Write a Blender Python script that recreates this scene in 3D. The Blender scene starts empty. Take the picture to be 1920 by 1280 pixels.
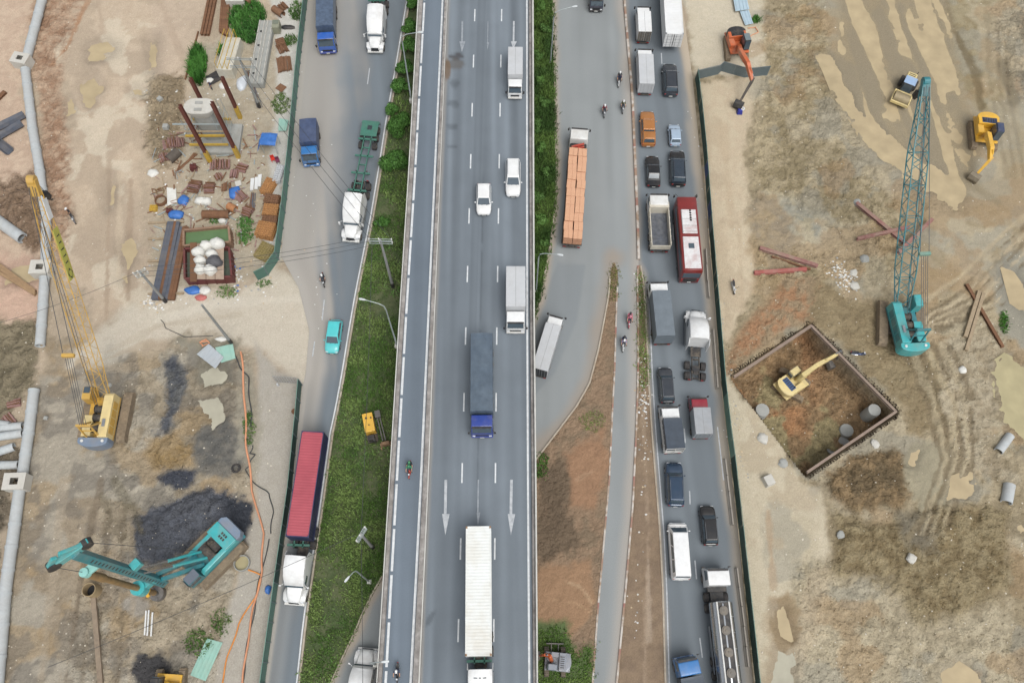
import bpy, bmesh, math, random
import numpy as np
from mathutils import Vector, Matrix
random.seed(7)
rad = math.radians
scene = bpy.context.scene
COL = scene.collection

# ---------------------------------------------------------------- camera, sky, sun, exposure
FPX = 1567.0                       # focal length in pixels of the 1920 px wide photograph
TILT = math.atan(660 / FPX)        # camera axis against the plumb line
ROLL = math.asin(16 / 660)
CAMZ = 92.0
_F = Vector((0, math.sin(TILT), -math.cos(TILT)))
_R0 = Vector((1, 0, 0)); _U0 = Vector((0, math.cos(TILT), math.sin(TILT)))
_R = math.cos(ROLL) * _R0 + math.sin(ROLL) * _U0
_U = -math.sin(ROLL) * _R0 + math.cos(ROLL) * _U0
CAM = Vector((0, 0, CAMZ))
cam = bpy.data.cameras.new('camera'); camo = bpy.data.objects.new('camera', cam)
COL.objects.link(camo); scene.camera = camo
cam.sensor_width = 36; cam.lens = 36 * FPX / 1920; cam.clip_start = 1; cam.clip_end = 6000
_B = -_F
camo.matrix_world = Matrix(((_R.x, _U.x, _B.x, 0), (_R.y, _U.y, _B.y, 0), (_R.z, _U.z, _B.z, CAMZ), (0, 0, 0, 1)))

world = bpy.data.worlds.new('World'); scene.world = world; world.use_nodes = True
wn = world.node_tree.nodes; wl = world.node_tree.links
for n in list(wn): wn.remove(n)
SUN_EL, SUN_AZ = rad(62), rad(150)
sky = wn.new('ShaderNodeTexSky'); sky.sky_type = 'NISHITA'; sky.sun_disc = False
sky.sun_elevation = SUN_EL; sky.sun_rotation = SUN_AZ
sky.air_density = 1.0; sky.dust_density = 4.0; sky.ozone_density = 1.0
hs = wn.new('ShaderNodeHueSaturation'); hs.inputs['Saturation'].default_value = 0.18
bg = wn.new('ShaderNodeBackground'); bg.inputs['Strength'].default_value = 0.135
wo = wn.new('ShaderNodeOutputWorld')
wl.new(sky.outputs[0], hs.inputs['Color']); wl.new(hs.outputs[0], bg.inputs['Color']); wl.new(bg.outputs[0], wo.inputs[0])
sun = bpy.data.lights.new('sun', 'SUN'); sun.energy = 1.35; sun.angle = rad(36); sun.color = (1.0, 0.97, 0.93)
suno = bpy.data.objects.new('sun', sun); COL.objects.link(suno)
_sd = Vector((math.sin(SUN_AZ) * math.cos(SUN_EL), math.cos(SUN_AZ) * math.cos(SUN_EL), math.sin(SUN_EL)))
suno.rotation_euler = _sd.to_track_quat('Z', 'Y').to_euler(); suno.location = (0, 0, 150)
vs = scene.view_settings
vs.view_transform = 'Standard'; vs.look = 'None'; vs.gamma = 1; vs.use_curve_mapping = False
vs.exposure = 0.27
scene.render.engine = 'CYCLES'

# ---------------------------------------------------------------- pixel -> place
def P(px, py, z=0.0):
    d = _F + _R * ((px - 960) / FPX) - _U * ((py - 640) / FPX)
    s = (z - CAMZ) / d.z
    return CAM + d * s
def PIX(X, Y, Z):                  # numpy arrays -> pixel coordinates
    dx, dy, dz = X, Y, Z - CAMZ
    w = dx * _F.x + dy * _F.y + dz * _F.z
    return (960 + FPX * (dx * _R.x + dy * _R.y + dz * _R.z) / w, 640 - FPX * (dx * _U.x + dy * _U.y + dz * _U.z) / w)
def zabove(base, tpx, tpy):        # height at which a plumb line through base meets the pixel
    best = None
    for i in range(0, 900):
        z = base.z + i * 0.05
        p = P(tpx, tpy, z); d = (p.x - base.x) ** 2 + (p.y - base.y) ** 2
        if best is None or d < best[0]: best = (d, z)
    return best[1]
def span(rear, front, z):          # two pixels at height z -> middle point, heading (local +Y forward), length
    a = P(rear[0], rear[1], z); b = P(front[0], front[1], z); d = b - a
    return (a + b) / 2, math.atan2(-d.x, d.y), d.length
def lin(c): c /= 255.0; return c / 12.92 if c <= 0.04045 else ((c + 0.055) / 1.055) ** 2.4
ALB = 0.80
def S(r, g, b, k=1.0): return (min(lin(r) * ALB * k, .82), min(lin(g) * ALB * k, .82), min(lin(b) * ALB * k, .82), 1)

# ---------------------------------------------------------------- numpy noise
_rng = np.random.RandomState(11)
_tab = _rng.rand(16, 256, 256)
def vnoise(x, y, sc, seed=0):
    x = x / sc + 31.7 * seed; y = y / sc + 17.3 * seed
    xi = np.floor(x).astype(int); yi = np.floor(y).astype(int)
    fx = x - xi; fy = y - yi
    fx = fx * fx * (3 - 2 * fx); fy = fy * fy * (3 - 2 * fy)
    t = _tab[seed % 16]; xa = xi % 256; ya = yi % 256; xb = (xi + 1) % 256; yb = (yi + 1) % 256
    return (t[xa, ya] * (1 - fx) + t[xb, ya] * fx) * (1 - fy) + (t[xa, yb] * (1 - fx) + t[xb, yb] * fx) * fy
def fbm(x, y, sc, seed=0, oc=4, gain=.5):
    r = 0; a = 1; n = 0
    for i in range(oc):
        r = r + a * vnoise(x + 3.1 * i, y - 5.7 * i, sc, seed + i); n += a; a *= gain; sc *= .5
    return r / n
def sdist(px, py, poly):           # signed distance in pixels, positive inside
    poly = np.asarray(poly, float); n = len(poly)
    best = np.full(px.shape, 1e18); ins = np.zeros(px.shape, bool)
    for i in range(n):
        x1, y1 = poly[i]; x2, y2 = poly[(i + 1) % n]
        ex, ey = x2 - x1, y2 - y1; L = ex * ex + ey * ey + 1e-9
        t = np.clip(((px - x1) * ex + (py - y1) * ey) / L, 0, 1)
        best = np.minimum(best, (px - x1 - t * ex) ** 2 + (py - y1 - t * ey) ** 2)
        if y1 != y2:
            c = ((y1 > py) != (y2 > py)) & (px < (x2 - x1) * (py - y1) / (y2 - y1) + x1)
            ins ^= c
    d = np.sqrt(best)
    return np.where(ins, d, -d)
def pdist(px, py, line):           # distance to a polyline
    best = np.full(px.shape, 1e18)
    for (x1, y1), (x2, y2) in zip(line[:-1], line[1:]):
        ex, ey = x2 - x1, y2 - y1; L = ex * ex + ey * ey + 1e-9
        t = np.clip(((px - x1) * ex + (py - y1) * ey) / L, 0, 1)
        best = np.minimum(best, (px - x1 - t * ex) ** 2 + (py - y1 - t * ey) ** 2)
    return np.sqrt(best)
def sstep(a, b, x):
    t = np.clip((x - a) / (b - a), 0, 1); return t * t * (3 - 2 * t)
def itp(poly, y):                  # polyline given by rows of (x, y) with rising y -> x at y
    ys = [p[1] for p in poly]; xs = [p[0] for p in poly]
    if isinstance(y, np.ndarray) or not (y < ys[0] or y > ys[-1]): return np.interp(y, ys, xs)
    i = 0 if y < ys[0] else len(ys) - 2
    return xs[i] + (xs[i + 1] - xs[i]) * (y - ys[i]) / (ys[i + 1] - ys[i])

# ---------------------------------------------------------------- materials
def newmat(name):
    m = bpy.data.materials.new(name); m.use_nodes = True
    nt = m.node_tree; b = nt.nodes['Principled BSDF']
    return m, nt, b
_mats = {}
def mat(name, col, rough=.6, metal=0.0, var=.12, sc=2.0, bump=0.0, dirt=0.0, dcol=None, coat=0.0, spec=.5, bsc=None):
    """painted / bare surface with colour variation, grime and fine relief"""
    if name in _mats: return _mats[name]
    m, nt, b = newmat(name); N = nt.nodes; L = nt.links
    tc = N.new('ShaderNodeTexCoord')
    no = N.new('ShaderNodeTexNoise'); no.inputs['Scale'].default_value = sc; no.inputs['Detail'].default_value = 5; no.inputs['Roughness'].default_value = .65
    L.new(tc.outputs['Object'], no.inputs['Vector'])
    mr = N.new('ShaderNodeMapRange'); mr.inputs[1].default_value = .3; mr.inputs[2].default_value = .7
    mr.inputs[3].default_value = 1 - var; mr.inputs[4].default_value = 1 + var
    L.new(no.outputs['Fac'], mr.inputs[0])
    mx = N.new('ShaderNodeMix'); mx.data_type = 'RGBA'; mx.blend_type = 'MULTIPLY'; mx.inputs[0].default_value = 1
    mx.inputs[6].default_value = col; L.new(mr.outputs[0], mx.inputs[7])
    out = mx.outputs[2]
    if dirt:
        n2 = N.new('ShaderNodeTexNoise'); n2.inputs['Scale'].default_value = sc * .45; n2.inputs['Detail'].default_value = 6; n2.inputs['Roughness'].default_value = .7
        L.new(tc.outputs['Object'], n2.inputs['Vector'])
        r2 = N.new('ShaderNodeMapRange'); r2.inputs[1].default_value = .42; r2.inputs[2].default_value = .72; r2.inputs[3].default_value = 0; r2.inputs[4].default_value = dirt
        L.new(n2.outputs['Fac'], r2.inputs[0])
        m2 = N.new('ShaderNodeMix'); m2.data_type = 'RGBA'; L.new(r2.outputs[0], m2.inputs[0]); L.new(out, m2.inputs[6])
        m2.inputs[7].default_value = dcol or S(165, 150, 128); out = m2.outputs[2]
    L.new(out, b.inputs['Base Color'])
    b.inputs['Roughness'].default_value = rough; b.inputs['Metallic'].default_value = metal
    b.inputs['Coat Weight'].default_value = coat; b.inputs['Coat Roughness'].default_value = .08
    b.inputs['Specular IOR Level'].default_value = spec
    if bump:
        bn = N.new('ShaderNodeTexNoise'); bn.inputs['Scale'].default_value = bsc or sc * 6; bn.inputs['Detail'].default_value = 4
        L.new(tc.outputs['Object'], bn.inputs['Vector'])
        bp = N.new('ShaderNodeBump'); bp.inputs['Strength'].default_value = bump; bp.inputs['Distance'].default_value = .05
        L.new(bn.outputs['Fac'], bp.inputs['Height']); L.new(bp.outputs[0], b.inputs['Normal'])
    _mats[name] = m
    return m
def vcmat(name, rough=.9, fine=6.0, amp=.2, bump=.4, bd=.06, spec=.3, wet=False, amp2=.0, fine2=28.0):
    """colour from the vertex colours of the sheet, times fine grain"""
    m, nt, b = newmat(name); N = nt.nodes; L = nt.links
    at = N.new('ShaderNodeAttribute'); at.attribute_name = 'Col'
    tc = N.new('ShaderNodeTexCoord')
    no = N.new('ShaderNodeTexNoise'); no.inputs['Scale'].default_value = fine; no.inputs['Detail'].default_value = 6; no.inputs['Roughness'].default_value = .7
    L.new(tc.outputs['Object'], no.inputs['Vector'])
    mr = N.new('ShaderNodeMapRange'); mr.inputs[1].default_value = .25; mr.inputs[2].default_value = .75; mr.inputs[3].default_value = 1 - amp; mr.inputs[4].default_value = 1 + amp
    L.new(no.outputs['Fac'], mr.inputs[0])
    nf = N.new('ShaderNodeTexNoise'); nf.inputs['Scale'].default_value = fine * 3.7; nf.inputs['Detail'].default_value = 3; L.new(tc.outputs['Object'], nf.inputs['Vector'])
    mf = N.new('ShaderNodeMapRange'); mf.inputs[1].default_value = .3; mf.inputs[2].default_value = .7; mf.inputs[3].default_value = 1 - amp * .8; mf.inputs[4].default_value = 1 + amp * .8; L.new(nf.outputs['Fac'], mf.inputs[0])
    mm = N.new('ShaderNodeMath'); mm.operation = 'MULTIPLY'; L.new(mr.outputs[0], mm.inputs[0]); L.new(mf.outputs[0], mm.inputs[1])
    mx = N.new('ShaderNodeMix'); mx.data_type = 'RGBA'; mx.blend_type = 'MULTIPLY'; mx.inputs[0].default_value = 1
    L.new(at.outputs['Color'], mx.inputs[6]); L.new(mm.outputs[0], mx.inputs[7])
    L.new(mx.outputs[2], b.inputs['Base Color'])
    b.inputs['Specular IOR Level'].default_value = spec
    if wet:
        r = N.new('ShaderNodeMapRange'); r.inputs[3].default_value = rough; r.inputs[4].default_value = .35
        L.new(at.outputs['Alpha'], r.inputs[0]); L.new(r.outputs[0], b.inputs['Roughness'])
    else: b.inputs['Roughness'].default_value = rough
    bp = N.new('ShaderNodeBump'); bp.inputs['Strength'].default_value = bump; bp.inputs['Distance'].default_value = bd
    L.new(no.outputs['Fac'], bp.inputs['Height']); L.new(bp.outputs[0], b.inputs['Normal'])
    if wet:      # lumpy clay: round lumps parted by sharp creases
        vo = N.new('ShaderNodeTexVoronoi'); vo.feature = 'F1'; vo.inputs['Scale'].default_value = 2.6; vo.inputs['Detail'].default_value = 1
        wn_ = N.new('ShaderNodeTexNoise'); wn_.inputs['Scale'].default_value = 1.7; wn_.inputs['Detail'].default_value = 3; L.new(tc.outputs['Object'], wn_.inputs['Vector'])
        va = N.new('ShaderNodeMix'); va.data_type = 'VECTOR'; va.inputs[0].default_value = .35; L.new(tc.outputs['Object'], va.inputs[4]); L.new(wn_.outputs['Color'], va.inputs[5]); L.new(va.outputs[1], vo.inputs['Vector'])
        a2 = N.new('ShaderNodeAttribute'); a2.attribute_name = 'Clod'; ms = N.new('ShaderNodeMath'); ms.operation = 'MULTIPLY'; ms.inputs[1].default_value = 1.6; ms.use_clamp = True; L.new(a2.outputs['Fac'], ms.inputs[0])
        b2 = N.new('ShaderNodeBump'); b2.invert = True; b2.inputs['Distance'].default_value = .36; L.new(ms.outputs[0], b2.inputs['Strength']); L.new(vo.outputs['Distance'], b2.inputs['Height']); L.new(bp.outputs[0], b2.inputs['Normal']); L.new(b2.outputs[0], b.inputs['Normal'])
    return m

# ---------------------------------------------------------------- mesh builder
class MB:
    def __init__(s): s.v = []; s.f = []; s.m = []
    def add(s, vs, fs, mi=0):
        o = len(s.v); s.v += [tuple(v) for v in vs]
        for f in fs: s.f.append([i + o for i in f]); s.m.append(mi)
        return s
    def box(s, cx, cy, cz, sx, sy, sz, mi=0, tx=1, ty=1, rz=0, off=(0, 0)):
        """centre, full sizes; top scaled by tx, ty and shifted by off"""
        hx, hy, hz = sx / 2, sy / 2, sz / 2
        vs = [(-hx, -hy, -hz), (hx, -hy, -hz), (hx, hy, -hz), (-hx, hy, -hz)] + \
             [(a * hx * tx + off[0], b * hy * ty + off[1], hz) for a, b in ((-1, -1), (1, -1), (1, 1), (-1, 1))]
        c, n = math.cos(rz), math.sin(rz)
        vs = [(cx + x * c - y * n, cy + x * n + y * c, cz + z) for x, y, z in vs]
        return s.add(vs, [(3, 2, 1, 0), (4, 5, 6, 7), (0, 1, 5, 4), (1, 2, 6, 5), (2, 3, 7, 6), (3, 0, 4, 7)], mi)
    def tube(s, p0, p1, r0, r1=None, n=8, mi=0, caps=True, ri=None):
        p0 = Vector(p0); p1 = Vector(p1); r1 = r0 if r1 is None else r1
        d = (p1 - p0)
        if d.length < 1e-6: return s
        d.normalize()
        a = d.cross(Vector((0, 0, 1)) if abs(d.z) < .9 else Vector((1, 0, 0))).normalized(); b = d.cross(a)
        def ring(p, r): return [p + a * (r * math.cos(2 * math.pi * i / n)) + b * (r * math.sin(2 * math.pi * i / n)) for i in range(n)]
        if ri is None:
            vs = ring(p0, r0) + ring(p1, r1)
            fs = [(i, (i + 1) % n, n + (i + 1) % n, n + i) for i in range(n)]
            if caps: fs += [tuple(range(n - 1, -1, -1)), tuple(range(n, 2 * n))]
        else:
            vs = ring(p0, r0) + ring(p1, r1) + ring(p0, ri) + ring(p1, ri)
            fs = []
            for i in range(n):
                j = (i + 1) % n
                fs += [(i, j, n + j, n + i), (2 * n + j, 2 * n + i, 3 * n + i, 3 * n + j), (j, i, 2 * n + i, 2 * n + j), (n + i, n + j, 3 * n + j, 3 * n + i)]
        return s.add(vs, fs, mi)
    def path(s, pts, r, n=6, mi=0):
        """round bar along points, one continuous skin"""
        pts = [Vector(p) for p in pts]; rings = []
        for i, p in enumerate(pts):
            d = (pts[min(i + 1, len(pts) - 1)] - pts[max(i - 1, 0)]).normalized()
            a = d.cross(Vector((0, 0, 1)) if abs(d.z) < .95 else Vector((1, 0, 0))).normalized(); b = d.cross(a)
            rr = r[i] if isinstance(r, (list, tuple)) else r
            rings.append([p + a * (rr * math.cos(2 * math.pi * k / n)) + b * (rr * math.sin(2 * math.pi * k / n)) for k in range(n)])
        return s.loft(rings, mi)
    def loft(s, rings, mi=0, caps=True):
        n = len(rings[0]); vs = [p for r in rings for p in r]; fs = []
        for k in range(len(rings) - 1):
            for i in range(n):
                j = (i + 1) % n
                fs.append((k * n + i, k * n + j, (k + 1) * n + j, (k + 1) * n + i))
        if caps: fs += [tuple(range(n - 1, -1, -1)), tuple(range((len(rings) - 1) * n, len(rings) * n))]
        return s.add(vs, fs, mi)
    def prism(s, pts, h0, h1, mi=0, axis='z'):
        """outline extruded: axis z -> pts are (x, y); axis x -> pts are (y, z) and h is x"""
        if axis == 'z': r = [[(x, y, h) for x, y in pts] for h in (h0, h1)]
        elif axis == 'x': r = [[(h, y, z) for y, z in pts] for h in (h0, h1)]
        else: r = [[(x, h, z) for x, z in pts] for h in (h0, h1)]
        return s.loft(r, mi)
    def bar(s, p0, p1, w, h=None, mi=0, up=(0, 0, 1)):
        """square bar between two points"""
        h = w if h is None else h
        p0 = Vector(p0); p1 = Vector(p1); d = (p1 - p0).normalized(); u = Vector(up)
        if abs(d.dot(u)) > .98: u = Vector((0, 1, 0))
        a = d.cross(u).normalized(); b = a.cross(d)
        r = [[p + a * (sx * w / 2) + b * (sz * h / 2) for sx, sz in ((-1, -1), (1, -1), (1, 1), (-1, 1))] for p in (p0, p1)]
        return s.loft(r, mi)
    def lathe(s, prof, n=12, mi=0, at=(0, 0, 0)):
        rings = [[(at[0] + r * math.cos(2 * math.pi * i / n), at[1] + r * math.sin(2 * math.pi * i / n), at[2] + z) for i in range(n)] for r, z in prof]
        return s.loft(rings, mi)
    def ibeam(s, p0, p1, w, h, t=.03, mi=0, roll=0):
        p0 = Vector(p0); p1 = Vector(p1); d = (p1 - p0).normalized()
        u = Vector((0, 0, 1)) if abs(d.z) < .95 else Vector((0, 1, 0))
        a = d.cross(u).normalized(); b = a.cross(d)
        if roll: a, b = a * math.cos(roll) + b * math.sin(roll), b * math.cos(roll) - a * math.sin(roll)
        W, H = w / 2, h / 2
        o = [(-W, -H), (W, -H), (W, -H + t), (t / 2, -H + t), (t / 2, H - t), (W, H - t), (W, H), (-W, H), (-W, H - t), (-t / 2, H - t), (-t / 2, -H + t), (-W, -H + t)]
        vs = [p + a * x + b * y for p in (p0, p1) for x, y in o]
        fs = [(i, (i + 1) % 12, 12 + (i + 1) % 12, 12 + i) for i in range(12)]
        for k, fl in ((0, 1), (12, 0)):
            for q in ((0, 1, 2, 11), (6, 7, 8, 5), (10, 3, 4, 9)):
                q = [i + k for i in q]; fs.append(tuple(q[::-1] if fl else q))
        return s.add(vs, fs, mi)
    def mesh(s, name, smooth=0, bevel=0, seg=1):
        me = bpy.data.meshes.new(name); me.from_pydata(s.v, [], s.f)
        me.polygons.foreach_set('material_index', s.m)
        bm = bmesh.new(); bm.from_mesh(me)
        bmesh.ops.recalc_face_normals(bm, faces=bm.faces)
        if bevel:
            es = [e for e in bm.edges if e.is_manifold and e.calc_face_angle(0) > .5]
            bmesh.ops.bevel(bm, geom=es, offset=bevel, segments=seg, affect='EDGES', clamp_overlap=True, profile=.6)
        bm.to_mesh(me); bm.free()
        if smooth:
            me.polygons.foreach_set('use_smooth', [True] * len(me.polygons)); me.set_sharp_from_angle(angle=rad(smooth))
        return me
    def build(s, name, mats, parent=None, smooth=0, bevel=0, seg=1, loc=None, rz=None):
        return link(name, s.mesh(name, smooth, bevel, seg), mats, parent, loc, rz)
def link(name, me, mats, parent=None, loc=None, rz=None):
    if mats is not None:
        if not isinstance(mats, (list, tuple)): mats = [mats]
        if len(me.materials) == 0:
            for m in mats: me.materials.append(m)
            o = bpy.data.objects.new(name, me)
        else:
            o = bpy.data.objects.new(name, me)
            for i, m in enumerate(mats):
                if me.materials[i] != m: o.material_slots[i].link = 'OBJECT'; o.material_slots[i].material = m
    else: o = bpy.data.objects.new(name, me)
    COL.objects.link(o)
    if parent is not None: o.parent = parent
    if loc is not None: o.location = loc
    if rz is not None: o.rotation_euler = (0, 0, rz)
    return o
def tag(o, label, cat, group=None):
    o['label'] = label; o['category'] = cat
    if group: o['group'] = group
    return o
def thing(name, label, cat, loc=(0, 0, 0), rz=0, group=None):
    o = bpy.data.objects.new(name, None); COL.objects.link(o); o.empty_display_size = .3
    o.location = loc; o.rotation_euler = (0, 0, rz)
    return tag(o, label, cat, group)
def struct(o, kind='structure'): o['kind'] = kind; return o
def colmesh(name, V, F, C, m, kind='structure'):
    me = bpy.data.meshes.new(name)
    V = np.asarray(V, np.float32); F = np.asarray(F, np.int32)
    me.vertices.add(len(V)); me.vertices.foreach_set('co', V.ravel())
    me.loops.add(F.size); me.loops.foreach_set('vertex_index', F.ravel())
    k = F.shape[1]
    me.polygons.add(len(F)); me.polygons.foreach_set('loop_start', np.arange(0, F.size, k, dtype=np.int32)); me.polygons.foreach_set('loop_total', np.full(len(F), k, np.int32))
    me.polygons.foreach_set('use_smooth', np.ones(len(F), bool))
    me.update(calc_edges=True)
    if C is not None:
        a = me.color_attributes.new('Col', 'FLOAT_COLOR', 'POINT'); a.data.foreach_set('color', np.asarray(C, np.float32).ravel())
    me.materials.append(m)
    o = bpy.data.objects.new(name, me); COL.objects.link(o); o['kind'] = kind
    return o
def gridfaces(nr, nc):
    i = np.arange(nr - 1)[:, None] * nc + np.arange(nc - 1)[None, :]
    return np.stack([i, i + 1, i + nc + 1, i + nc], -1).reshape(-1, 4)
# ================================================================ GROUND
# outlines below are pixel outlines on the ground plane, turned into places with P()
LR_R = [(790,-140),(767,0),(745,130),(727,230),(714,315),(700,400),(690,450),(680,500),(670,550),(657,625),(645,700),(632,770),(623,810),(604,950),(589,1047),(572,1170),(561,1272),(545,1420)]
LR_L = [(592,-140),(577,0),(563,120),(546,300),(535,400),(527,480),(560,540),(580,620),(573,700),(567,725),(560,790),(547,920),(527,1060),(497,1280),(478,1420)]
UP_L = [(1034,-140),(1037,0),(1040,120),(1042,250),(1044,330),(1041,400),(1031,470),(1014,560),(985,640),(720,1078),(690,1130),(665,1190),(640,1240),(618,1290),(570,1420)]
I1_L = [(1151,484),(1143,510),(1140,555),(1128,620),(1120,660),(1104,720),(1080,762),(1040,815),(1007,858),(900,1010),(740,1280),(650,1420)]
I1_R = [(1151,484),(1160,510),(1157,560),(1153,700),(1150,750),(1143,900),(1130,1050),(1121,1150),(1112,1280),(1100,1420)]
KB = [(1162,-140),(1170,0),(1178,100),(1185,180),(1190,300),(1195,420),(1197,488)]
I2_L = [(1197,488),(1193,510),(1195,600),(1195,700),(1192,800),(1185,950),(1172,1100),(1155,1280),(1140,1420)]
I2_R = [(1197,488),(1206,510),(1212,600),(1216,700),(1222,800),(1230,900),(1238,1000),(1243,1100),(1248,1280),(1254,1420)]
RR_R = [(1262,-140),(1278,0),(1299,150),(1312,280),(1326,420),(1340,560),(1352,720),(1366,840),(1380,960),(1396,1120),(1412,1280),(1425,1420)]
RF = [(1303,148),(1310,200),(1319,290),(1330,440),(1337,520),(1345,620),(1353,720),(1362,800),(1370,860),(1385,990),(1400,1130),(1416,1280),(1424,1360)]
PIT = [(1520,606),(1686,774),(1512,893),(1369,706)]

STEP = .22
fx = np.arange(-86, 86.01, STEP); fy = np.arange(-9, 104.01, STEP)
out = np.array([2, 5, 10, 20, 40, 80, 160, 320, 700, 1500.])
gx = np.concatenate([fx[0] - out[::-1], fx, fx[-1] + out]); gy = np.concatenate([fy[0] - out[::-1], fy, fy[-1] + out])
GX, GY = np.meshgrid(gx, gy); shp = GX.shape
X = GX.ravel(); Y = GY.ravel()
# pixel coordinates of every ground point; far points get a plain clamp
Yc = np.clip(Y, -60, 200)
PX, PY = PIX(np.clip(X, -200, 200), Yc, np.zeros_like(X))
n1 = fbm(X, Y, 5, 1, 5); n2 = fbm(X, Y, 1.6, 4, 4, .6); n3 = fbm(X, Y, .7, 7, 3, .7); n4 = fbm(X, Y, 14, 2, 3); n5 = vnoise(X, Y, .45, 9)
wob = (n1 - .5) * 44 + (n2 - .5) * 30 + (n3 - .5) * 20
H = (n1 - .5) * .12 + .05
C = np.zeros((len(X), 4)); CL = np.zeros(len(X))    # CL: cloddiness
def sl(c): return np.array(S(*c)[:3])
def blend(a, col, clod=None, wet=None):
    global C, CL
    C[:, :3] = C[:, :3] * (1 - a[:, None]) + a[:, None] * col
    if clod is not None: CL = CL * (1 - a) + a * clod
    if wet is not None: C[:, 3] = C[:, 3] * (1 - a) + a * wet
def zone(poly, c, feather=14, w=1.0, clod=0.0, c2=None, wet=0.0, amt=1.0, up=0.0, edge=None):
    """one kind of soil inside an outline, with a frayed edge"""
    global H
    p = np.array(poly); g = feather + 30
    k = (PX > p[:, 0].min() - g) & (PX < p[:, 0].max() + g) & (PY > p[:, 1].min() - g) & (PY < p[:, 1].max() + g)
    a = np.zeros(len(X)); d = sdist(PX[k], PY[k], poly) + wob[k] * w
    a[k] = sstep(-feather * .5, feather * .5, d) * amt
    cc = sl(c)
    if c2 is not None:
        t = sstep(.4, .62, n2 * .55 + n3 * .45)[:, None]; cc = cc * (1 - t) + sl(c2) * t
    blend(a, cc, clod, wet)
    if up:
        u = np.zeros(len(X)); u[k] = sstep(0, edge or 30, d); H = H + u * up
    return a
def ell(cx, cy, rx, ry, n=14, ph=0):
    return [(cx + rx * math.cos(2 * math.pi * i / n + ph) * (1 + .12 * math.sin(3 * i)), cy + ry * math.sin(2 * math.pi * i / n + ph) * (1 + .1 * math.cos(2.3 * i))) for i in range(n)]
def stroke(line, c, hw, amt=.6, w=.25, dz=0.0):
    global H
    p = np.array(line); g = hw * 2 + 10
    k = (PX > p[:, 0].min() - g) & (PX < p[:, 0].max() + g) & (PY > p[:, 1].min() - g) & (PY < p[:, 1].max() + g)
    a = np.zeros(len(X)); d = pdist(PX[k], PY[k], line) + wob[k] * w
    a[k] = sstep(hw * 1.4, hw * .5, d) * amt * (.5 + .9 * n2[k])
    a = np.clip(a, 0, 1)
    if c is not None: blend(a, sl(c))
    H = H + a * dz

# base soils
def mottle(poly, lo, hi, sc, seed, c, amt):
    k_ = np.zeros(len(X)); p = np.array(poly); b_ = (PX > p[:, 0].min() - 30) & (PX < p[:, 0].max() + 30) & (PY > p[:, 1].min() - 30) & (PY < p[:, 1].max() + 30); k_[b_] = sstep(-14, 14, sdist(PX[b_], PY[b_], poly) + wob[b_]) * sstep(lo, hi, fbm(X[b_], Y[b_], sc, seed, 5)); blend(k_ * amt, sl(c))
blend(np.ones(len(X)), sl((178, 158, 132)), .12)
blend(sstep(.35, .65, n4), sl((188, 166, 138)))
BIG = 4000
zone([(1290,-BIG),(BIG,-BIG),(BIG,BIG),(1290,BIG)], (150, 134, 104), 20, .3, .30, (166, 150, 120))
# ---- left site
zone([(-60,-60),(80,-60),(45,130),(85,420),(70,660),(-60,640)], (205, 176, 148), 20, 1, .10, (190, 160, 134))
zone([(70,-60),(190,-60),(150,60),(122,120),(132,260),(150,420),(120,500),(90,440),(82,300),(58,150),(66,60)], (164, 124, 92), 22, 1, .42, (182, 150, 120))
zone([(170,-60),(300,-60),(290,150),(268,300),(280,560),(180,600),(130,520),(140,260),(120,130)], (202, 178, 150), 22, 1, .04, (192, 168, 140))
zone([(300,-60),(410,-60),(370,130),(330,170),(280,140)], (196, 172, 146), 18, 1, .08)
zone([(-20,350),(40,330),(80,310),(96,380),(100,440),(62,478),(20,440),(-20,430)], (134, 106, 80), 18, 1, .6, (150, 122, 96), up=.5)
zone([(-40,470),(60,480),(85,540),(70,610),(-40,610)], (208, 168, 142), 16, 1, .14, (196, 160, 134))
zone([(-40,600),(72,596),(76,660),(60,720),(20,770),(-40,770)], (122, 110, 84), 18, 1, .5, (140, 126, 98))
zone([(90,640),(240,640),(240,900),(170,1000),(150,1320),(-20,1320),(20,1000),(66,760)], (164, 146, 120), 24, 1, .2, (150, 132, 106))
zone([(-60,840),(30,850),(20,960),(-10,1100),(-60,1100)], (96, 86, 70), 14, 1, .5, (120, 106, 86))
zone([(265,140),(350,140),(345,290),(300,330),(270,290)], (158, 138, 106), 16, 1, .6, (142, 122, 92), up=.35)
zone([(350,90),(440,60),(520,20),(560,100),(545,300),(520,480),(440,560),(300,570),(276,420),(340,330),(350,230)], (184, 170, 146), 16, 1, .16, (172, 156, 130))
zone([(508,-40),(572,-40),(560,110),(545,290),(520,480),(505,470),(500,330),(520,150)], (202, 198, 190), 12, .5, .03, (192, 188, 178))
zone([(262,540),(430,545),(505,505),(575,520),(640,500),(640,640),(575,740),(530,700),(480,655),(380,628),(300,640),(230,672),(150,700),(120,690),(200,610)], (206, 193, 172), 22, .7, .03, (198, 184, 164))
zone([(225,680),(320,640),(390,640),(486,665),(478,800),(462,960),(440,1100),(400,1300),(130,1300),(160,1000),(205,860)], (152, 136, 110), 26, 1.2, .36, (168, 152, 126))
zone([(340,640),(440,650),(440,720),(370,720)], (150, 142, 122), 14, 1, .12, (132, 124, 104))
HR = [(165,-60),(300,-60),(290,150),(268,300),(285,560),(180,600),(130,520),(140,260),(115,130)]; WK = [(100,650),(486,660),(462,960),(400,1300),(-20,1300),(70,760)]
mottle(HR, .52, .60, 6, 2, (180, 158, 132), .7); mottle(HR, .55, .60, 5, 6, (216, 200, 174), .6); mottle(WK, .52, .60, 5, 3, (176, 168, 152), .6); mottle(WK, .54, .62, 4, 7, (166, 136, 88), .55); mottle(WK, .56, .62, 3, 10, (116, 108, 98), .55)
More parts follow.
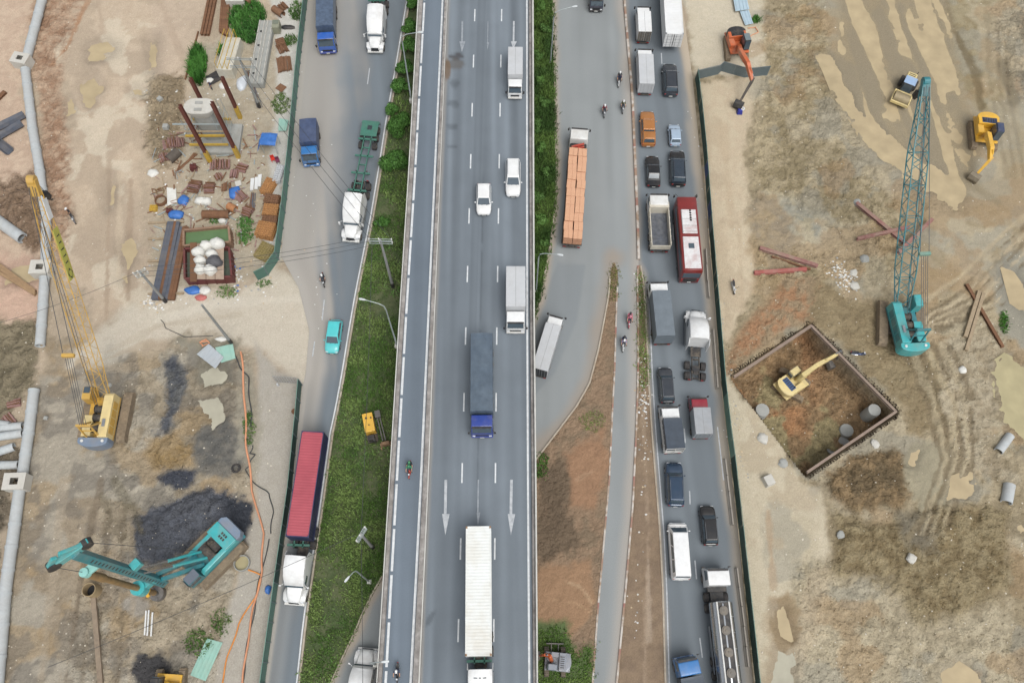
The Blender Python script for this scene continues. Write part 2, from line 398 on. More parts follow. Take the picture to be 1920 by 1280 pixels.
zone([(302,670),(330,668),(350,700),(340,770),(322,815),(288,825),(284,806),(312,760),(318,712)], (80, 84, 94), 12, .8, .5, (104, 104, 104), wet=.5)
zone(ell(318, 848, 48, 36), (158, 128, 76), 18, 1, .5, (160, 134, 92), up=.3)
zone(ell(412, 838, 50, 48), (102, 100, 96), 16, .8, .3, (120, 114, 104))
zone(ell(330, 895, 30, 18), (70, 74, 86), 12, .7, .5)
zone([(238,970),(290,945),(345,938),(400,925),(455,930),(476,1000),(440,1016),(400,985),(345,1035),(300,1052),(262,1046)], (98, 102, 114), 18, 1, .55, (84, 86, 94), wet=.3, up=.55)
zone([(420,930),(478,940),(476,1000),(440,1010)], (58, 62, 72), 12, .6, .4)
zone(ell(290, 1260, 44, 34), (70, 68, 70), 14, .8, .4)
zone(ell(255, 1130, 30, 26), (150, 146, 140), 16, 1, .2, amt=.7)
zone([(478,640),(520,690),(566,722),(553,860),(520,1080),(492,1320),(400,1320),(420,1180),(452,1060),(478,960),(486,800)], (180, 171, 158), 12, .3, .02, (172, 163, 149))
zone([(440,700),(480,660),(486,800),(474,900),(452,830)], (158, 150, 130), 16, .8, .1, amt=.7)
# ---- right site
zone([(1276,-60),(1425,-60),(1440,140),(1310,148),(1300,150)], (203, 190, 166), 12, .5, .04, (194, 182, 160))
zone([(1303,150),(1420,140),(1418,200),(1395,290),(1412,380),(1414,520),(1390,590),(1365,640),(1347,640),(1325,420)], (201, 183, 154), 14, .6, .05, (192, 172, 144))
zone([(1355,690),(1380,730),(1440,800),(1508,905),(1545,905),(1552,960),(1566,1060),(1500,1090),(1480,1130),(1500,1320),(1424,1320),(1385,990)], (200, 186, 160), 14, .6, .06, (190, 176, 150))
zone([(1480,1040),(1560,1050),(1640,1100),(1900,1140),(1960,1320),(1480,1320)], (166, 152, 124), 40, 1.2, .42, (178, 164, 136))
zone([(1430,20),(1540,0),(1600,220),(1640,330),(1700,400),(1690,520),(1560,560),(1430,530),(1400,300),(1440,140)], (152, 136, 102), 22, 1, .5, (168, 152, 120))
zone([(1415,370),(1470,370),(1560,420),(1600,450),(1540,470),(1450,470),(1412,430)], (152, 152, 142), 20, 1, .2, (160, 150, 124), amt=.8)
zone([(1545,-60),(1960,-60),(1960,420),(1800,400),(1650,300),(1560,150)], (164, 150, 124), 22, .8, .06, (154, 141, 116))
zone([(1780,-60),(1960,-60),(1960,60),(1870,120),(1900,250),(1850,230),(1780,130)], (148, 132, 98), 22, 1, .12, (158, 144, 112))
zone([(1850,10),(1960,0),(1960,220),(1900,180),(1862,90)], (134, 124, 104), 16, 1, .5, (160, 140, 112))
zone([(1700,400),(1960,380),(1960,560),(1780,560),(1690,520)], (164, 148, 120), 24, 1, .12, (152, 136, 106))
RS = [(1400,0),(1960,0),(1960,1320),(1440,1320)]
mottle(RS, .54, .62, 6, 4, (184, 170, 142), .6); mottle(RS, .55, .62, 4, 8, (148, 144, 130), .5); mottle(RS, .57, .64, 5, 11, (158, 126, 84), .45); mottle([(1305,150),(1415,145),(1400,580),(1350,620)], .52, .6, 4, 5, (182, 162, 134), .6); mottle([(1375,740),(1540,905),(1560,1050),(1500,1300),(1425,1300)], .52, .58, 5, 6, (178, 160, 132), .6)
zone([(1362,700),(1372,640),(1410,580),(1470,535),(1520,530),(1570,560),(1540,600),(1500,600),(1380,690)], (166, 122, 84), 18, .8, .4, (150, 128, 98))
zone([(1540,540),(1650,560),(1760,660),(1790,800),(1700,820),(1690,770),(1530,600)], (150, 132, 98), 20, 1, .35, (136, 118, 86))
zone([(1760,640),(1900,600),(1860,800),(1900,900),(1780,880)], (156, 140, 112), 20, 1, .4, (170, 156, 130))
zone([(1890,470),(1960,480),(1960,680),(1880,620),(1870,540)], (150, 144, 128), 14, .8, .1)
zone([(1508,905),(1610,850),(1680,830),(1720,900),(1690,960),(1600,965),(1560,940)], (112, 94, 66), 26, 1.1, .55, (134, 110, 76), up=.5, wet=.2)
zone([(1552,960),(1640,975),(1760,940),(1890,955),(1895,1100),(1820,1150),(1740,1172),(1690,1110),(1560,1070)], (128, 110, 76), 36, 1.3, .5, (146, 130, 96), up=.3)
zone([(1670,960),(1740,960),(1750,1030),(1700,1030)], (112, 106, 94), 30, 1.2, .3, amt=.7)
zone([(1700,830),(1790,830),(1800,930),(1730,960),(1690,900)], (156, 146, 120), 16, 1, .12)
zone(ell(1470, 1180, 22, 70), (150, 126, 90), 16, 1, .1, amt=.8)
# ---- between the carriageways
GRL = [(740,60),(775,-60),(800,-60),(790,0),(735,900),(722,1078),(690,1130),(640,1240),(600,1320),(545,1420),(561,1272),(589,1047),(623,810),(645,700),(670,550),(700,400),(727,230),(745,130)]
GRR = [(980,-140),(1034,-140),(1037,0),(1042,250),(1043,330),(1040,400),(1030,470),(1013,560),(985,640),(975,300)]
zone(GRL, (80, 98, 52), 8, .2, .1, (98, 106, 66))
zone(GRR, (66, 76, 46), 8, .2, .1, (92, 88, 64))
zone(I1_L + I1_R[::-1], (152, 122, 92), 6, .1, .34, (132, 110, 84))
zone([(1060,850),(1140,790),(1135,900),(1120,960),(1060,960)], (160, 118, 82), 18, .8, .2)
zone([(1010,880),(1060,860),(1090,1020),(1010,1060)], (112, 92, 70), 16, 1, .4)
zone([(1008,1060),(1100,1050),(1120,1120),(1070,1200),(1010,1180)], (164, 124, 86), 16, .8, .15)
zone([(1005,1170),(1060,1170),(1085,1220),(1114,1200),(1112,1300),(1000,1300)], (92, 112, 58), 14, .8, .1)
zone(I2_L + I2_R[::-1], (150, 124, 96), 5, .1, .1, (136, 112, 88))
# tracks
for l, c, hw, a, dz in (
    ([(245,340),(240,560)], (170, 144, 116), 4, .7, -.05), ([(205,300),(200,600)], (176, 150, 122), 3, .7, -.04), ([(225,330),(222,520)], (216, 192, 160), 4, .5, 0),
    ([(345,120),(300,0)], (182, 156, 130), 6, .5, -.06), ([(195,60),(185,10)], (176, 150, 124), 5, .5, 0), ([(165,0),(125,90),(100,120)], (176, 128, 86), 5, .8, -.1),
    ([(120,1300),(150,1100),(190,900)], (124, 106, 84), 6, .6, -.12), ([(75,1300),(100,1080),(120,900)], (172, 154, 128), 8, .6, -.06), ([(150,1300),(165,1150)], (118, 104, 84), 5, .6, -.1),
    ([(215,900),(270,1000)], (110, 100, 76), 8, .6, -.15), ([(190,930),(230,1010)], (116, 104, 80), 6, .6, -.12), ([(232,690),(170,690)], (190, 170, 140), 10, .5, 0),
    ([(1740,560),(1800,520),(1890,430),(1960,380)], (178, 160, 128), 6, .7, -.1), ([(1750,580),(1830,530),(1920,440)], (134, 118, 90), 6, .5, -.12), ([(1700,640),(1760,760),(1780,900),(1700,1010)], (134, 118, 88), 8, .6, -.14),
    ([(1730,640),(1790,760),(1800,900)], (168, 150, 116), 8, .5, -.05), ([(1580,540),(1640,570)], (170, 150, 116), 8, .5, 0), ([(1770,0),(1790,60),(1830,140),(1840,200)], (112, 96, 66), 8, .8, -.15),
    ([(1690,20),(1720,100),(1770,190)], (146, 132, 106), 5, .6, -.08), ([(1660,40),(1700,130),(1750,230)], (142, 128, 104), 6, .6, -.08), ([(1880,120),(1900,190)], (74, 68, 60), 10, .8, 0), ([(1870,380),(1800,330)], (140, 126, 98), 7, .6, -.1),
    ([(1355,240),(1372,420)], (186, 164, 134), 8, .5, -.05), ([(1385,420),(1392,580)], (182, 160, 130), 5, .5, -.04), ([(1440,960),(1450,1100)], (176, 146, 112), 5, .6, 0),
    ([(1320,200),(1335,420),(1352,560)], (184, 162, 134), 5, .5, -.04), ([(1205,760),(1215,1000),(1208,1280)], (172, 146, 118), 4, .6, 0), ([(1215,1050),(1217,1200)], (190, 168, 144), 4, .5, 0),
    ([(1060,1090),(1090,1100),(1110,1130)], (196, 160, 118), 3, .7, 0), ([(1040,1125),(1080,1130),(1110,1150)], (188, 148, 104), 3, .7, 0), ([(1080,900),(1120,880),(1140,850)], (186, 146, 108), 3, .5, 0),
    ([(300,600),(400,570),(560,560)], (214, 204, 186), 8, .5, 0), ([(200,660),(300,610),(450,590)], (188, 172, 148), 5, .5, -.03), ([(160,690),(280,640)], (184, 164, 136), 4, .5, -.03)):
    stroke(l, c, hw, a, .25, dz)
for k_ in range(7):
    o_ = k_ * 13; stroke([(1735 + o_ * .3, 600 + o_ * .2), (1800 + o_, 545 + o_ * .35), (1880 + o_ * .9, 460 + o_ * .5), (1960, 390 + o_)], (188, 170, 138) if k_ % 2 else (122, 106, 80), 4, .8, .42, -.15 if k_ % 2 == 0 else .03)
    stroke([(1690 + k_ * 15, 645), (1735 + k_ * 14, 740), (1765 + k_ * 10, 860), (1720 + k_ * 8, 1000)], (178, 162, 130) if k_ % 2 else (120, 104, 78), 4, .7, .45, -.14 if k_ % 2 == 0 else .03)
    stroke([(1840 + k_ * 10, 20 + k_ * 8), (1850 + k_ * 8, 160), (1880 + k_ * 8, 330)], (132, 116, 86) if k_ % 2 else (166, 150, 118), 5, .4, .3, -.04)
    stroke([(110 + k_ * 22, 1300), (130 + k_ * 20, 1120), (160 + k_ * 14, 960)], (118, 102, 80) if k_ % 2 else (170, 152, 126), 4, .5, .3, -.08 if k_ % 2 else .02)
# heaps at both cranes' tracks, spoil beside the pit
H += sstep(40, 0, pdist(PX, PY, [(40, 380), (60, 420)])) * .8
CL = np.where(PX > 1290, CL * .88, CL * .95)
# clods: lumpy relief, stronger where the soil was dug
bil = lambda a: np.abs(2 * a - 1)
v1 = vnoise(X + 2 * n1, Y + 2 * n2, 1.5, 12); v2 = vnoise(X + n2, Y - n3, .75, 13)
lum = bil(v1) * .6 + bil(v2) * .4
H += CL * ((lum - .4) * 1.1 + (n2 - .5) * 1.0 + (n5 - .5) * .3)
# colour grain; shade painted in: creases between lumps darker, lump tops lighter
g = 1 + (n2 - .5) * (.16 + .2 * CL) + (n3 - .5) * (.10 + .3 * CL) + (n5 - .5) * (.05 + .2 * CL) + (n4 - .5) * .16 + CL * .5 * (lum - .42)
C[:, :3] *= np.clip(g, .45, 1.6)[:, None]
lu = C[:, :3].mean(1, keepdims=True); C[:, :3] = (lu + (C[:, :3] - lu) * np.where(PX > 1290, .84, .76)[:, None]) * np.where(PX > 1290, 1.06, 1.03)[:, None] * np.array([[.985, 1.0, .985]])
# puddles: dips filled with muddy water
PUD = [([(1532,108),(1552,106),(1600,185),(1650,245),(1700,292),(1760,312),(1798,332),(1808,376),(1790,396),(1740,356),(1680,316),(1620,258),(1570,180)], 1),
       ([(1880,505),(1900,515),(1930,560),(1930,590),(1900,570)], 1), ([(1862,690),(1885,672),(1930,700),(1930,830),(1885,790),(1870,740)], 2),
       ([(1790,900),(1815,890),(1832,915),(1810,935),(1780,935)], 1), ([(1775,1265),(1800,1250),(1830,1270),(1840,1300),(1770,1300)], 1), ([(1905,985),(1930,990),(1930,1015)], 1), ([(1710,850),(1722,845),(1716,870),(1706,868)], 1),
       ([(1455,1215),(1485,1225),(1490,1290),(1450,1290)], 3), ([(1455,1140),(1470,1138),(1485,1200),(1465,1190)], 1),
       ([(150,160),(178,148),(188,170),(168,200),(160,196)], 1), ([(172,90),(200,80),(214,92),(190,104),(170,108)], 1), ([(126,190),(136,180),(140,212),(128,214)], 1), ([(247,168),(268,166),(266,178),(252,176)], 1), ([(222,455),(250,440),(262,470),(240,500),(230,480)], 1), ([(20,500),(60,495),(72,520),(50,532),(12,530)], 1), ([(228,520),(240,508),(238,530)], 1),
       ([(370,700),(405,688),(430,700),(425,716),(385,722)], 3), ([(370,750),(410,750),(420,780),(400,800),(385,770)], 3), ([(208,325),(218,322),(214,380),(206,390)], 1), ([(278,80),(300,70),(296,130),(276,136)], 1)]
wetm = np.zeros(len(X))
BAS = [(1575,-60),(1762,-60),(1790,90),(1815,200),(1838,290),(1822,350),(1806,398),(1760,372),(1640,282),(1560,180),(1528,100),(1560,90)]
_k = (PX > 1480) & (PX < 1900) & (PY > -90) & (PY < 440); _a = P(1650, 0); _b = P(1775, 330); _d = (_b - _a).normalized(); _u = X * _d.x + Y * _d.y; _v = X * _d.y - Y * _d.x
_r = vnoise(_v + 1.2 * n1, _u / 14, .95, 3) * .6 + vnoise(_v, _u / 5, 2.6, 8) * .5 + (n2 - .5) * .25
_s = np.zeros(len(X)); _s[_k] = sstep(-8, 14, sdist(PX[_k], PY[_k], BAS) + wob[_k] * .4); H = H * (1 - _s) + _s * (-.05 + (_r - .45) * .26); wetm = _s * .55
blend(_s * .85, sl((164, 150, 122))); blend(_s * sstep(.5, .62, _r) * .6, sl((150, 140, 120)))
for poly, k in PUD:
    p = np.array(poly); b = (PX > p[:, 0].min() - 30) & (PX < p[:, 0].max() + 30) & (PY > p[:, 1].min() - 30) & (PY < p[:, 1].max() + 30)
    d = sdist(PX[b], PY[b], poly) + wob[b] * .55
    a = np.zeros(len(X)); a[b] = sstep(-8, 6, d)
    H = H * (1 - a) + a * (-.14)
    a2 = np.zeros(len(X)); a2[b] = sstep(-26, 2, d); wetm = np.maximum(wetm, a2)
C[:, :3] *= (1 - .22 * wetm)[:, None]; C[:, 3] = np.maximum(C[:, 3], wetm * .6)
# excavated pit
k = (PX > 1340) & (PX < 1710) & (PY > 580) & (PY < 920)
PITD = 3.5
pa = np.zeros(len(X)); d = sdist(PX[k], PY[k], PIT); pa[k] = sstep(-1, 3, d)
H = H * (1 - pa) + pa * (-PITD + (n1 - .5) * .7 + CL * 0 + (n3 - .5) * .35)
blend(pa, sl((146, 122, 92)), .3)
pm = pa * sstep(.45, .6, fbm(X, Y, 4, 5, 3)); blend(pm * .6 * sstep(1600, 1480, PX), sl((172, 122, 84)))
pm = pa * sstep(.52, .6, fbm(X, Y, 3, 8, 3)); blend(pm, sl((150, 138, 104)))
C[:, :3] *= (1 + pa * ((n3 - .5) * 1.0 + (n5 - .5) * .5))[:, None]
for ce, r in (((1572, 836), 16), ((1610, 808), 12)):
    q = np.hypot((PX - ce[0]) / r, (PY - ce[1]) / (r * .7)); a = sstep(1.4, .6, q + (n2 - .5)); H = H * (1 - a) + a * (-PITD - .55)
# roads lie in shallow beds, islands stand proud
def inner(poly, lo, hi):
    p = np.array(poly); b = (PX > p[:, 0].min() - 40) & (PX < p[:, 0].max() + 40) & (PY > p[:, 1].min() - 60) & (PY < p[:, 1].max() + 60)
    a = np.zeros(len(X)); a[b] = sstep(lo, hi, sdist(PX[b], PY[b], poly) + wob[b] * (.22 if lo < -1 else 0)); return a
LROAD = LR_R + LR_L[::-1]; RROAD = UP_L + [(1262, 1420)] + RR_R[::-1]
ra = np.maximum(inner(LROAD, -5, 1), inner(UP_L + [(650, 1420), (1425, 1420)] + RR_R[::-1], -5, 1))
H = H * (1 - ra) + ra * (-.13)
for isl in (I1_L + I1_R[::-1], I2_L + I2_R[::-1]):
    a = inner(isl, -.5, 2.5); H = H * (1 - a) + a * (.13 + (n3 - .5) * .14 + (n2 - .5) * .12)
far = (np.abs(X) > 90) | (Y > 108) | (Y < -14)
H = np.where(far, np.minimum(H, .06), H)
GZ = H.reshape(shp)
M_ground = vcmat('soil', .8, 7.0, .2, .6, .10, .25, True)
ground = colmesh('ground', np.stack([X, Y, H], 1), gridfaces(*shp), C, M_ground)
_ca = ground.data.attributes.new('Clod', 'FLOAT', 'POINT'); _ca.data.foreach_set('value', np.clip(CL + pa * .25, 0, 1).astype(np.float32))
def gz(x, y):
    i = int(np.clip(np.searchsorted(gx, x) - 1, 0, len(gx) - 2)); j = int(np.clip(np.searchsorted(gy, y) - 1, 0, len(gy) - 2))
    u = (x - gx[i]) / (gx[i + 1] - gx[i]); v = (y - gy[j]) / (gy[j + 1] - gy[j])
    return float((GZ[j, i] * (1 - u) + GZ[j, i + 1] * u) * (1 - v) + (GZ[j + 1, i] * (1 - u) + GZ[j + 1, i + 1] * u) * v)
def G(px, py, dz=0.0):             # ground point under a pixel
    p = P(px, py, 0); z = gz(p.x, p.y); p = P(px, py, z); return Vector((p.x, p.y, gz(p.x, p.y) + dz))

def watermat(name, c, rough):
    m, nt, b = newmat(name); N = nt.nodes; L = nt.links
    no = N.new('ShaderNodeTexNoise'); no.inputs['Scale'].default_value = .5; no.inputs['Detail'].default_value = 4
    tc = N.new('ShaderNodeTexCoord'); L.new(tc.outputs['Object'], no.inputs['Vector'])
    cr = N.new('ShaderNodeValToRGB'); cr.color_ramp.elements[0].position = .3; cr.color_ramp.elements[1].position = .75
    cr.color_ramp.elements[0].color = S(*[v * .93 for v in c]); cr.color_ramp.elements[1].color = S(*[min(v * 1.05, 255) for v in c])
    L.new(no.outputs['Fac'], cr.inputs[0]); L.new(cr.outputs[0], b.inputs['Base Color'])
    b.inputs['Roughness'].default_value = rough; b.inputs['IOR'].default_value = 1.33
    n2_ = N.new('ShaderNodeTexNoise'); n2_.inputs['Scale'].default_value = 6; L.new(tc.outputs['Object'], n2_.inputs['Vector'])
    bp = N.new('ShaderNodeBump'); bp.inputs['Strength'].default_value = .03; L.new(n2_.outputs['Fac'], bp.inputs['Height']); L.new(bp.outputs[0], b.inputs['Normal'])
    return m
M_wat = {1: watermat('muddy_water', (188, 171, 138), .22), 2: watermat('green_water', (182, 172, 136), .12), 3: watermat('grey_water', (182, 178, 160), .12)}
for ip, (poly, kk) in enumerate(PUD):
    zw = -.045 - .0022 * ip
    c0 = np.mean(np.array(poly), 0)
    pts = []
    for q in poly:
        v = np.array(q) - c0; l = np.hypot(*v); q2 = c0 + v * (l + 12) / l; p = P(q2[0], q2[1], zw); pts.append((p.x, p.y))
    mb = MB(); mb.prism(pts, zw - .001, zw)
    struct(mb.build('puddle', M_wat[kk]))
mb = MB(); mb.prism([(p.x, p.y) for p in (P(x, y, -.04) for x, y in BAS)], -.041, -.04); struct(mb.build('flooded_track', M_wat[1]))
for ce, r in (((1572, 836), 24), ((1610, 808), 18)):
    c0 = P(ce[0], ce[1], -PITD - .3); mb = MB(); mb.prism([(c0.x + r / 15 * math.cos(i * .628), c0.y + r / 18 * math.sin(i * .628)) for i in range(10)], -PITD - .35, -PITD - .3)
    struct(mb.build('puddle', watermat('pit_water', (150, 150, 146), .06)))

# ================================================================ ROADS
def strip(name, left, right, z, m, colf, y0=-140, y1=1420, nr=260, nc=48, zf=None):
    py = np.linspace(y0, y1, nr); t = np.linspace(0, 1, nc)
    xl = itp(left, py); xr = itp(right, py)
    if not isinstance(xl, np.ndarray): xl = np.full(nr, xl)
    QX = xl[:, None] * (1 - t) + xr[:, None] * t; QY = np.repeat(py[:, None], nc, 1)
    V = np.zeros((nr * nc, 3))
    dx = np.stack([np.array(_F)[i] + np.array(_R)[i] * (QX.ravel() - 960) / FPX - np.array(_U)[i] * (QY.ravel() - 640) / FPX for i in range(3)], 1)
    s = (z - CAMZ) / dx[:, 2]; V = dx * s[:, None] + np.array([[0, 0, CAMZ]])
    T = np.repeat(t[None, :], nr, 0).ravel()
    cc = colf(V[:, 0], V[:, 1], QX.ravel(), QY.ravel(), T)
    return colmesh(name, V, gridfaces(nr, nc), np.concatenate([cc, np.zeros((len(V), 1))], 1), m)
M_asph = vcmat('asphalt', .88, 9, .10, .25, .02, .3)
def mixc(c, d, a): return c * (1 - a[:, None]) + np.asarray(d) * a[:, None]
def streak(x, y, seed, sc=.5, ln=26): return vnoise(x, y / ln * sc, sc, seed)
def col_left(x, y, px, py, t):
    c = np.repeat(sl((118, 127, 134))[None], len(x), 0)
    n = fbm(x, y, 6, 3, 4); s = streak(x + .19 * y, y, 5, .8, 30)
    c = c * (.9 + .2 * s + .12 * (n - .5))[:, None]
    # dust carried out of the site gate lies over the left lanes
    w = px - itp(LR_L, py); W = itp(LR_R, py) - itp(LR_L, py)
    dust = sstep(.78, .32, w / W + (n - .5) * .35 + (s - .5) * .25) * np.interp(py, [-140, 350, 520, 700, 820, 950, 1420], [.85, .85, 1, 1, .55, .3, .3])
    dust = np.clip(dust + sstep(11, 2, w) * .8, 0, 1)
    c = mixc(c, sl((178, 172, 163)), dust * .85)
    # wheel tracks
    c = c * (1 + .10 * np.sin(w / W * 17 + n)[:, None] * .5)
    e = sstep(8, 0, itp(LR_R, py) - px + (n - .5) * 6); return mixc(c, sl((176, 166, 150)), e * .55)
strip('road_left', LR_L, LR_R, 0.0, M_asph, col_left)
def col_up(x, y, px, py, t):
    n = fbm(x, y, 5, 6, 4); s = streak(x, y, 2, .9, 20)
    c = np.repeat(sl((148, 153, 154))[None], len(x), 0) * (.93 + .14 * s + .16 * (n - .5))[:, None]
    b = sdist(px, py, [(1046, 492), (1098, 496), (1082, 600), (1040, 700), (985, 760), (1008, 590)]); c = mixc(c, sl((128, 135, 140)), sstep(-3, 3, b) * .5)
    dl = sdist(px, py, UP_L + [(650, 1420), (1300, 1420), (1300, -140)]); c = mixc(c, sl((176, 162, 144)), sstep(14, 0, dl + (n - .5) * 14) * .8)
    di = pdist(px, py, I1_L[:10]); c = mixc(c, sl((164, 148, 130)), sstep(30, 0, di + (n - .5) * 34) * .6)
    dk = np.minimum(pdist(px, py, KB), pdist(px, py, I2_L)); c = mixc(c, sl((180, 172, 162)), sstep(24, 0, dk + (n - .5) * 14) * .7)
    return c
UPR = [(1168, -140), (1176, 0), (1184, 100), (1191, 180), (1196, 300), (1201, 420), (1203, 488), (1204, 600), (1200, 800), (1196, 950), (1190, 1100), (1190, 1280), (1190, 1420)]
strip('road_underpass', UP_L, UPR, -.004, M_asph, col_up, nc=70)
def col_right(x, y, px, py, t):
    n = fbm(x, y, 5, 9, 4); s = streak(x + .1 * y, y, 4, .8, 26)
    c = np.repeat(sl((119, 127, 133))[None], len(x), 0) * (.9 + .2 * s + .14 * (n - .5))[:, None]
    e = itp(RR_R, py) - px; W = itp(RR_R, py) - 1200
    c = mixc(c, sl((192, 178, 158)), sstep(26, 2, e + (n - .5) * 18 + (s - .5) * 10) * np.interp(py, [0, 500, 900, 1280], [.95, .8, .7, .6]))
    dk = px - np.where(py < 490, itp(KB, py), itp(I2_R, py)); c = mixc(c, sl((168, 160, 150)), sstep(12, 1, dk + (n - .5) * 10) * .6)
    return c
RRL = [(1162, -140), (1170, 0), (1178, 100), (1185, 180), (1190, 300), (1195, 420), (1197, 488), (1200, 560), (1202, 700), (1200, 800), (1196, 950), (1190, 1100), (1185, 1280), (1180, 1420)]
strip('road_right', RRL, RR_R, 0.0, M_asph, col_right)

def ribbon(name, line, w, z, m, seg=None, h=None, kind='structure', mb=None):
    """a band of width w (metres) centred on a pixel polyline; h gives it thickness"""
    own = mb is None; mb = mb or MB()
    pts = [P(x, y, z) for x, y in line]
    for i, p in enumerate(pts[:-1]):
        q = pts[i + 1]; d = (q - p).normalized(); n = Vector((-d.y, d.x, 0)) * w / 2
        a = (pts[i] - pts[i - 1]).normalized() if i else d; b = (pts[i + 2] - q).normalized() if i + 2 < len(pts) else d
        na = Vector((-(a + d).y, (a + d).x, 0)).normalized() * w / 2; nb = Vector((-(b + d).y, (b + d).x, 0)).normalized() * w / 2
        if h: mb.loft([[p - na, p + na, p + na * .9 + Vector((0, 0, h)), p - na * .9 + Vector((0, 0, h))], [q - nb, q + nb, q + nb * .9 + Vector((0, 0, h)), q - nb * .9 + Vector((0, 0, h))]])
        else: mb.add([p - na, p + na, q + nb, q - nb], [(0, 1, 2, 3)])
    if own: return struct(mb.build(name, m), kind)
def resamp(line, y0, y1, n): return [(float(itp(line, y)), y) for y in np.linspace(y0, y1, n)]
M_paint = mat('road_paint', S(226, 230, 232), .7, var=.1, sc=3, dirt=.45, dcol=S(150, 152, 154))
M_paintf = mat('faded_paint', S(196, 200, 204), .75, var=.12, sc=4, dirt=.8, dcol=S(140, 146, 152))
ribbon('lane_marking', [(x - 4, y) for x, y in resamp(LR_R, -120, 1400, 50)], .14, .006, M_paint)
for a, b in (((693, 128), (689, 158)), ((608, 562), (604, 600)), ((590, 640), (586, 668))):
    ribbon('lane_marking', [a, b], .13, .006, M_paintf)
ribbon('lane_marking', [(x + 7, y) for x, y in resamp(I2_R, 560, 1400, 30)], .13, .006, M_paintf)
ribbon('lane_marking', [(x - 16, y) for x, y in resamp(RR_R, 800, 900, 5)], .13, .006, M_paintf)
for a, b in (((1283, 803), (1285, 830)), ((1293, 920), (1294, 945)), ((1303, 1050), (1306, 1085)), ((1312, 1195), (1317, 1232)), ((1262, 420), (1263, 450)), ((1240, 100), (1241, 120))):
    ribbon('lane_marking', [a, b], .13, .006, M_paintf)

# kerbs round the islands: worn red and white paint
def kerbmat():
    m, nt, b = newmat('painted_kerb'); N = nt.nodes; L = nt.links
    tc = N.new('ShaderNodeTexCoord'); sp = N.new('ShaderNodeSeparateXYZ'); L.new(tc.outputs['Object'], sp.inputs[0])
    w = N.new('ShaderNodeMath'); w.operation = 'MULTIPLY'; w.inputs[1].default_value = .22; L.new(sp.outputs[1], w.inputs[0])
    f = N.new('ShaderNodeMath'); f.operation = 'FRACT'; L.new(w.outputs[0], f.inputs[0])
    g_ = N.new('ShaderNodeMath'); g_.operation = 'GREATER_THAN'; g_.inputs[1].default_value = .74; L.new(f.outputs[0], g_.inputs[0])
    no = N.new('ShaderNodeTexNoise'); no.inputs['Scale'].default_value = 1.3; no.inputs['Detail'].default_value = 6; L.new(tc.outputs['Object'], no.inputs['Vector'])
    m1 = N.new('ShaderNodeMix'); m1.data_type = 'RGBA'; m1.inputs[6].default_value = S(204, 198, 190); m1.inputs[7].default_value = S(160, 116, 106); L.new(g_.outputs[0], m1.inputs[0])
    r = N.new('ShaderNodeMapRange'); r.inputs[1].default_value = .38; r.inputs[2].default_value = .6; L.new(no.outputs['Fac'], r.inputs[0])
    m2 = N.new('ShaderNodeMix'); m2.data_type = 'RGBA'; m2.inputs[7].default_value = S(160, 138, 118); L.new(r.outputs[0], m2.inputs[0]); L.new(m1.outputs[2], m2.inputs[6])
    L.new(m2.outputs[2], b.inputs['Base Color']); b.inputs['Roughness'].default_value = .85
    return m
M_kerb = kerbmat()
M_kerb2 = mat('dusty_kerb', S(186, 176, 160), .9, var=.15, sc=2, dirt=.6, dcol=S(150, 128, 106))
ribbon('kerb', [(x + 1, y) for x, y in resamp(I1_L, 520, 870, 24)], .2, -.1, M_kerb2, h=.27)
ribbon('kerb', [(x - 1, y) for x, y in resamp(I1_R, 540, 1410, 30)], .2, -.1, M_kerb, h=.27)
ribbon('kerb', [(x + 1, y) for x, y in resamp(I2_L, 500, 1410, 30)], .22, -.1, M_kerb, h=.28)
ribbon('kerb', [(x - 1, y) for x, y in resamp(I2_R, 500, 1410, 30)], .2, -.1, M_kerb2, h=.26)
ribbon('kerb', resamp(KB, -130, 488, 22), .34, -.1, M_kerb, h=.42)
ribbon('kerb', [(x + 2, y) for x, y in resamp(LR_R, -120, 1400, 50)], .2, -.1, M_kerb2, h=.25)
ribbon('kerb', [(x - 1, y) for x, y in resamp(UP_L, -120, 630, 20)], .2, -.1, M_kerb2, h=.26)
ribbon('kerb', [(x - 2, y) for x, y in resamp(UP_L, 1080, 1400, 10)], .16, -.1, M_kerb2, h=.2)

# ================================================================ FLYOVER
DZ = 6.0
D_L = [(806,-400),(785,0),(767.5,320),(749.7,600),(730.4,920),(708,1280),(683,1680)]
D_R = [(998,-400),(1000,0),(1001,320),(1002.2,600),(1005.5,930),(1008,1280),(1011,1680)]
W_L = [(817,-400),(796,0),(778.5,320),(761,600),(743,920),(723,1280),(700,1680)]        # edge line left
B_L = [(847,-400),(830,0),(815.5,320),(803,600),(788.5,920),(770,1280),(749,1680)]      # solid line beside separator
S_R = [(856,-400),(840,0),(827,320),(816,600),(804,920),(788,1280),(770,1680)]          # right foot of separator
W_R = [(987,-400),(988,0),(988,320),(988.5,600),(990,920),(992.5,1280),(995,1680)]
DL1 = [(903,-400),(891,0),(882,320),(873.2,624),(866.5,880),(863.7,1025),(859.5,1175),(856,1300),(845,1680)]
DL2 = [(944,-400),(941,0),(936,305),(931.5,620),(929,880),(927.8,1025),(925.8,1175),(924,1300),(918,1680)]
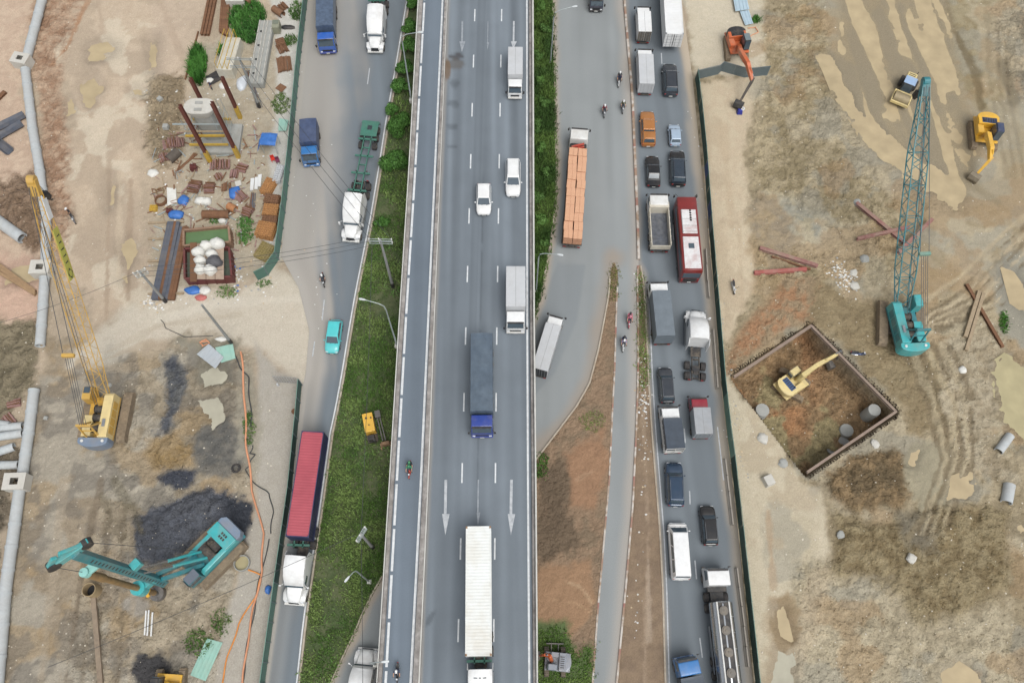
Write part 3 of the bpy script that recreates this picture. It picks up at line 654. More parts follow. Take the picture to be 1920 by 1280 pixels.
def col_deck(x, y, px, py, t):
    c = np.repeat(sl((121, 130, 138))[None], len(x), 0)
    n = fbm(x, y, 7, 5, 4); xx = x + .045 * y
    s = streak(xx, y, 7, .55, 60); s2 = streak(xx, y, 3, 1.6, 40)
    c = c * (.86 + .24 * s + .2 * (s2 - .5) + .12 * (n - .5) + .1 * (fbm(x, y, 1.5, 9, 3) - .5))[:, None]
    l1 = itp(DL1, py); l2 = itp(DL2, py); wr = itp(W_R, py); sr = itp(S_R, py); bl = itp(B_L, py)
    lane = (l2 - l1)
    for cx in ((sr + l1) / 2, (l1 + l2) / 2, (l2 + wr) / 2):       # polished wheel paths, darker oil strip between
        u = (px - cx) / lane
        c = c * (1 + .09 * (np.exp(-((np.abs(u) - .25) / .09) ** 2) - 1.2 * np.exp(-(u / .12) ** 2)))[:, None]
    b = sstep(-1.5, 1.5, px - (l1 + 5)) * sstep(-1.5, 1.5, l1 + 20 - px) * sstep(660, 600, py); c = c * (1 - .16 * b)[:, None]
    d = sstep(3, 0, np.abs(px - (l1 + l2) / 2 + 2)) * sstep(280, 330, py) * sstep(.35, .6, fbm(x, y, 1.2, 3, 3)); c = c * (1 - .25 * d)[:, None]
    d = sstep(7, 0, px - sr + (n - .5) * 4) * (px > sr - 2); c = mixc(c, sl((170, 164, 156)), d * .55)
    m_ = (px < bl) ; c = np.where(m_[:, None], c * np.array([.90, .94, .99]), c)
    # old repairs and stains near the separator
    k = fbm(x, y, .9, 2, 4)
    q = sstep(1.15, .75, np.hypot((px - 856) / 14, (py - 106) / 6) + (k - .5)); c = mixc(c, sl((74, 72, 74)), q * .8)
    q = sstep(1.15, .7, np.hypot((px - 850) / 20, (py - 120) / 9) + (k - .5)); c = mixc(c, sl((100, 96, 92)), q * .7)
    q = sstep(1.1, .8, np.hypot((px - 838) / 7, (py - 130) / 20) + (k - .5) * .6); c = mixc(c, sl((120, 100, 80)), q * .8)
    for yy, w_ in ((158, 8), (195, 7), (237, 5), (275, 4)):
        q = sstep(1.2, .6, np.hypot((px - 852 + (yy - 158) * .05) / 11, (py - yy) / w_) + (k - .5) * 1.2); c = c * (1 - .28 * q)[:, None]
    q = sstep(1.2, .6, np.hypot((px - 806 + .5 * (py - 1160)) / 6, (py - 1160) / 18) + (k - .5)); c = c * (1 - .3 * q)[:, None]
    return c
strip('flyover_deck', D_L, D_R, DZ, M_asph, col_deck, -400, 1680, 420, 130)
M_conc = mat('bridge_concrete', S(176, 172, 166), .9, var=.14, sc=.8, dirt=.5, dcol=S(120, 112, 104), bump=.2)
M_concd = mat('grimy_concrete', S(160, 156, 152), .9, var=.3, sc=1.6, dirt=.9, dcol=S(116, 110, 106), bump=.3)
M_concl = mat('pale_concrete', S(206, 206, 200), .85, var=.1, sc=1.2, dirt=.4, dcol=S(160, 156, 148))
fly = thing('flyover', 'grey concrete flyover carrying three lanes and a motorbike lane', 'bridge', (0, 0, 0))
def sweep(name, prof, left, right, m, mi=0):
    """profile points (u across from left 0 to right 1, height above deck) swept along the flyover"""
    rings = []
    for y in np.linspace(-400, 1680, 40):
        xl, xr = float(itp(left, y)), float(itp(right, y)); r = []
        for u, z in prof:
            r.append(P(xl, y, DZ).lerp(P(xr, y, DZ), u) + Vector((0, 0, z)))
        rings.append(r)
    mb = MB(); mb.loft(rings); return mb.build(name, m, fly)
EL = [(x + 8.5, y) for x, y in D_L]; ER = [(x - 9, y) for x, y in D_R]
sweep('deck_slab', [(0, -.02), (1, -.02), (1, -.5), (.8, -1.3), (.2, -1.3), (0, -.5)], D_L, D_R, M_conc)
sweep('parapet', [(0, -.3), (0, .78), (.16, .82), (.2, .78), (.24, .42), (.9, .36), (1, .02), (1, -.3)], D_L, EL, M_concd)
sweep('parapet_rail', [(-.02, .8), (-.02, .9), (.2, .9), (.2, .8)], D_L, EL, M_concl)
sweep('parapet', [(0, -.3), (0, .1), (.12, .4), (.55, .44), (.62, .78), (.7, .82), (1, .78), (1, -.3)], ER, D_R, M_concd)
sweep('parapet_rail', [(.72, .8), (.72, .9), (1.02, .9), (1.02, .8)], ER, D_R, M_concl)
SL = [(x + 4, y) for x, y in B_L]
sweep('separator', [(0, -.1), (.04, .45), (.3, .5), (.72, .5), (.95, .42), (1, -.1)], SL, S_R, M_concd)
sweep('separator_edge', [(.8, .49), (.8, .54), (.99, .54), (.99, .44)], SL, S_R, M_concl)
for y in (-260, 40, 330, 560, 960, 1250, 1560):
    mb = MB()
    for k in (.18, .5, .82):
        a = P(float(itp(D_L, y)), y, DZ).lerp(P(float(itp(D_R, y)), y, DZ), k)
        mb.tube((a.x, a.y, -.6), (a.x, a.y, DZ - 1.9), .6, n=14)
    a = P(float(itp(D_L, y)), y, DZ).lerp(P(float(itp(D_R, y)), y, DZ), .06); b = P(float(itp(D_L, y)), y, DZ).lerp(P(float(itp(D_R, y)), y, DZ), .94)
    mb.bar((a.x, a.y, DZ - 1.75), (b.x, b.y, DZ - 1.75), 1.4, 1.0)
    mb.build('pier', M_conc, fly)
# painted lines on the deck
PZ = DZ + .006
y = 18 - 4 * 66
def dash_rows():
    ys = [103, 196, 293, 396, 502, 614, 737.6, 867, 1009, 1159.6]
    tops = [-520 + 0] ; tops = []
    inv = lambda v: 1 / (v + 3033); a, b = inv(103), inv(1159.6); s = (b - a) / 9
    for k in range(-6, 14): tops.append(1 / (a + s * k) - 3033)
    return tops
for L in (DL1, DL2):
    for t in dash_rows():
        if -390 < t < 1560:
            ln = .265 * (1 / (1 / (t + 3033) + (1 / (1159.6 + 3033) - 1 / (103 + 3033)) / 9) - 3033 - t)
            ribbon('lane_marking', [(float(itp(L, t)), t), (float(itp(L, t + ln)), t + ln)], .15, PZ, M_paint)
ribbon('lane_marking', resamp(W_R, -380, 1660, 20), .2, PZ, M_paint)
ribbon('lane_marking', resamp(B_L, -380, 1660, 20), .24, PZ, M_paint)
yy = -360
while yy < 1600:
    ln = 44 + (yy + 360) * .026
    ribbon('lane_marking', resamp(W_L, yy, yy + ln, 2), .24, PZ, M_paint); yy += ln * 1.09
def arrow(x, y0, yh, y1, w, m, h=True):
    ribbon('lane_arrow', [(x, y0), (x - (yh - y0) * .018, yh)], .28 * w, PZ, m)
    a = P(x - 7 * w, yh, PZ); b = P(x + 7 * w, yh, PZ); c = P(x - 1, y1, PZ)
    mb = MB(); mb.add([a, c, b], [(0, 1, 2)]); struct(mb.build('lane_arrow', m))
arrow(836, 899, 963, 1003, 1, M_paintf); arrow(959, 899, 963, 1003, 1, M_paintf); M_pf2 = mat('worn_off_paint', S(160, 166, 172), .8, var=.15, sc=5, dirt=1.0, dcol=S(124, 132, 140)); arrow(897, 899, 960, 985, .5, M_pf2)
arrow(867, 40, 78, 98, .8, M_pf2); arrow(963.5, 40, 78, 92, .8, M_paintf); arrow(915, 40, 80, 94, .3, M_pf2)
# ================================================================ VEHICLES
class Kit:
    """parts of one kind of thing, kept as meshes so that copies share them"""
    def __init__(s): s.p = []
    def part(s, name, mb, role, parent=-1, smooth=0, bevel=0, seg=1, at=None, rot=None):
        me = mb if not isinstance(mb, MB) else mb.mesh(name, smooth, bevel, seg)
        s.p.append((name, me, role, parent, at, rot)); return len(s.p) - 1
    def make(s, name, label, cat, mats, loc, rz, group=None, scale=None):
        t = thing(name, label, cat, loc, rz, group); objs = []
        if scale: t.scale = scale
        for nm, me, role, par, at, rot in s.p:
            roles = role if isinstance(role, tuple) else (role,)
            ms = [mats.get(r) or M[r] for r in roles]
            o = link(nm, me, ms, t if par < 0 else objs[par], at)
            if rot: o.rotation_euler = rot
            objs.append(o)
        return t
def slab(mb, q, u0, u1, v0, v1, t=.014, mi=0):
    """thin plate on a quad (bl, br, tr, tl), proud by t"""
    q = [Vector(p) for p in q]
    def B(u, v): return q[0].lerp(q[1], u).lerp(q[3].lerp(q[2], u), v)
    n = (q[1] - q[0]).cross(q[3] - q[0]).normalized() * t
    c = [B(u0, v0), B(u1, v0), B(u1, v1), B(u0, v1)]
    return mb.loft([[p - n for p in c], [p + n for p in c]], mi)
def paint(name, c, rough=.32, dirt=.18, coat=.5, metal=0.0, dcol=None): return mat(name, S(*c), rough, metal, .09, 1.3, dirt=min(dirt * (1.9 if 'machine' in name or 'crane' in name else 1.3), .7), coat=coat, dcol=dcol)
M = dict(
    tyre=mat('tyre_rubber', S(52, 52, 54), .9, var=.2, sc=8, dirt=.4, dcol=S(120, 108, 94)),
    rim=mat('wheel_rim', S(150, 152, 156), .4, .6, .1, 5),
    rimd=mat('dull_rim', S(120, 116, 110), .6, .3, .2, 5, dirt=.5),
    glass=mat('car_glass', S(78, 92, 102), .06, 0, .1, 1, spec=.8),  # blue-grey base colour lightened to carry a painted sky reflection
    lamp=mat('headlamp_lens', S(222, 226, 230), .1, 0, .05, 3), tail=mat('tail_lamp', S(150, 34, 34), .2, 0, .05, 3),
    black=mat('black_plastic', S(44, 45, 48), .55, 0, .2, 4, dirt=.2), chassis=mat('truck_chassis', S(62, 60, 60), .7, .2, .25, 3, dirt=.5),
    grille=mat('grille_mesh', S(58, 60, 64), .5, .3, .2, 10), plate=mat('number_plate', S(225, 225, 220), .5, 0, .05, 6),
    chrome=mat('bright_metal', S(206, 210, 214), .18, .9, .05, 3), alu=mat('mill_aluminium', S(188, 192, 196), .35, .8, .08, 3, dirt=.2),
    white=paint('white_paint', (238, 240, 240)), whited=paint('dusty_white_paint', (226, 227, 224), .4, .3), boxw=mat('white_panel', S(234, 236, 236), .45, 0, .05, .8, dirt=.28, dcol=S(196, 190, 178)),
    boxg=mat('pale_grey_panel', S(200, 203, 206), .45, 0, .06, .8, dirt=.3, dcol=S(168, 164, 156)), silver=paint('silver_paint', (188, 192, 196), .3, .15, .4, .5),
    seam=mat('panel_seam', S(150, 152, 152), .6, 0, .1, 4))

def wheels(K, xs_ys, r, w, role_rim='rim', dual=False):
    for x, y in xs_ys:
        mb = MB(); s = 1 if x > 0 else -1
        mb.tube((-w / 2, 0, 0), (w / 2, 0, 0), r, n=18)
        i = K.part('wheel', mb, 'tyre', at=(x, y, r), smooth=40, bevel=.03)
        mb = MB(); mb.tube((s * (w / 2 - .01), 0, 0), (s * (w / 2 + .012), 0, 0), r * .6, r * .55, n=14)
        mb.tube((s * (w / 2 + .012), 0, 0), (s * (w / 2 + .04), 0, 0), r * .2, n=8)
        K.part('rim', mb, role_rim, i, smooth=40)

def car_kit(L=4.6, W=1.85, Hh=1.65, kind='suv'):
    K = Kit(); w = W / 2; f = L / 2
    zb, zbelt = .24, Hh * .56
    if kind == 'sedan': cab = dict(yb0=.95, yr0=.35, yr1=-.85, yb1=-1.65, hood=Hh * .53, deck=Hh * .57)
    elif kind == 'van': cab = dict(yb0=f - .55, yr0=f - 1.25, yr1=-f + .22, yb1=-f + .08, hood=Hh * .52, deck=Hh * .5)
    elif kind == 'pickup': cab = dict(yb0=1.15, yr0=.55, yr1=-.95, yb1=-1.2, hood=Hh * .58, deck=Hh * .56)
    elif kind == 'hatch': cab = dict(yb0=f - .98, yr0=f - 1.65, yr1=-f + .55, yb1=-f + .12, hood=Hh * .56, deck=Hh * .56)
    else: cab = dict(yb0=f - 1.15, yr0=f - 1.85, yr1=-f + .48, yb1=-f + .14, hood=Hh * .58, deck=Hh * .56)
    yb0, yr0, yr1, yb1 = cab['yb0'], cab['yr0'], cab['yr1'], cab['yb1']; hood = cab['hood']; deck = cab['deck']
    # body shell
    secs = [(-f, .80, .42, deck * .72, deck * .74), (-f + .07, .90, .32, deck * .9, deck * .95), (-f + .3, .97, zb, deck * .96, deck), (-f + .8, 1, zb, deck * .97, deck + .01),
            (yb1 + .3, 1, zb, zbelt, zbelt + .03), (0, 1, zb, zbelt, zbelt + .03), (yb0 - .2, 1, zb, zbelt * .98, zbelt + .03), (yb0 + .05, .995, zb, hood * .97, hood + .035),
            ((yb0 + f) / 2, .975, zb, hood * .93, hood + .03), (f - .35, .93, zb + .02, hood * .84, hood * .93), (f - .12, .84, .30, hood * .72, hood * .80), (f, .70, .38, hood * .56, hood * .62)]
    secs.sort(key=lambda a: a[0]); rings = []
    for y, ws, z0, z1, z2 in secs:
        a = w * ws
        rings.append([(-.84 * a, y, z0), (.84 * a, y, z0), (.97 * a, y, z0 + .14), (a, y, (z0 + z1) * .55), (.965 * a, y, z1 - .04), (.88 * a, y, z1 + (z2 - z1) * .5), (.5 * a, y, z2), (-.5 * a, y, z2), (-.88 * a, y, z1 + (z2 - z1) * .5), (-.965 * a, y, z1 - .04), (-a, y, (z0 + z1) * .55), (-.97 * a, y, z0 + .14)])
    mb = MB(); mb.loft(rings); b = K.part('body', mb, 'body', smooth=42)
    # cabin: hull in body colour, glass set on its faces
    wb, wr, zr = w * .93, w * .77, Hh
    zc = zbelt - .02
    base = [(-wb, yb1, zc), (wb, yb1, zc), (wb, yb0, zc), (-wb, yb0, zc)]; top = [(-wr, yr1, zr - .03), (wr, yr1, zr - .03), (wr, yr0, zr - .02), (-wr, yr0, zr - .02)]
    mb = MB()
    mid = [(-wr * .98, (yr0 + yr1) / 2, zr)]
    mb.loft([base, top], caps=True)
    cb = K.part('cabin', mb, 'roof', smooth=50, bevel=.07, seg=3)
    fw = [base[2], base[3], top[3], top[2]]; rw = [base[0], base[1], top[1], top[0]]; rs = [base[1], base[2], top[2], top[1]]; ls = [base[3], base[0], top[0], top[3]]
    mb = MB(); slab(mb, fw, .06, .94, .10, .90); K.part('windscreen', mb, 'glass', cb)
    mb = MB(); slab(mb, rw, .08, .92, .34 if kind != 'van' else .5, .88); K.part('rear_window', mb, 'glass', cb)
    for q in (rs, ls):
        n = 3 if kind in ('suv', 'van') else 2
        for i in range(n):
            u0 = .07 + .86 * i / n; u1 = .07 + .86 * (i + 1) / n - .03
            mb = MB(); slab(mb, q, u0, u1, .22, .86); K.part('side_window', mb, 'glass', cb)
    if kind == 'pickup':      # canopy over the load bed
        mb = MB(); mb.loft([[(-w * .9, -f + .12, deck - .02), (w * .9, -f + .12, deck - .02), (w * .9, yb1 - .04, deck - .02), (-w * .9, yb1 - .04, deck - .02)], [(-w * .76, -f + .3, Hh - .06), (w * .76, -f + .3, Hh - .06), (w * .8, yb1 - .06, Hh - .04), (-w * .8, yb1 - .06, Hh - .04)]])
        c2 = K.part('canopy', mb, 'roof', smooth=50, bevel=.06, seg=2)
        mb = MB(); slab(mb, [(-w * .9, -f + .12, deck), (w * .9, -f + .12, deck), (w * .76, -f + .3, Hh - .06), (-w * .76, -f + .3, Hh - .06)], .1, .9, .2, .85); K.part('rear_window', mb, 'glass', c2)
    if kind == 'suv':
        for s in (-1, 1):
            mb = MB(); mb.path([(s * wr * .9, yr1 + .15, zr), (s * wr * .9, yr1 + .3, zr + .055), (s * wr * .9, yr0 - .45, zr + .055), (s * wr * .9, yr0 - .3, zr)], .02, 5); K.part('roof_rail', mb, 'rail')
    wheels(K, [(s * (w - .11), y) for y in (f - .86, -f + .84) for s in (-1, 1)], .335, .22)
    for s in (-1, 1):
        mb = MB(); mb.box(s * w * .62, f - .2, hood * .70, .34, .28, .13); K.part('headlight', mb, 'lamp', bevel=.03)
        mb = MB(); mb.box(s * w * .76, -f + .085, deck * .82, .22, .1, .2); K.part('tail_light', mb, 'tail', bevel=.02)
        mb = MB(); mb.box(s * (w + .1), yb0 - .38, zbelt + .07, .2, .12, .14, ty=.6); K.part('mirror', mb, 'roof', bevel=.03)
    mb = MB(); mb.box(0, f - .04, hood * .52, w * .9, .1, .14); K.part('grille', mb, 'grille')
    mb = MB(); mb.box(0, -f - .005, .52, .44, .03, .13); K.part('number_plate', mb, 'plate')
    mb = MB(); mb.box(0, f - .01, .42, .44, .05, .11); K.part('number_plate', mb, 'plate')
    for q in ((.25, .7), (-.3, .35)):
        mb = MB(); mb.bar((q[0], yb0 - .02, zc + .06), (q[0] - .42, yb0 - .16, zc + .17), .025); K.part('wiper', mb, 'black')
    return K
KITS = {k: car_kit(*a) for k, a in dict(suv=(4.75, 1.86, 1.74, 'suv'), sedan=(4.75, 1.82, 1.46, 'sedan'), hatch=(3.95, 1.74, 1.55, 'hatch'), pickup=(5.25, 1.88, 1.82, 'pickup'), van=(5.6, 1.95, 2.15, 'van')).items()}
def place_car(kind, rear, front, label, body, z=0.0, roof=None, group=None, name='car', cat='car', rail='chrome', wid=None):
    c, rz, L = span(rear, front, z + .75); base = {'suv': 4.75, 'sedan': 4.75, 'hatch': 3.95, 'pickup': 5.25, 'van': 5.6}[kind]
    s = L / base
    KITS[kind].make(name, label, cat, dict(body=body, roof=roof or body, rail=M[rail]), (c.x, c.y, z), rz, group, (wid or min(max(s, .92), 1.08), s, min(max(s, .95), 1.06)))
p_blk = paint('black_car_paint', (20, 22, 26), .2, .05, .6); p_grey = paint('graphite_car_paint', (58, 64, 72), .22, .06, .6, .2); p_navy = paint('blue_black_car_paint', (40, 66, 92), .2, .05, .8, .3)
p_org = paint('bronze_orange_car_paint', (186, 122, 62), .25, .15, .7, .2); p_ice = paint('ice_blue_car_paint', (176, 196, 216), .25, .12, .7, .2); p_teal = paint('turquoise_car_paint', (84, 206, 210), .3, .1, .6)
p_wht = M['white']; p_blur = paint('sky_sheen_black_roof', (52, 66, 80), .12, .05, 1.0, .3)  # last one: sky sheen on a black roof, put into a blue-grey colour
place_car('suv', (962, 300), (962, 367), 'white sport utility car on the flyover, ahead of the smaller white hatchback', p_wht, DZ, wid=.98)
place_car('hatch', (907, 344), (907, 401), 'small white hatchback in the middle lane of the flyover', p_wht, DZ, wid=1.03)
place_car('hatch', (630, 599), (621, 661), 'turquoise taxi hatchback driving down the left road beside the grass', p_teal, wid=1.0)
place_car('suv', (1258, 179), (1255, 120), 'dark grey people carrier behind the white container truck', p_grey, roof=p_grey, rail='black')
place_car('pickup', (1216, 273), (1213, 209), 'bronze orange pickup with closed canopy in the traffic queue', p_org, name='pickup', cat='pickup')
place_car('hatch', (1267, 272), (1264, 232), 'small ice blue hatchback beside the orange pickup', p_ice)
place_car('sedan', (1226, 349), (1223, 291), 'black saloon car with bright rear window ahead of the dump truck', p_blk)
place_car('suv', (1272, 348), (1269, 282), 'tall black off-road car ahead of the red coach', p_blk, roof=p_blur, rail='black')
place_car('suv', (1252, 755), (1246, 688), 'dark grey estate car with silver roof rails behind the grey tarpaulin truck', p_grey)
place_car('suv', (1267, 949), (1263, 866), 'blue-black sport utility car with pale sheen on its roof, ahead of the white van', p_navy, roof=p_navy)
place_car('suv', (1333, 1022), (1325, 947), 'black sport utility car with silver roof rails ahead of the tanker', p_blk)
place_car('van', (1277, 1087), (1269, 979), 'long white minibus in the left queue lane', p_wht, name='minibus', cat='van')

# ---------------------------------------------------------------- trucks (origin under the front of the load, +Y forward)
def coe_cab(K, y0, Lc, W, Hc, role='cab', z0=.55, visor=True, mirr=True, roofrole=None):
    w = W / 2; y1 = y0 + Lc
    prof = [(y0, z0), (y1 - .08, z0), (y1, z0 + .3), (y1 - .04, Hc * .60), (y1 - .36, Hc - .12), (y1 - .52, Hc), (y0 + .08, Hc), (y0, Hc - .1)]
    rings = []
    for x, sc in ((-w, .94), (-w + .07, 1), (w - .07, 1), (w, .94)):
        cy = (y0 + y1) / 2; cz = Hc * .6
        rings.append([(x * (1 if z < cz else .95), cy + (y - cy) * (sc * .02 + .98), z if sc == 1 else z - (.05 if z > cz else 0)) for y, z in prof])
    mb = MB(); mb.loft(rings); c = K.part('cab', mb, role, smooth=35, bevel=.03, seg=2)
    mb = MB(); slab(mb, [(w * .95, y1 - .04, Hc * .60), (-w * .95, y1 - .04, Hc * .60), (-w * .90, y1 - .36, Hc - .12), (w * .90, y1 - .36, Hc - .12)], .04, .96, .08, .96, .02); K.part('windscreen', mb, 'glass', c)
    for s in (-1, 1):
        q = [(s * (w + .002), y0 + Lc * .3, Hc * .58), (s * (w + .002), y1 - .18, Hc * .58), (s * w * .955, y1 - .42, Hc - .14), (s * w * .955, y0 + Lc * .3, Hc - .14)]
        if s < 0: q = [q[1], q[0], q[3], q[2]]
        mb = MB(); slab(mb, q, .04, .96, .06, .94, .016); K.part('side_window', mb, 'glass', c)
        q = [(s * (w + .002), y0 + Lc * .24, z0 + .1), (s * (w + .002), y1 - .14, z0 + .1), (s * (w + .002), y1 - .14, Hc * .55), (s * (w + .002), y0 + Lc * .24, Hc * .55)]
        if s < 0: q = [q[1], q[0], q[3], q[2]]
        mb = MB(); slab(mb, q, 0, 1, 0, 1, .012); K.part('door', mb, role, c, bevel=.006)
        mb = MB(); mb.box(s * w * .74, y1 - .02, z0 + .16, .3, .14, .2); K.part('headlight', mb, 'lamp', bevel=.03)
        mb = MB(); mb.path([(s * w * .95, y1 - .15, Hc * .86), (s * (w + .16), y1 + .04, Hc * .86), (s * (w + .18), y1 + .05, Hc * .62)], .018, 5)
        mb.box(s * (w + .2), y1 + .03, Hc * .72, .2, .08, .42); K.part('mirror', mb, 'black')
    mb = MB(); mb.box(0, y1 + .01, z0 - .02, W * .98, .22, .26); K.part('bumper', mb, 'bumper', bevel=.04)
    mb = MB(); mb.box(0, y1 - .02, z0 + .38, W * .6, .1, .24); K.part('grille', mb, 'grille')
    mb = MB(); mb.box(0, y1 + .125, z0 - .02, .46, .02, .14); K.part('number_plate', mb, 'plate')
    if visor:
        mb = MB(); mb.box(0, y1 - .34, Hc - .04, W * .88, .22, .03); K.part('sun_visor', mb, 'black')
    for q in (.35, -.25):
        mb = MB(); mb.bar((q, y1 - .03, Hc * .62), (q - .3, y1 - .2, Hc * .78), .025); K.part('wiper', mb, 'black')
    return c
def chassis(K, ya, yb, W, axles, r=.45, z=None, role_rim='rimd', front=None):
    z = z or r * 1.7
    mb = MB()
    for s in (-1, 1): mb.box(s * .42, (ya + yb) / 2, z, .1, yb - ya, .22)
    n = max(2, int((yb - ya) / 1.2))
    for i in range(n): mb.box(0, ya + (yb - ya) * (i + .5) / n, z, .84, .1, .14)
    mb.box(W * .38, (ya + yb) / 2, z - .12, .4, min(1.1, (yb - ya) * .3), .44); mb.box(-W * .38, (ya + yb) / 2 + .3, z - .12, .36, min(.8, (yb - ya) * .25), .4)
    K.part('chassis', mb, 'chassis')
    xs = []
    for y in axles: xs += [(-W / 2 + .22, y), (W / 2 - .22, y)]
    wheels(K, xs, r, .46, role_rim)
    if front is not None: wheels(K, [(-W / 2 + .14, front), (W / 2 - .14, front)], r, .28, role_rim)
    mb = MB(); mb.box(0, ya + .02, z - .2, W * .9, .1, .12); i = K.part('rear_bumper', mb, 'chassis')
    for s in (-1, 1):
        mb = MB(); mb.box(s * W * .36, ya - .035, z - .1, .32, .06, .13); K.part('tail_light', mb, 'tail', i)
def box_body(K, L, W, zf, h, role='box', seam=True, rear='plain', droof='box'):
    mb = MB(); mb.box(0, -L / 2, zf + h / 2, W, L, h); b = K.part('cargo_box', mb, role, bevel=.03, seg=1)
    for s in (-1, 1):
        mb = MB(); mb.box(s * W / 4, -L / 2, zf + h + .012, W / 2 - .03, L - .06, .03); K.part('roof_panel', mb, droof, b, bevel=.008)
        mb = MB(); mb.box(s * W / 4, -L - .018, zf + h / 2, W / 2 - .04, .04, h - .12); d = K.part('rear_door', mb, role if rear == 'plain' else rear, b, bevel=.008)
    mb = MB(); mb.box(0, -L / 2, zf + h + .008, .07, L - .06, .03); K.part('roof_seam', mb, 'seam', b)
    for s in (-1, 1):
        mb = MB()
        for k in (.3, .7): mb.tube((s * W / 2 * k, -L - .055, zf + .1), (s * W / 2 * k, -L - .055, zf + h - .1), .02, n=6)
        K.part('lock_bar', mb, 'alu', b)
        mb = MB(); n = max(3, int(L / .55))
        for i in range(n): mb.box(s * (W / 2 + .008), -L * (i + .5) / n, zf + h / 2, .02, .05, h - .1)
        K.part('side_rib', mb, role, b)
    return b
def tarp_body(K, L, W, zf, h, role='tarp', n=None, rear='tarp', sag=.06, frame=False):
    n = n or max(4, int(L / .75)); rings = []; w = W / 2
    for i in range(n * 2 + 1):
        y = -L * i / (n * 2); k = 0 if i % 2 == 0 else -sag; j = .012 * math.sin(i * 2.3)
        t = zf + h
        zl = zf + (h * .45 if frame else .05)
        rings.append([(-w + .0 + (0 if i % 2 == 0 else .025), y, zl), (w - (0 if i % 2 == 0 else .025), y, zl), (w, y, t - .16), (w - .03 + j, y, t - .05 + k * .4), (w * .55, y, t + k + j), (0, y, t + .04 + k), (-w * .55, y, t + k - j), (-w + .03 - j, y, t - .05 + k * .4), (-w, y, t - .16)])
    mb = MB(); mb.loft(rings); b = K.part('tarpaulin', mb, role, smooth=40)
    mb = MB(); mb.box(0, -L / 2, zf - .03, W, L, .12)
    if frame:
        for s in (-1, 1):
            for z in (.25, .6, h * .42): mb.box(s * w, -L / 2, zf + z, .05, L, .08)
            for i in range(7): mb.box(s * w, -L * (i + .02) / 6.1, zf + h * .3, .06, .06, h * .6)
        for z in (.3, h * .5, h * .9): mb.box(0, -L - .02, zf + z, W, .05, .07)
        for x in (-w, 0, w): mb.box(x * .97, -L - .02, zf + h * .48, .06, .06, h * .95)
    K.part('load_bed', mb, 'bed')
    return b
def truck(name, label, rear, front, zr, cabL, W, Hc, body='box', mats={}, z=0.0, h0=None, gap=.18, axles=None, cat='truck', Lmin=None, cabrole='cab', rear_role='plain', r=.45, frame=False, sag=.06, group=None):
    """cab-over truck; rear/front are the roof ends of its load in the photograph at height zr"""
    a = P(rear[0], rear[1], z + zr); b = P(front[0], front[1], z + zr); d = b - a; L = Lmin or d.length; rz = math.atan2(-d.x, d.y)
    K = Kit(); zf = h0 or r * 2 + .1
    if body == 'box': box_body(K, L, W, zf, zr - zf, rear=rear_role)
    else: tarp_body(K, L, W, zf, zr - zf, frame=frame, sag=sag)
    coe_cab(K, gap, cabL, W * .97, Hc, z0=.5 if Hc < 2.4 else .62)
    ax = axles if axles is not None else [-L * .72]
    chassis(K, -L + .05, gap + cabL * .5, W, ax, r, front=gap + cabL * .55)
    mm = dict(cab=M['white'], box=M['boxw'], tarp=M['boxg'], bumper=M['whited'], bed=M['chassis']); mm.update(mats)
    return K.make(name, label, cat, mm, (b.x, b.y, z), rz, group)
t_blue = mat('navy_tarpaulin', S(70, 84, 116), .5, 0, .25, 1.6, bump=.5, bsc=5, dirt=.35, dcol=S(104, 112, 132))
t_slate = mat('slate_tarpaulin', S(84, 98, 112), .42, 0, .2, 1.4, bump=.4, bsc=4, dirt=.4, dcol=S(120, 134, 146))
t_wet = mat('shiny_wrinkled_tarpaulin', S(92, 108, 130), .28, .15, .3, 2.0, bump=1.0, bsc=3.5)
t_grey = mat('grey_tarpaulin', S(112, 122, 130), .55, 0, .12, 1.2, bump=.2)
t_dark = mat('dark_blue_grey_tarpaulin', S(66, 76, 88), .5, 0, .15, 1.4, bump=.3)
b_blue = paint('bright_blue_cab_paint', (44, 98, 186), .3, .15, .5); b_deep = paint('deep_blue_cab_paint', (40, 66, 150), .3, .15, .5); b_mid = paint('mid_blue_cab_paint', (52, 120, 184), .35, .2, .4); b_red = paint('wine_red_cab_paint', (150, 36, 54), .3, .12, .6)
truck('box_truck', 'short white box truck on the flyover, farthest up the right lane', (966.5, 88), (966, 139), 2.75, 1.65, 1.85, 2.1, z=DZ, r=.36, mats=dict(box=M['boxg']))
truck('box_truck', 'white box truck with grey roof on the flyover behind the blue tarpaulin truck', (967, 499), (967, 574), 3.2, 1.75, 2.15, 2.35, z=DZ, r=.4, mats=dict(box=M['boxg']))
truck('tarpaulin_truck', 'long truck with slate tarpaulin and bright blue cab in the middle flyover lane', (903, 624), (903, 770), 3.4, 1.75, 2.4, 2.75, 'tarp', dict(cab=b_deep, tarp=t_slate, bumper=b_deep), DZ, axles=[-7.6, -6.3], r=.48)
truck('tarpaulin_truck', 'blue truck with shiny wrinkled tarpaulin at the top of the left road', (608, -45), (608, 48), 3.4, 1.7, 2.4, 2.75, 'tarp', dict(cab=b_blue, tarp=t_wet, bumper=b_deep), 0, axles=[-5.6, -4.4], r=.48, gap=.5)
truck('tarpaulin_truck', 'short blue truck with navy tarpaulin driving beside the green left fence', (576.5, 222), (577, 266), 2.9, 1.75, 2.2, 2.35, 'tarp', dict(cab=b_mid, tarp=t_blue, bumper=b_mid), 0, r=.42)
truck('box_truck', 'white box truck slanting out from under the flyover', (1012, 692), (1038, 607), 2.95, 1.5, 1.85, 2.15, mats=dict(box=M['boxg'], black2=M['black']), rear_role='grille', r=.36)
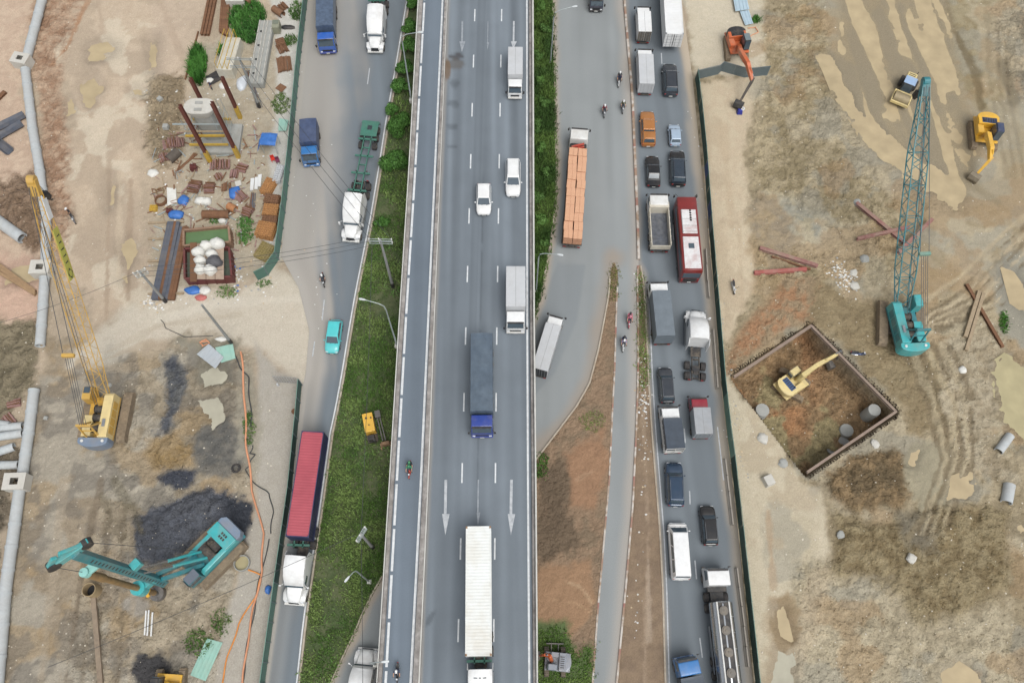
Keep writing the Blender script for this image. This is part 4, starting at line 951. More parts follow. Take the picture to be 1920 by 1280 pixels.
truck('box_truck', 'small white box truck with grey rear doors at the top of the queue', (1210, 59), (1208, 21), 2.7, 1.5, 1.85, 2.1, rear_role='rimd', r=.36)
truck('box_truck', 'white box truck in the queue ahead of the orange pickup', (1213.5, 156), (1211, 101), 2.85, 1.55, 2.05, 2.15, mats=dict(box=M['boxg']), r=.38)
truck('tarpaulin_truck', 'grey tarpaulin truck with white cab in the queue behind the dump truck', (1249, 629), (1240, 544), 3.35, 1.65, 2.2, 2.4, 'tarp', dict(tarp=t_grey), sag=.015, r=.42)
truck('box_truck', 'small truck with wine red cab and silver box in the queue', (1321, 812), (1316, 763), 2.75, 1.5, 1.95, 2.0, mats=dict(cab=b_red, box=M['silver'], bumper=b_red), rear_role='plain', r=.36)
truck('tarpaulin_truck', 'white framed truck with ribbed dark tarpaulin ahead of the blue-black car', (1268, 840), (1261, 783), 2.75, 1.6, 2.1, 2.15, 'tarp', dict(tarp=t_dark, bed=M['whited']), frame=True, r=.38)
truck('tarpaulin_truck', 'blue cab truck with dark load cover at the bottom of the queue', (1312, 1330), (1297, 1268), 2.7, 1.75, 2.3, 2.75, 'tarp', dict(cab=b_mid, tarp=t_dark, bumper=b_mid), gap=.15, r=.46)
truck('tarpaulin_truck', 'dark blue truck leaving at the top of the underpass road', (1119, -75), (1120, -18), 2.6, 1.5, 1.95, 2.1, 'tarp', dict(cab=paint('black_blue_cab_paint', (48, 56, 78)), tarp=t_dark, bumper=M['black']), r=.38)

# container: corrugated steel box with corner castings and doors
def container(label, rear, front, zr, z, W, roofm, sidem, postm, doorm, h=2.55, Lmin=None, rib=.012):
    a = P(rear[0], rear[1], z + zr); b = P(front[0], front[1], z + zr); d = b - a; L = Lmin or d.length; rz = math.atan2(-d.x, d.y)
    K = Kit(); w = W / 2; n = int(L / .3); z0 = .0
    prof = []
    for i in range(n):
        y = -L / 2 + .08 + (L - .16) * i / n; s = (L - .16) / n
        prof += [(y, 0), (y + s * .4, 0), (y + s * .5, 1), (y + s * .9, 1)]
    prof.append((L / 2 - .08, 0))
    mb = MB()
    vs = []; fs = []
    for i, (y, k) in enumerate(prof):
        vs += [(-w + .06, y, h - .05 + k * rib), (w - .06, y, h - .05 + k * rib)]
        if i: fs.append((2 * i - 2, 2 * i - 1, 2 * i + 1, 2 * i))
    mb.add(vs, fs); K.part('roof_panel', mb, 'roof')
    for s in (-1, 1):
        vs = []; fs = []; mb = MB()
        for i, (y, k) in enumerate(prof):
            vs += [(s * (w - .06 + k * .035), y, .12), (s * (w - .06 + k * .035), y, h - .08)]
            if i: fs.append((2 * i - 2, 2 * i - 1, 2 * i + 1, 2 * i))
        mb.add(vs, fs); K.part('side_wall', mb, 'side')
        mb = MB()
        mb.box(s * (w - .04), 0, h - .06, .08, L - .1, .12); mb.box(s * (w - .04), 0, .08, .08, L - .1, .16)
        for y in (-L / 2 + .05, L / 2 - .05): mb.box(s * (w - .06), y, h / 2, .12, .1, h - .1)
        K.part('side_frame', mb, 'side')
        for y in (-L / 2 + .1, L / 2 - .1):
            mb = MB(); mb.box(s * (w - .075), y, h - .03, .17, .2, .1); K.part('corner_casting', mb, 'post')
        mb = MB(); mb.box(s * w / 2, -L / 2 + .03, h / 2, w - .1, .05, h - .2); dd = K.part('door', mb, 'door', bevel=.01)
        mb = MB()
        for k in (.25, .7): mb.tube((s * w * k, -L / 2 - .02, .1), (s * w * k, -L / 2 - .02, h - .08), .022, n=6)
        for zz in (.45, .9, 1.5, 2.1): mb.box(s * w / 2, -L / 2 - .005, zz, w - .15, .02, .03)
        K.part('lock_bar', mb, 'alu', dd)
    mb = MB(); mb.box(0, L / 2 - .04, h / 2, W - .14, .05, h - .12); mb.box(0, L / 2 - .05, h - .06, W - .1, .1, .12); mb.box(0, -L / 2 + .05, h - .06, W - .1, .1, .12); mb.box(0, 0, .1, W - .2, L - .2, .06)
    K.part('end_wall', mb, 'side')
    c = (a + b) / 2 if Lmin is None else b - d.normalized() * L / 2
    K.make('shipping_container', label, 'container', dict(roof=roofm, side=sidem, post=postm, door=doorm), (c.x, c.y, z + zr - h), rz)
    return b, rz, L
rust_w = mat('stained_white_steel', S(234, 238, 236), .5, 0, .04, .7, dirt=.6, dcol=S(204, 196, 178))
red_r = mat('faded_red_steel', S(176, 80, 92), .55, 0, .10, .6, dirt=.3, dcol=S(190, 100, 108)); navy_s = mat('navy_steel', S(44, 48, 90), .5, 0, .15, 1, dirt=.2)
rusty = mat('rusty_casting', S(150, 120, 92), .8, 0, .3, 4)
container('long white shipping container on the flyover truck', (897, 986), (897, 1229), 3.95, DZ, 2.44, rust_w, rust_w, rusty, M['whited'])
container('long faded red shipping container with navy sides on the left road', (586.5, 808), (557, 1006), 3.95, 0, 2.44, red_r, navy_s, navy_s, red_r, rib=.022)
container('white shipping container at the top of the right queue', (1265.5, 64), (1258, -52), 3.95, 0, 2.44, M['boxw'], M['boxw'], M['alu'], M['boxw'])

def tractor(K, W=2.45, y0=0.0, hood=1.55, cabl=3.05, Hs=3.75, rail=(-3.6, 3.4)):
    """long-nose tractor unit: sleeper back wall at y0"""
    w = W / 2; yc = y0 + cabl; yh = yc + hood
    # sleeper with raised roof, flowing down to the windscreen
    secs = [(y0, w * .93, Hs), (y0 + .5, w * .95, Hs), (y0 + cabl * .5, w * .95, Hs - .12), (y0 + cabl * .72, w * .93, Hs - .55), (y0 + cabl * .86, w * .9, 2.75), (yc - .05, w * .86, 2.3)]
    rings = []
    for y, ww, z in secs: rings.append([(-ww, y, .9), (ww, y, .9), (ww, y, z - .55), (ww * .94, y, z - .18), (ww * .7, y, z - .02), (ww * .25, y, z + .03), (-ww * .25, y, z + .03), (-ww * .7, y, z - .02), (-ww * .94, y, z - .18), (-ww, y, z - .55)])
    mb = MB(); mb.loft(rings); c = K.part('sleeper_cab', mb, 'cab', smooth=40)
    mb = MB(); slab(mb, [(w * .80, yc + .1, 1.78), (-w * .80, yc + .1, 1.78), (-w * .80, yc - .34, 2.42), (w * .80, yc - .34, 2.42)], .02, .98, .1, 1, .05); K.part('windscreen', mb, 'glass', c)
    for s in (-1, 1):
        q = [(s * w * .925, yc - 1.15, 1.75), (s * w * .905, yc - .2, 1.75), (s * w * .90, yc - .4, 2.35), (s * w * .925, yc - 1.15, 2.4)]
        if s < 0: q = [q[1], q[0], q[3], q[2]]
        mb = MB(); slab(mb, q, 0, 1, 0, 1, .04); K.part('side_window', mb, 'glass', c)
        mb = MB(); mb.loft([[(s * w * .95, y0 - .55, .9), (s * w * .99, y0 - .55, .9), (s * w * .99, y0 - .55, 2.9), (s * w * .95, y0 - .55, 2.9)], [(s * w * .93, y0 + .05, .9), (s * w * .97, y0 + .05, .9), (s * w * .97, y0 + .05, Hs - .2), (s * w * .92, y0 + .05, Hs - .2)]]); K.part('side_fairing', mb, 'cab')
        mb = MB(); mb.path([(s * w * .88, yc - .2, 2.2), (s * (w + .2), yc + .05, 2.25), (s * (w + .22), yc + .05, 1.7)], .02, 5); mb.box(s * (w + .24), yc + .04, 1.95, .2, .12, .5); K.part('mirror', mb, 'cab')
        mb = MB(); mb.tube((s * w * .78, y0 - .8 + 1.0, .7), (s * w * .78, yc - .2, .7), .32, n=14); K.part('fuel_tank', mb, 'alu', smooth=40)
        mb = MB(); mb.loft([[(s * w * .55, yh - 1.45, 1.05), (s * w * .99, yh - 1.45, .75), (s * w * .99, yh - 1.45, .6), (s * w * .55, yh - 1.45, .6)], [(s * w * .55, yh - .95, 1.35), (s * w * .99, yh - .95, 1.2), (s * w * .99, yh - .95, .6), (s * w * .55, yh - .95, .6)], [(s * w * .55, yh - .3, 1.3), (s * w * .95, yh - .3, 1.1), (s * w * .95, yh - .3, .6), (s * w * .55, yh - .3, .6)], [(s * w * .5, yh - .02, .95), (s * w * .84, yh - .05, .85), (s * w * .84, yh - .05, .6), (s * w * .5, yh - .02, .6)]]); K.part('wheel_arch', mb, 'cab', smooth=50)
        mb = MB(); mb.box(s * w * .7, yh - .14, .98, .34, .26, .22, tx=.8, ty=.6, off=(0, -.04)); K.part('headlight', mb, 'lamp', bevel=.03)
    secs = [(yc - .15, w * .8, 1.8), (yc + hood * .4, w * .72, 1.68), (yh - .35, w * .62, 1.5), (yh - .05, w * .54, 1.28), (yh + .05, w * .5, 1.05)]
    rings = [[(-ww, y, .7), (ww, y, .7), (ww * .98, y, z - .3), (ww * .8, y, z - .05), (ww * .3, y, z + .03), (-ww * .3, y, z + .03), (-ww * .8, y, z - .05), (-ww * .98, y, z - .3)] for y, ww, z in secs]
    mb = MB(); mb.loft(rings); K.part('hood', mb, 'cab', smooth=45)
    mb = MB(); mb.box(0, yh + .06, .98, w * .88, .07, .52, tx=.9); K.part('grille', mb, 'grille')
    mb = MB(); mb.box(0, yh + .04, .52, W * .9, .3, .3, tx=.96); K.part('bumper', mb, 'cab2', bevel=.06, seg=2)
    mb = MB()
    for s in (-1, 1): mb.box(s * .42, (rail[0] + rail[1]) / 2, .85, .1, rail[1] - rail[0], .26)
    for y in (rail[0] + .2, rail[0] + .9, -1.6, -.6, .5): mb.box(0, y, .85, .84, .16, .18)
    mb.box(0, -.75, 1.0, 1.2, 1.1, .06)
    K.part('frame', mb, 'chassis')
    mb = MB(); mb.tube((0, rail[0] + 1.35, .98), (0, rail[0] + 1.35, 1.1), .48, .44, n=16); mb.box(0, rail[0] + .85, 1.03, .5, .5, .07); K.part('fifth_wheel', mb, 'black')
    wheels(K, [(s * (w - .3), y) for y in (rail[0] + .62, rail[0] + 1.92) for s in (-1, 1)], .5, .58, 'rimd')
    wheels(K, [(s * (w - .17), yh - .72) for s in (-1, 1)], .5, .3, 'rimd')
    for s in (-1, 1):
        mb = MB(); mb.box(s * .75, rail[0] + .05, .75, .5, .04, .4); K.part('mud_flap', mb, 'black')
        mb = MB(); mb.box(s * .75, rail[0] - .02, .95, .3, .06, .12); K.part('tail_light', mb, 'tail')
def skeletal(K, L, yf, W=2.4, z=1.25, axles=3, role='frame', plat=True, deck_end=0.0):
    """container chassis: from yf backwards over L"""
    mb = MB()
    for s in (-1, 1): mb.box(s * .47, yf - L / 2, z, .12, L, .28)
    K.part('main_beam', mb, role)
    for k in (.02, .26, .5, .74, .98):
        mb = MB(); mb.box(0, yf - L * k, z + .06, W if k in (.02, .26, .5, .74, .98) else .9, .24, .16); K.part('cross_beam', mb, role)
    for k in (.12, .38, .62, .86):
        mb = MB(); mb.box(0, yf - L * k, z, .84, .12, .2); K.part('brace', mb, role)
    mb = MB()
    for s in (-1, 1): mb.box(s * .7, yf - L * .3, z - .5, .1, .12, .9)
    K.part('landing_leg', mb, 'chassis')
    if deck_end:
        mb = MB(); y = yf - L + deck_end / 2
        for x0, x1, y0, y1 in ((-1.1, -.3, -.5, .5), (.3, 1.1, -.5, .5), (-.3, .3, .1, .5), (-.3, .3, -.5, -.2)): mb.box((x0 + x1) / 2, y + (y0 + y1) / 2 * deck_end, z + .16, x1 - x0 - .002, (y1 - y0) * deck_end, .06)
        K.part('rear_deck', mb, role)
    ys = [yf - L + .8 + 1.25 * i for i in range(axles)]
    wheels(K, [(s * (W / 2 - .3), y) for y in ys for s in (-1, 1)], .48, .56, 'rimd')
    mb = MB(); mb.box(0, yf - L + .02, z - .35, W, .12, .16); i = K.part('rear_bumper', mb, 'chassis')
    for s in (-1, 1):
        mb = MB(); mb.box(s * W * .38, yf - L - .06, z - .34, .36, .06, .14); K.part('tail_light', mb, 'tail', i)
cabw = dict(cab=M['white'], cab2=M['whited'], frame=mat('green_trailer_steel', S(72, 128, 112), .6, .1, .15, 2, dirt=.35, dcol=S(110, 120, 112)))
def semi(name, label, cabrear, nose, z=0.0, trailer=None, mats=None, cat='truck', hood=1.55, Hs=3.75, deck_end=0, rail=-3.6, zc=2.2):
    """cabrear: pixel of the sleeper back (height 3.7); nose: pixel of the bumper (height 1)"""
    a = P(cabrear[0], cabrear[1], z + Hs - .1); b = P(nose[0], nose[1], z + .9); b.z = a.z; d = b - a; rz = math.atan2(-d.x, d.y); L = Vector((d.x, d.y)).length
    K = Kit(); tractor(K, cabl=L - hood - .05, hood=hood, Hs=Hs, rail=(rail, L - .6))
    t = K.make(name, label, cat, mats or cabw, (a.x, a.y, z), rz)
    if trailer:
        K2 = Kit(); r0, r1, zz = trailer
        p = P(r0[0], r0[1], z + zz); q = P(r1[0], r1[1], z + zz); dd = q - p; rz2 = math.atan2(-dd.x, dd.y)
        skeletal(K2, dd.length, 0, deck_end=deck_end)
        nb = len(K2.p)
        e = bpy.data.objects.new('trailer', None); COL.objects.link(e); e.parent = t; e.empty_display_size = .3
        rel = Vector((q.x - a.x, q.y - a.y, 0)); rel.rotate(Matrix.Rotation(-rz, 3, 'Z')); e.location = rel; e.rotation_euler = (0, 0, rz2 - rz)
        objs = []
        for nm, me, role, par, at, rot in K2.p:
            o = link(nm, me, [(mats or cabw).get(role) or M[role]], e if par < 0 else e, at if par < 0 else K2.p[par][4]); objs.append(o)
    return t
semi('semi_truck', 'white long-nose truck pulling the red container', (554, 1041), (551, 1131), 0, ((586, 812), (559, 1026), 1.3))
semi('semi_truck', 'white long-nose truck with empty green container trailer', (663, 362), (657, 449), 0, ((696, 228), (669, 360), 1.3), deck_end=2.4, Hs=3.7)
semi('semi_truck', 'white long-nose truck entering at the top of the left road', (704, 8), (703, 94), 0, ((714, -140), (706, 4), 1.3), Hs=3.7)
_t = semi('semi_truck', 'white long-nose truck pulling the white container along the flyover', (900, 1254), (902, 1335), DZ, ((897, 990), (899, 1244), 1.3))
_mb = MB()
for _x, _w in ((-.42, .36), (0, .24), (.4, .34)): _mb.box(_x, .75, 3.785, _w, .12, .006)
_mb.build('lettering', mat('faint_lettering', S(150, 154, 156), .6), _t)['kind'] = 'stuff'
semi('semi_truck', 'white long-nose truck without trailer in the right queue lane', (1313, 634), (1304, 584), 0, None, rail=-4.2, hood=1.3, Hs=3.6)
semi('semi_truck', 'white long-nose truck emerging half hidden beneath the flyover edge', (672, 1290), (690, 1216), 0, ((600, 1480), (668, 1300), 1.3), Hs=3.4)
semi('semi_truck', 'chassis and cab of the truck under the topmost white container', (1258, -75), (1256, -150), 0, ((1262, 76), (1257, -62), 1.3))

# tanker, dump truck, coach, brick truck
def place_custom(K, name, label, cat, mats, rear, front, zr, z=0.0):
    a = P(rear[0], rear[1], z + zr); b = P(front[0], front[1], z + zr); d = b - a
    return K.make(name, label, cat, mats, (b.x, b.y, z), math.atan2(-d.x, d.y))
K = Kit(); L = (P(1377, 1310, 3.3) - P(1355, 1125, 3.3)).length; w = 1.22
rings = [[(w * .62 * math.cos(t) * 1.6 * k, y, 2.2 + 1.0 * math.sin(t) * k) for t in np.linspace(0, 2 * math.pi, 20, endpoint=False)] for y, k in ((0.0, .8), (-.12, .97), (-.3, 1), (-L + .3, 1), (-L + .1, .97), (-L, .8))]
mb = MB(); mb.loft(rings); tk = K.part('tank', mb, 'chrome', smooth=40)
for s in (-1, 1):
    mb = MB(); mb.box(s * .62, -L / 2, 3.22, .16, L - .2, .22); K.part('walkway_rail', mb, 'whited', tk, bevel=.03)
mb = MB(); mb.box(0, -L / 2, 3.16, 1.1, L - .3, .06); K.part('walkway', mb, 'black', tk)
for py in (1144, 1181, 1222, 1261, 1300):
    y = -(P(1355, 1125, 3.3) - P(1355 + (py - 1125) * .12, py, 3.3)).length
    mb = MB(); mb.tube((0, y, 3.18), (0, y, 3.34), .46, n=18); mb.tube((0, y, 3.34), (0, y, 3.4), .34, n=16); mb.tube((.0, y, 3.4), (0, y, 3.48), .08, n=8); K.part('hatch', mb, 'rimd', tk, smooth=40)
for k in range(1, 6):
    mb = MB(); rr = [[(w * .62 * math.cos(t) * 1.6 * 1.012, y, 2.2 + 1.012 * min(math.sin(t), .9)) for t in np.linspace(0, 2 * math.pi, 20, endpoint=False)] for y in (-L * k / 6 - .04, -L * k / 6 + .04)]; mb.loft(rr); K.part('band', mb, 'alu', tk)
cabL = 1.9; gp = 1.55
coe_cab(K, gp, cabL, 2.4, 2.95, z0=.65)
mb = MB(); mb.box(0, gp - .25, 1.3, 2.0, .5, .5); mb.box(0, .75, 1.1, 1.4, 1.2, .1); K.part('catwalk', mb, 'black')
chassis(K, -L, gp + 1.0, 2.45, [-L + .9, -L + 2.2, -L + 3.5, -.5, .6], .5, front=gp + cabL * .5)
for s in (-1, 1):
    mb = MB(); mb.box(s * 1.15, -L / 2, 1.0, .06, L * .5, .5); K.part('side_guard', mb, 'alu')
place_custom(K, 'tanker_truck', 'polished steel tanker with round hatches and white cab at the bottom of the queue', 'truck', dict(cab=M['white'], bumper=M['whited']), (1377, 1310), (1355, 1125), 3.3)
K = Kit(); L = (P(1241, 462, 2.5) - P(1236, 392, 2.5)).length; W = 2.45; w = W / 2
beige = paint('dusty_cream_paint', (214, 208, 192), .5, .4); bedm = mat('worn_steel_bed', S(112, 116, 124), .4, .5, .3, 2.5, dirt=.4, dcol=S(150, 148, 142), bump=.3)
mb = MB(); mb.box(0, -L / 2, 1.25, W, L, .12); bb = K.part('tipper_floor', mb, 'bed')
for s in (-1, 1):
    mb = MB(); mb.box(s * (w - .05), -L / 2, 1.9, .1, L, 1.2)
    for i in range(6): mb.box(s * (w + .03), -L * (i + .5) / 6, 1.85, .08, .12, 1.1)
    K.part('tipper_side', mb, 'side', bb)
mb = MB(); mb.box(0, -L + .05, 1.75, W - .2, .08, .9); K.part('tailgate', mb, 'side', bb)
mb = MB(); mb.box(0, -.05, 2.0, W - .2, .1, 1.4); mb.box(0, .3, 2.72, W, .75, .07); K.part('headboard', mb, 'side', bb)
for i in range(9):
    mb = MB(); mb.box(0, -L * (i + .7) / 9.4, 1.33, W - .24, .07, .05); K.part('floor_rib', mb, 'bed', bb)
coe_cab(K, .2, 1.85, 2.4, 2.85, z0=.65)
chassis(K, -L, 1.2, W, [-L + .8, -L + 2.1], .5, front=1.3)
place_custom(K, 'dump_truck', 'white dump truck with empty steel bed beside the red coach', 'truck', dict(cab=M['whited'], bumper=M['whited'], bed=bedm, side=beige), (1241, 464), (1236, 389), 2.5)
# coach
K = Kit(); L = (P(1300.5, 508, 3.45) - P(1287.5, 366, 3.45)).length; W = 2.5; w = W / 2; Hb = 3.45
secs = [(-L, .92, Hb - .35), (-L + .15, .98, Hb - .1), (-L + .5, 1, Hb), (-L / 2, 1, Hb + .02), (-.6, 1, Hb), (-.2, .99, Hb - .1), (0, .94, Hb - .45)]
rings = [[(-w * k * .98, y, .35), (w * k * .98, y, .35), (w * k, y, 1.2), (w * k, y, z - .4), (w * k * .95, y, z - .12), (w * k * .8, y, z), (-w * k * .8, y, z), (-w * k * .95, y, z - .12), (-w * k, y, z - .4), (-w * k, y, 1.2)] for y, k, z in secs]
coachred = mat('red_and_black_coach_paint', S(136, 44, 40), .3, 0, .1, .7, dirt=.6, dcol=S(48, 38, 40), coat=.5)
coachwhite = mat('scuffed_white_roof_paint', S(226, 226, 226), .5, 0, .1, 1.5, dirt=.8, dcol=S(176, 128, 124))
mb = MB(); mb.loft(rings); bd = K.part('body', mb, 'red', smooth=35)
mb = MB(); mb.loft([[(-w * .80, -L + .35, Hb + .01), (w * .80, -L + .35, Hb + .01), (w * .78, -L + .4, Hb + .07), (-w * .78, -L + .4, Hb + .07)], [(-w * .76, -L * .56, Hb + .02), (w * .76, -L * .56, Hb + .02), (w * .7, -L * .56, Hb + .09), (-w * .7, -L * .56, Hb + .09)]]); K.part('roof_panel', mb, 'roof', bd)
mb = MB(); mb.box(0, -L * .36, Hb + .12, W * .74, L * .32, .2, tx=.94, ty=.96); ac = K.part('air_conditioner', mb, 'roof', bd, bevel=.04)
for i in range(5):
    mb = MB(); y = -L * .22 - i * .34; mb.tube((.18, y, Hb + .2), (.18, y, Hb + .25), .14, n=12); K.part('fan', mb, 'black', ac)
for k in (-.33, -.42, -.5):
    mb = MB(); mb.box(0, L * k, Hb + .225, W * .68, .03, .02); K.part('joint', mb, 'black', ac)
mb = MB(); mb.box(0, -L * .68, Hb + .09, .7, .7, .07); K.part('roof_hatch', mb, 'glass', bd, bevel=.02)
for s in (-1, 1):
    for i in range(6):
        mb = MB(); mb.box(s * (w + .004), -L * .1 - (L * .84) * (i + .5) / 6, 2.35, .02, L * .84 / 6 - .08, .95); K.part('side_window', mb, 'glass', bd)
    mb = MB(); mb.box(s * (w + .002), -L / 2, .75, .03, L * .9, .5); K.part('skirt_panel', mb, 'black', bd)
    mb = MB(); mb.path([(s * w * .8, -.1, Hb - .2), (s * (w + .1), .25, Hb - .15), (s * (w + .15), .3, Hb - .55)], .03, 6); mb.box(s * (w + .15), .3, Hb - .75, .2, .14, .42); K.part('mirror', mb, 'black')
    mb = MB(); mb.box(s * w * .8, -L - .01, 1.1, .2, .08, .5); K.part('tail_light', mb, 'tail')
    mb = MB(); mb.box(s * w * .7, -.04, .8, .4, .12, .24); K.part('headlight', mb, 'lamp')
mb = MB(); slab(mb, [(w * .9, .01, 1.4), (-w * .9, .01, 1.4), (-w * .9, -.06, Hb - .5), (w * .9, -.06, Hb - .5)], .02, .98, .02, .98, .03); K.part('windscreen', mb, 'glass', bd)
mb = MB(); mb.box(0, -L - .01, 2.3, W * .84, .06, 1.1); K.part('rear_window', mb, 'glass', bd)
mb = MB(); mb.box(0, -L - .01, 1.1, W * .6, .08, .8); K.part('engine_cover', mb, 'black', bd)
mb = MB(); mb.box(0, -L - .06, .62, .46, .03, .14); K.part('number_plate', mb, mat('yellow_plate', S(214, 190, 90), .5) and 'plate')
wheels(K, [(s * (w - .16), y) for y in (-L + 2.3, -1.9) for s in (-1, 1)], .48, .32)
place_custom(K, 'coach', 'red sleeper coach with scuffed white roof in the right queue lane', 'bus', dict(red=coachred, roof=coachwhite), (1300.5, 508), (1287.5, 366), 3.45)
# brick truck
K = Kit(); a = P(1072, 458, 1.35); b = P(1083, 290, 1.35); L = (b - a).length; W = 2.45
mb = MB(); mb.box(0, -L / 2, 1.22, W, L, .22); K.part('flatbed', mb, 'bed')
coe_cab(K, 1.35, 1.95, 2.4, 2.9, z0=.65)
mb = MB(); mb.box(0, 1.05, 1.5, 2.1, .5, .9); K.part('equipment_box', mb, 'black', bevel=.05)
mb = MB(); mb.bar((-.9, .2, 2.6), (.7, .75, 2.7), .22, .26); mb.bar((-.7, -.02, 2.35), (.75, .5, 2.4), .2, .22); mb.tube((0, .5, 1.2), (0, .5, 2.5), .2, n=10); cr = K.part('loading_crane', mb, 'crane', bevel=.02)
chassis(K, -L, 2.4, W, [-L + 1.0, -L + 2.3, -L + 3.6, -2.2], .5, front=2.5)
place_custom(K, 'brick_truck', 'flatbed truck with white cab and folded red loading crane', 'truck', dict(cab=M['whited'], bumper=M['whited'], bed=M['chassis'], crane=paint('red_crane_paint', (186, 64, 44), .4, .3)), (1072, 458), (1083, 290), 1.35)
fw = (b - a).normalized(); sd = Vector((fw.y, -fw.x, 0))
def brickmat():
    m, nt, bb_ = newmat('salmon_brick'); N = nt.nodes; Lk = nt.links
    tc = N.new('ShaderNodeTexCoord'); br = N.new('ShaderNodeTexBrick'); br.inputs['Scale'].default_value = 5; br.inputs['Color1'].default_value = S(232, 186, 152); br.inputs['Color2'].default_value = S(222, 172, 138); br.inputs['Mortar'].default_value = S(196, 146, 116); br.inputs['Mortar Size'].default_value = .03
    Lk.new(tc.outputs['Object'], br.inputs['Vector']); Lk.new(br.outputs[0], bb_.inputs['Base Color']); bb_.inputs['Roughness'].default_value = .9
    return m
brick = brickmat(); n = 11; bm_cache = None
for i in range(n):
    for s in (-1, 1):
        Lp = L / n - .02
        if bm_cache is None:
            mb = MB()
            for q in range(3):
                for r_ in range(2): mb.box(-.28 + .56 * r_, 0, .26 + .5 * q, .55, Lp, .48)
            bm_cache = mb.mesh('brick_pallet', bevel=.02)
        jit = random.uniform(-.05, .05)
        p = b - fw * (L * (i + .5) / n) + sd * (s * .6 + jit)
        o = link('brick_pallet', bm_cache, brick, None, (p.x, p.y, 1.335), math.atan2(-fw.x, fw.y) + random.uniform(-.03, .03)); o.scale = (1, 1, random.uniform(.94, 1.04))
        tag(o, '%s stack of salmon bricks from the cab, %s row on the flatbed truck' % (('first', 'second', 'third', 'fourth', 'fifth', 'sixth', 'seventh', 'eighth', 'ninth', 'tenth', 'last')[i], 'left' if s < 0 else 'right'), 'bricks', 'brick stacks on the flatbed truck')
# ================================================================ FENCES, POLES, PEOPLE
f_green = mat('green_fence_paint', S(100, 140, 128), .55, .1, .15, .7, dirt=.35, dcol=S(116, 128, 118)); f_dark = mat('dark_green_fence_paint', S(56, 94, 88), .5, .1, .15, .7, dirt=.25, dcol=S(90, 104, 98))
f_teal = mat('pale_green_fence_paint', S(118, 160, 146), .55, .1, .12, .7, dirt=.3); f_blue = mat('blue_fence_paint', S(60, 92, 140), .5, .1, .12, .7, dirt=.25); f_grey = mat('grey_fence_sheet', S(122, 138, 144), .5, .2, .1, .7, dirt=.25)
_pan = {}
def panel_mesh(h):
    if h not in _pan:
        n = 12; vs = []; fs = []; mb = MB()
        pr = []
        for i in range(n): y = i / n; s = 1 / n; pr += [(y, 0), (y + s * .45, 0), (y + s * .55, .035), (y + s * .95, .035)]
        pr.append((1, 0))
        for i, (y, x) in enumerate(pr):
            vs += [(x, y, .04), (x, y, h)]
            if i: fs.append((2 * i - 2, 2 * i, 2 * i + 1, 2 * i - 1))
        mb.add(vs, fs); _pan[h] = mb.mesh('panel')
    return _pan[h]
def fence(label, line, h, mf, step=2.0, top=None, lean=0.0):
    """line: pixel polyline of its foot; mf(pixel y) -> sheet material"""
    pts = [P(x, y, 0) for x, y in line]; t = thing('site_fence', label, 'fence', (pts[0].x, pts[0].y, 0))
    o0 = Vector((pts[0].x, pts[0].y, 0)); post = MB(); post.box(0, 0, h / 2 - .15, .07, .07, h + .3); pm = post.mesh('post')
    for a, b, pa_, pb in zip(pts[:-1], pts[1:], line[:-1], line[1:]):
        d = b - a; n = max(1, round(d.length / step)); u = d / n; rz = math.atan2(-u.x, u.y)
        for i in range(n):
            p = a + u * i - o0; py = pa_[1] + (pb[1] - pa_[1]) * (i + .5) / n
            o = link('panel', panel_mesh(h), mf(py, i), t, p, rz + random.uniform(-.012, .012)); o.scale = (1, u.length - .012, random.uniform(.985, 1.01))
            o.rotation_euler[1] = random.uniform(-.02, .02) + lean
            link('post', pm, f_grey, t, p + Vector((.06, 0, 0)))
    mb = MB()
    for a, b in zip(pts[:-1], pts[1:]): mb.bar(a - o0 + Vector((0, 0, h + .012)), b - o0 + Vector((0, 0, h + .012)), .06, .03)
    mb.build('top_rail', top or f_teal, t)
    return t
fence('long green corrugated fence along the left road, beside the material yard', [(592, -140), (577, 0), (563, 120), (546, 300), (535, 400), (523, 488), (503, 517), (484, 526)], 2.3, lambda y, i: f_green)
fence('dark green corrugated fence beside the red container truck', [(566, 722), (560, 790), (547, 920), (527, 1060), (497, 1280), (480, 1400)], 2.1, lambda y, i: f_dark if y < 1080 else f_green)
def rfm(y, i):
    if 312 < y < 352 or 386 < y < 424: return f_blue
    if 424 < y < 440: return f_grey
    if 735 < y < 862: return f_teal
    return f_dark
fence('dark green corrugated fence between the traffic queue and the excavation site', RF, 2.0, rfm, top=f_green)
fence('short grey sheet fence beside the orange excavator', [(1303, 150), (1345, 140), (1352, 134), (1396, 146), (1438, 142)], 1.9, lambda y, i: f_grey, top=f_grey)
# folding gate frame at the end of the lower left fence
a = P(519, 716); b = P(563, 719); K = Kit()
mb = MB(); Lg = (b - a).length
for z in (.1, .7, 1.35, 1.95): mb.tube((0, 0, z), (0, Lg, z), .03, n=6)
for i in range(10): mb.tube((0, Lg * i / 9, .02), (0, Lg * i / 9, 1.98), .025, n=6)
K.part('bars', mb, 'alu')
mb = MB(); mb.tube((.4, .25, 0), (.4, .25, .5), .16, .12, n=10); K.part('foot_weight', mb, 'boxg')
d = b - a; K.make('gate', 'grey bar gate at the end of the lower left fence', 'gate', {}, (a.x, a.y, 0), math.atan2(-d.x, d.y))

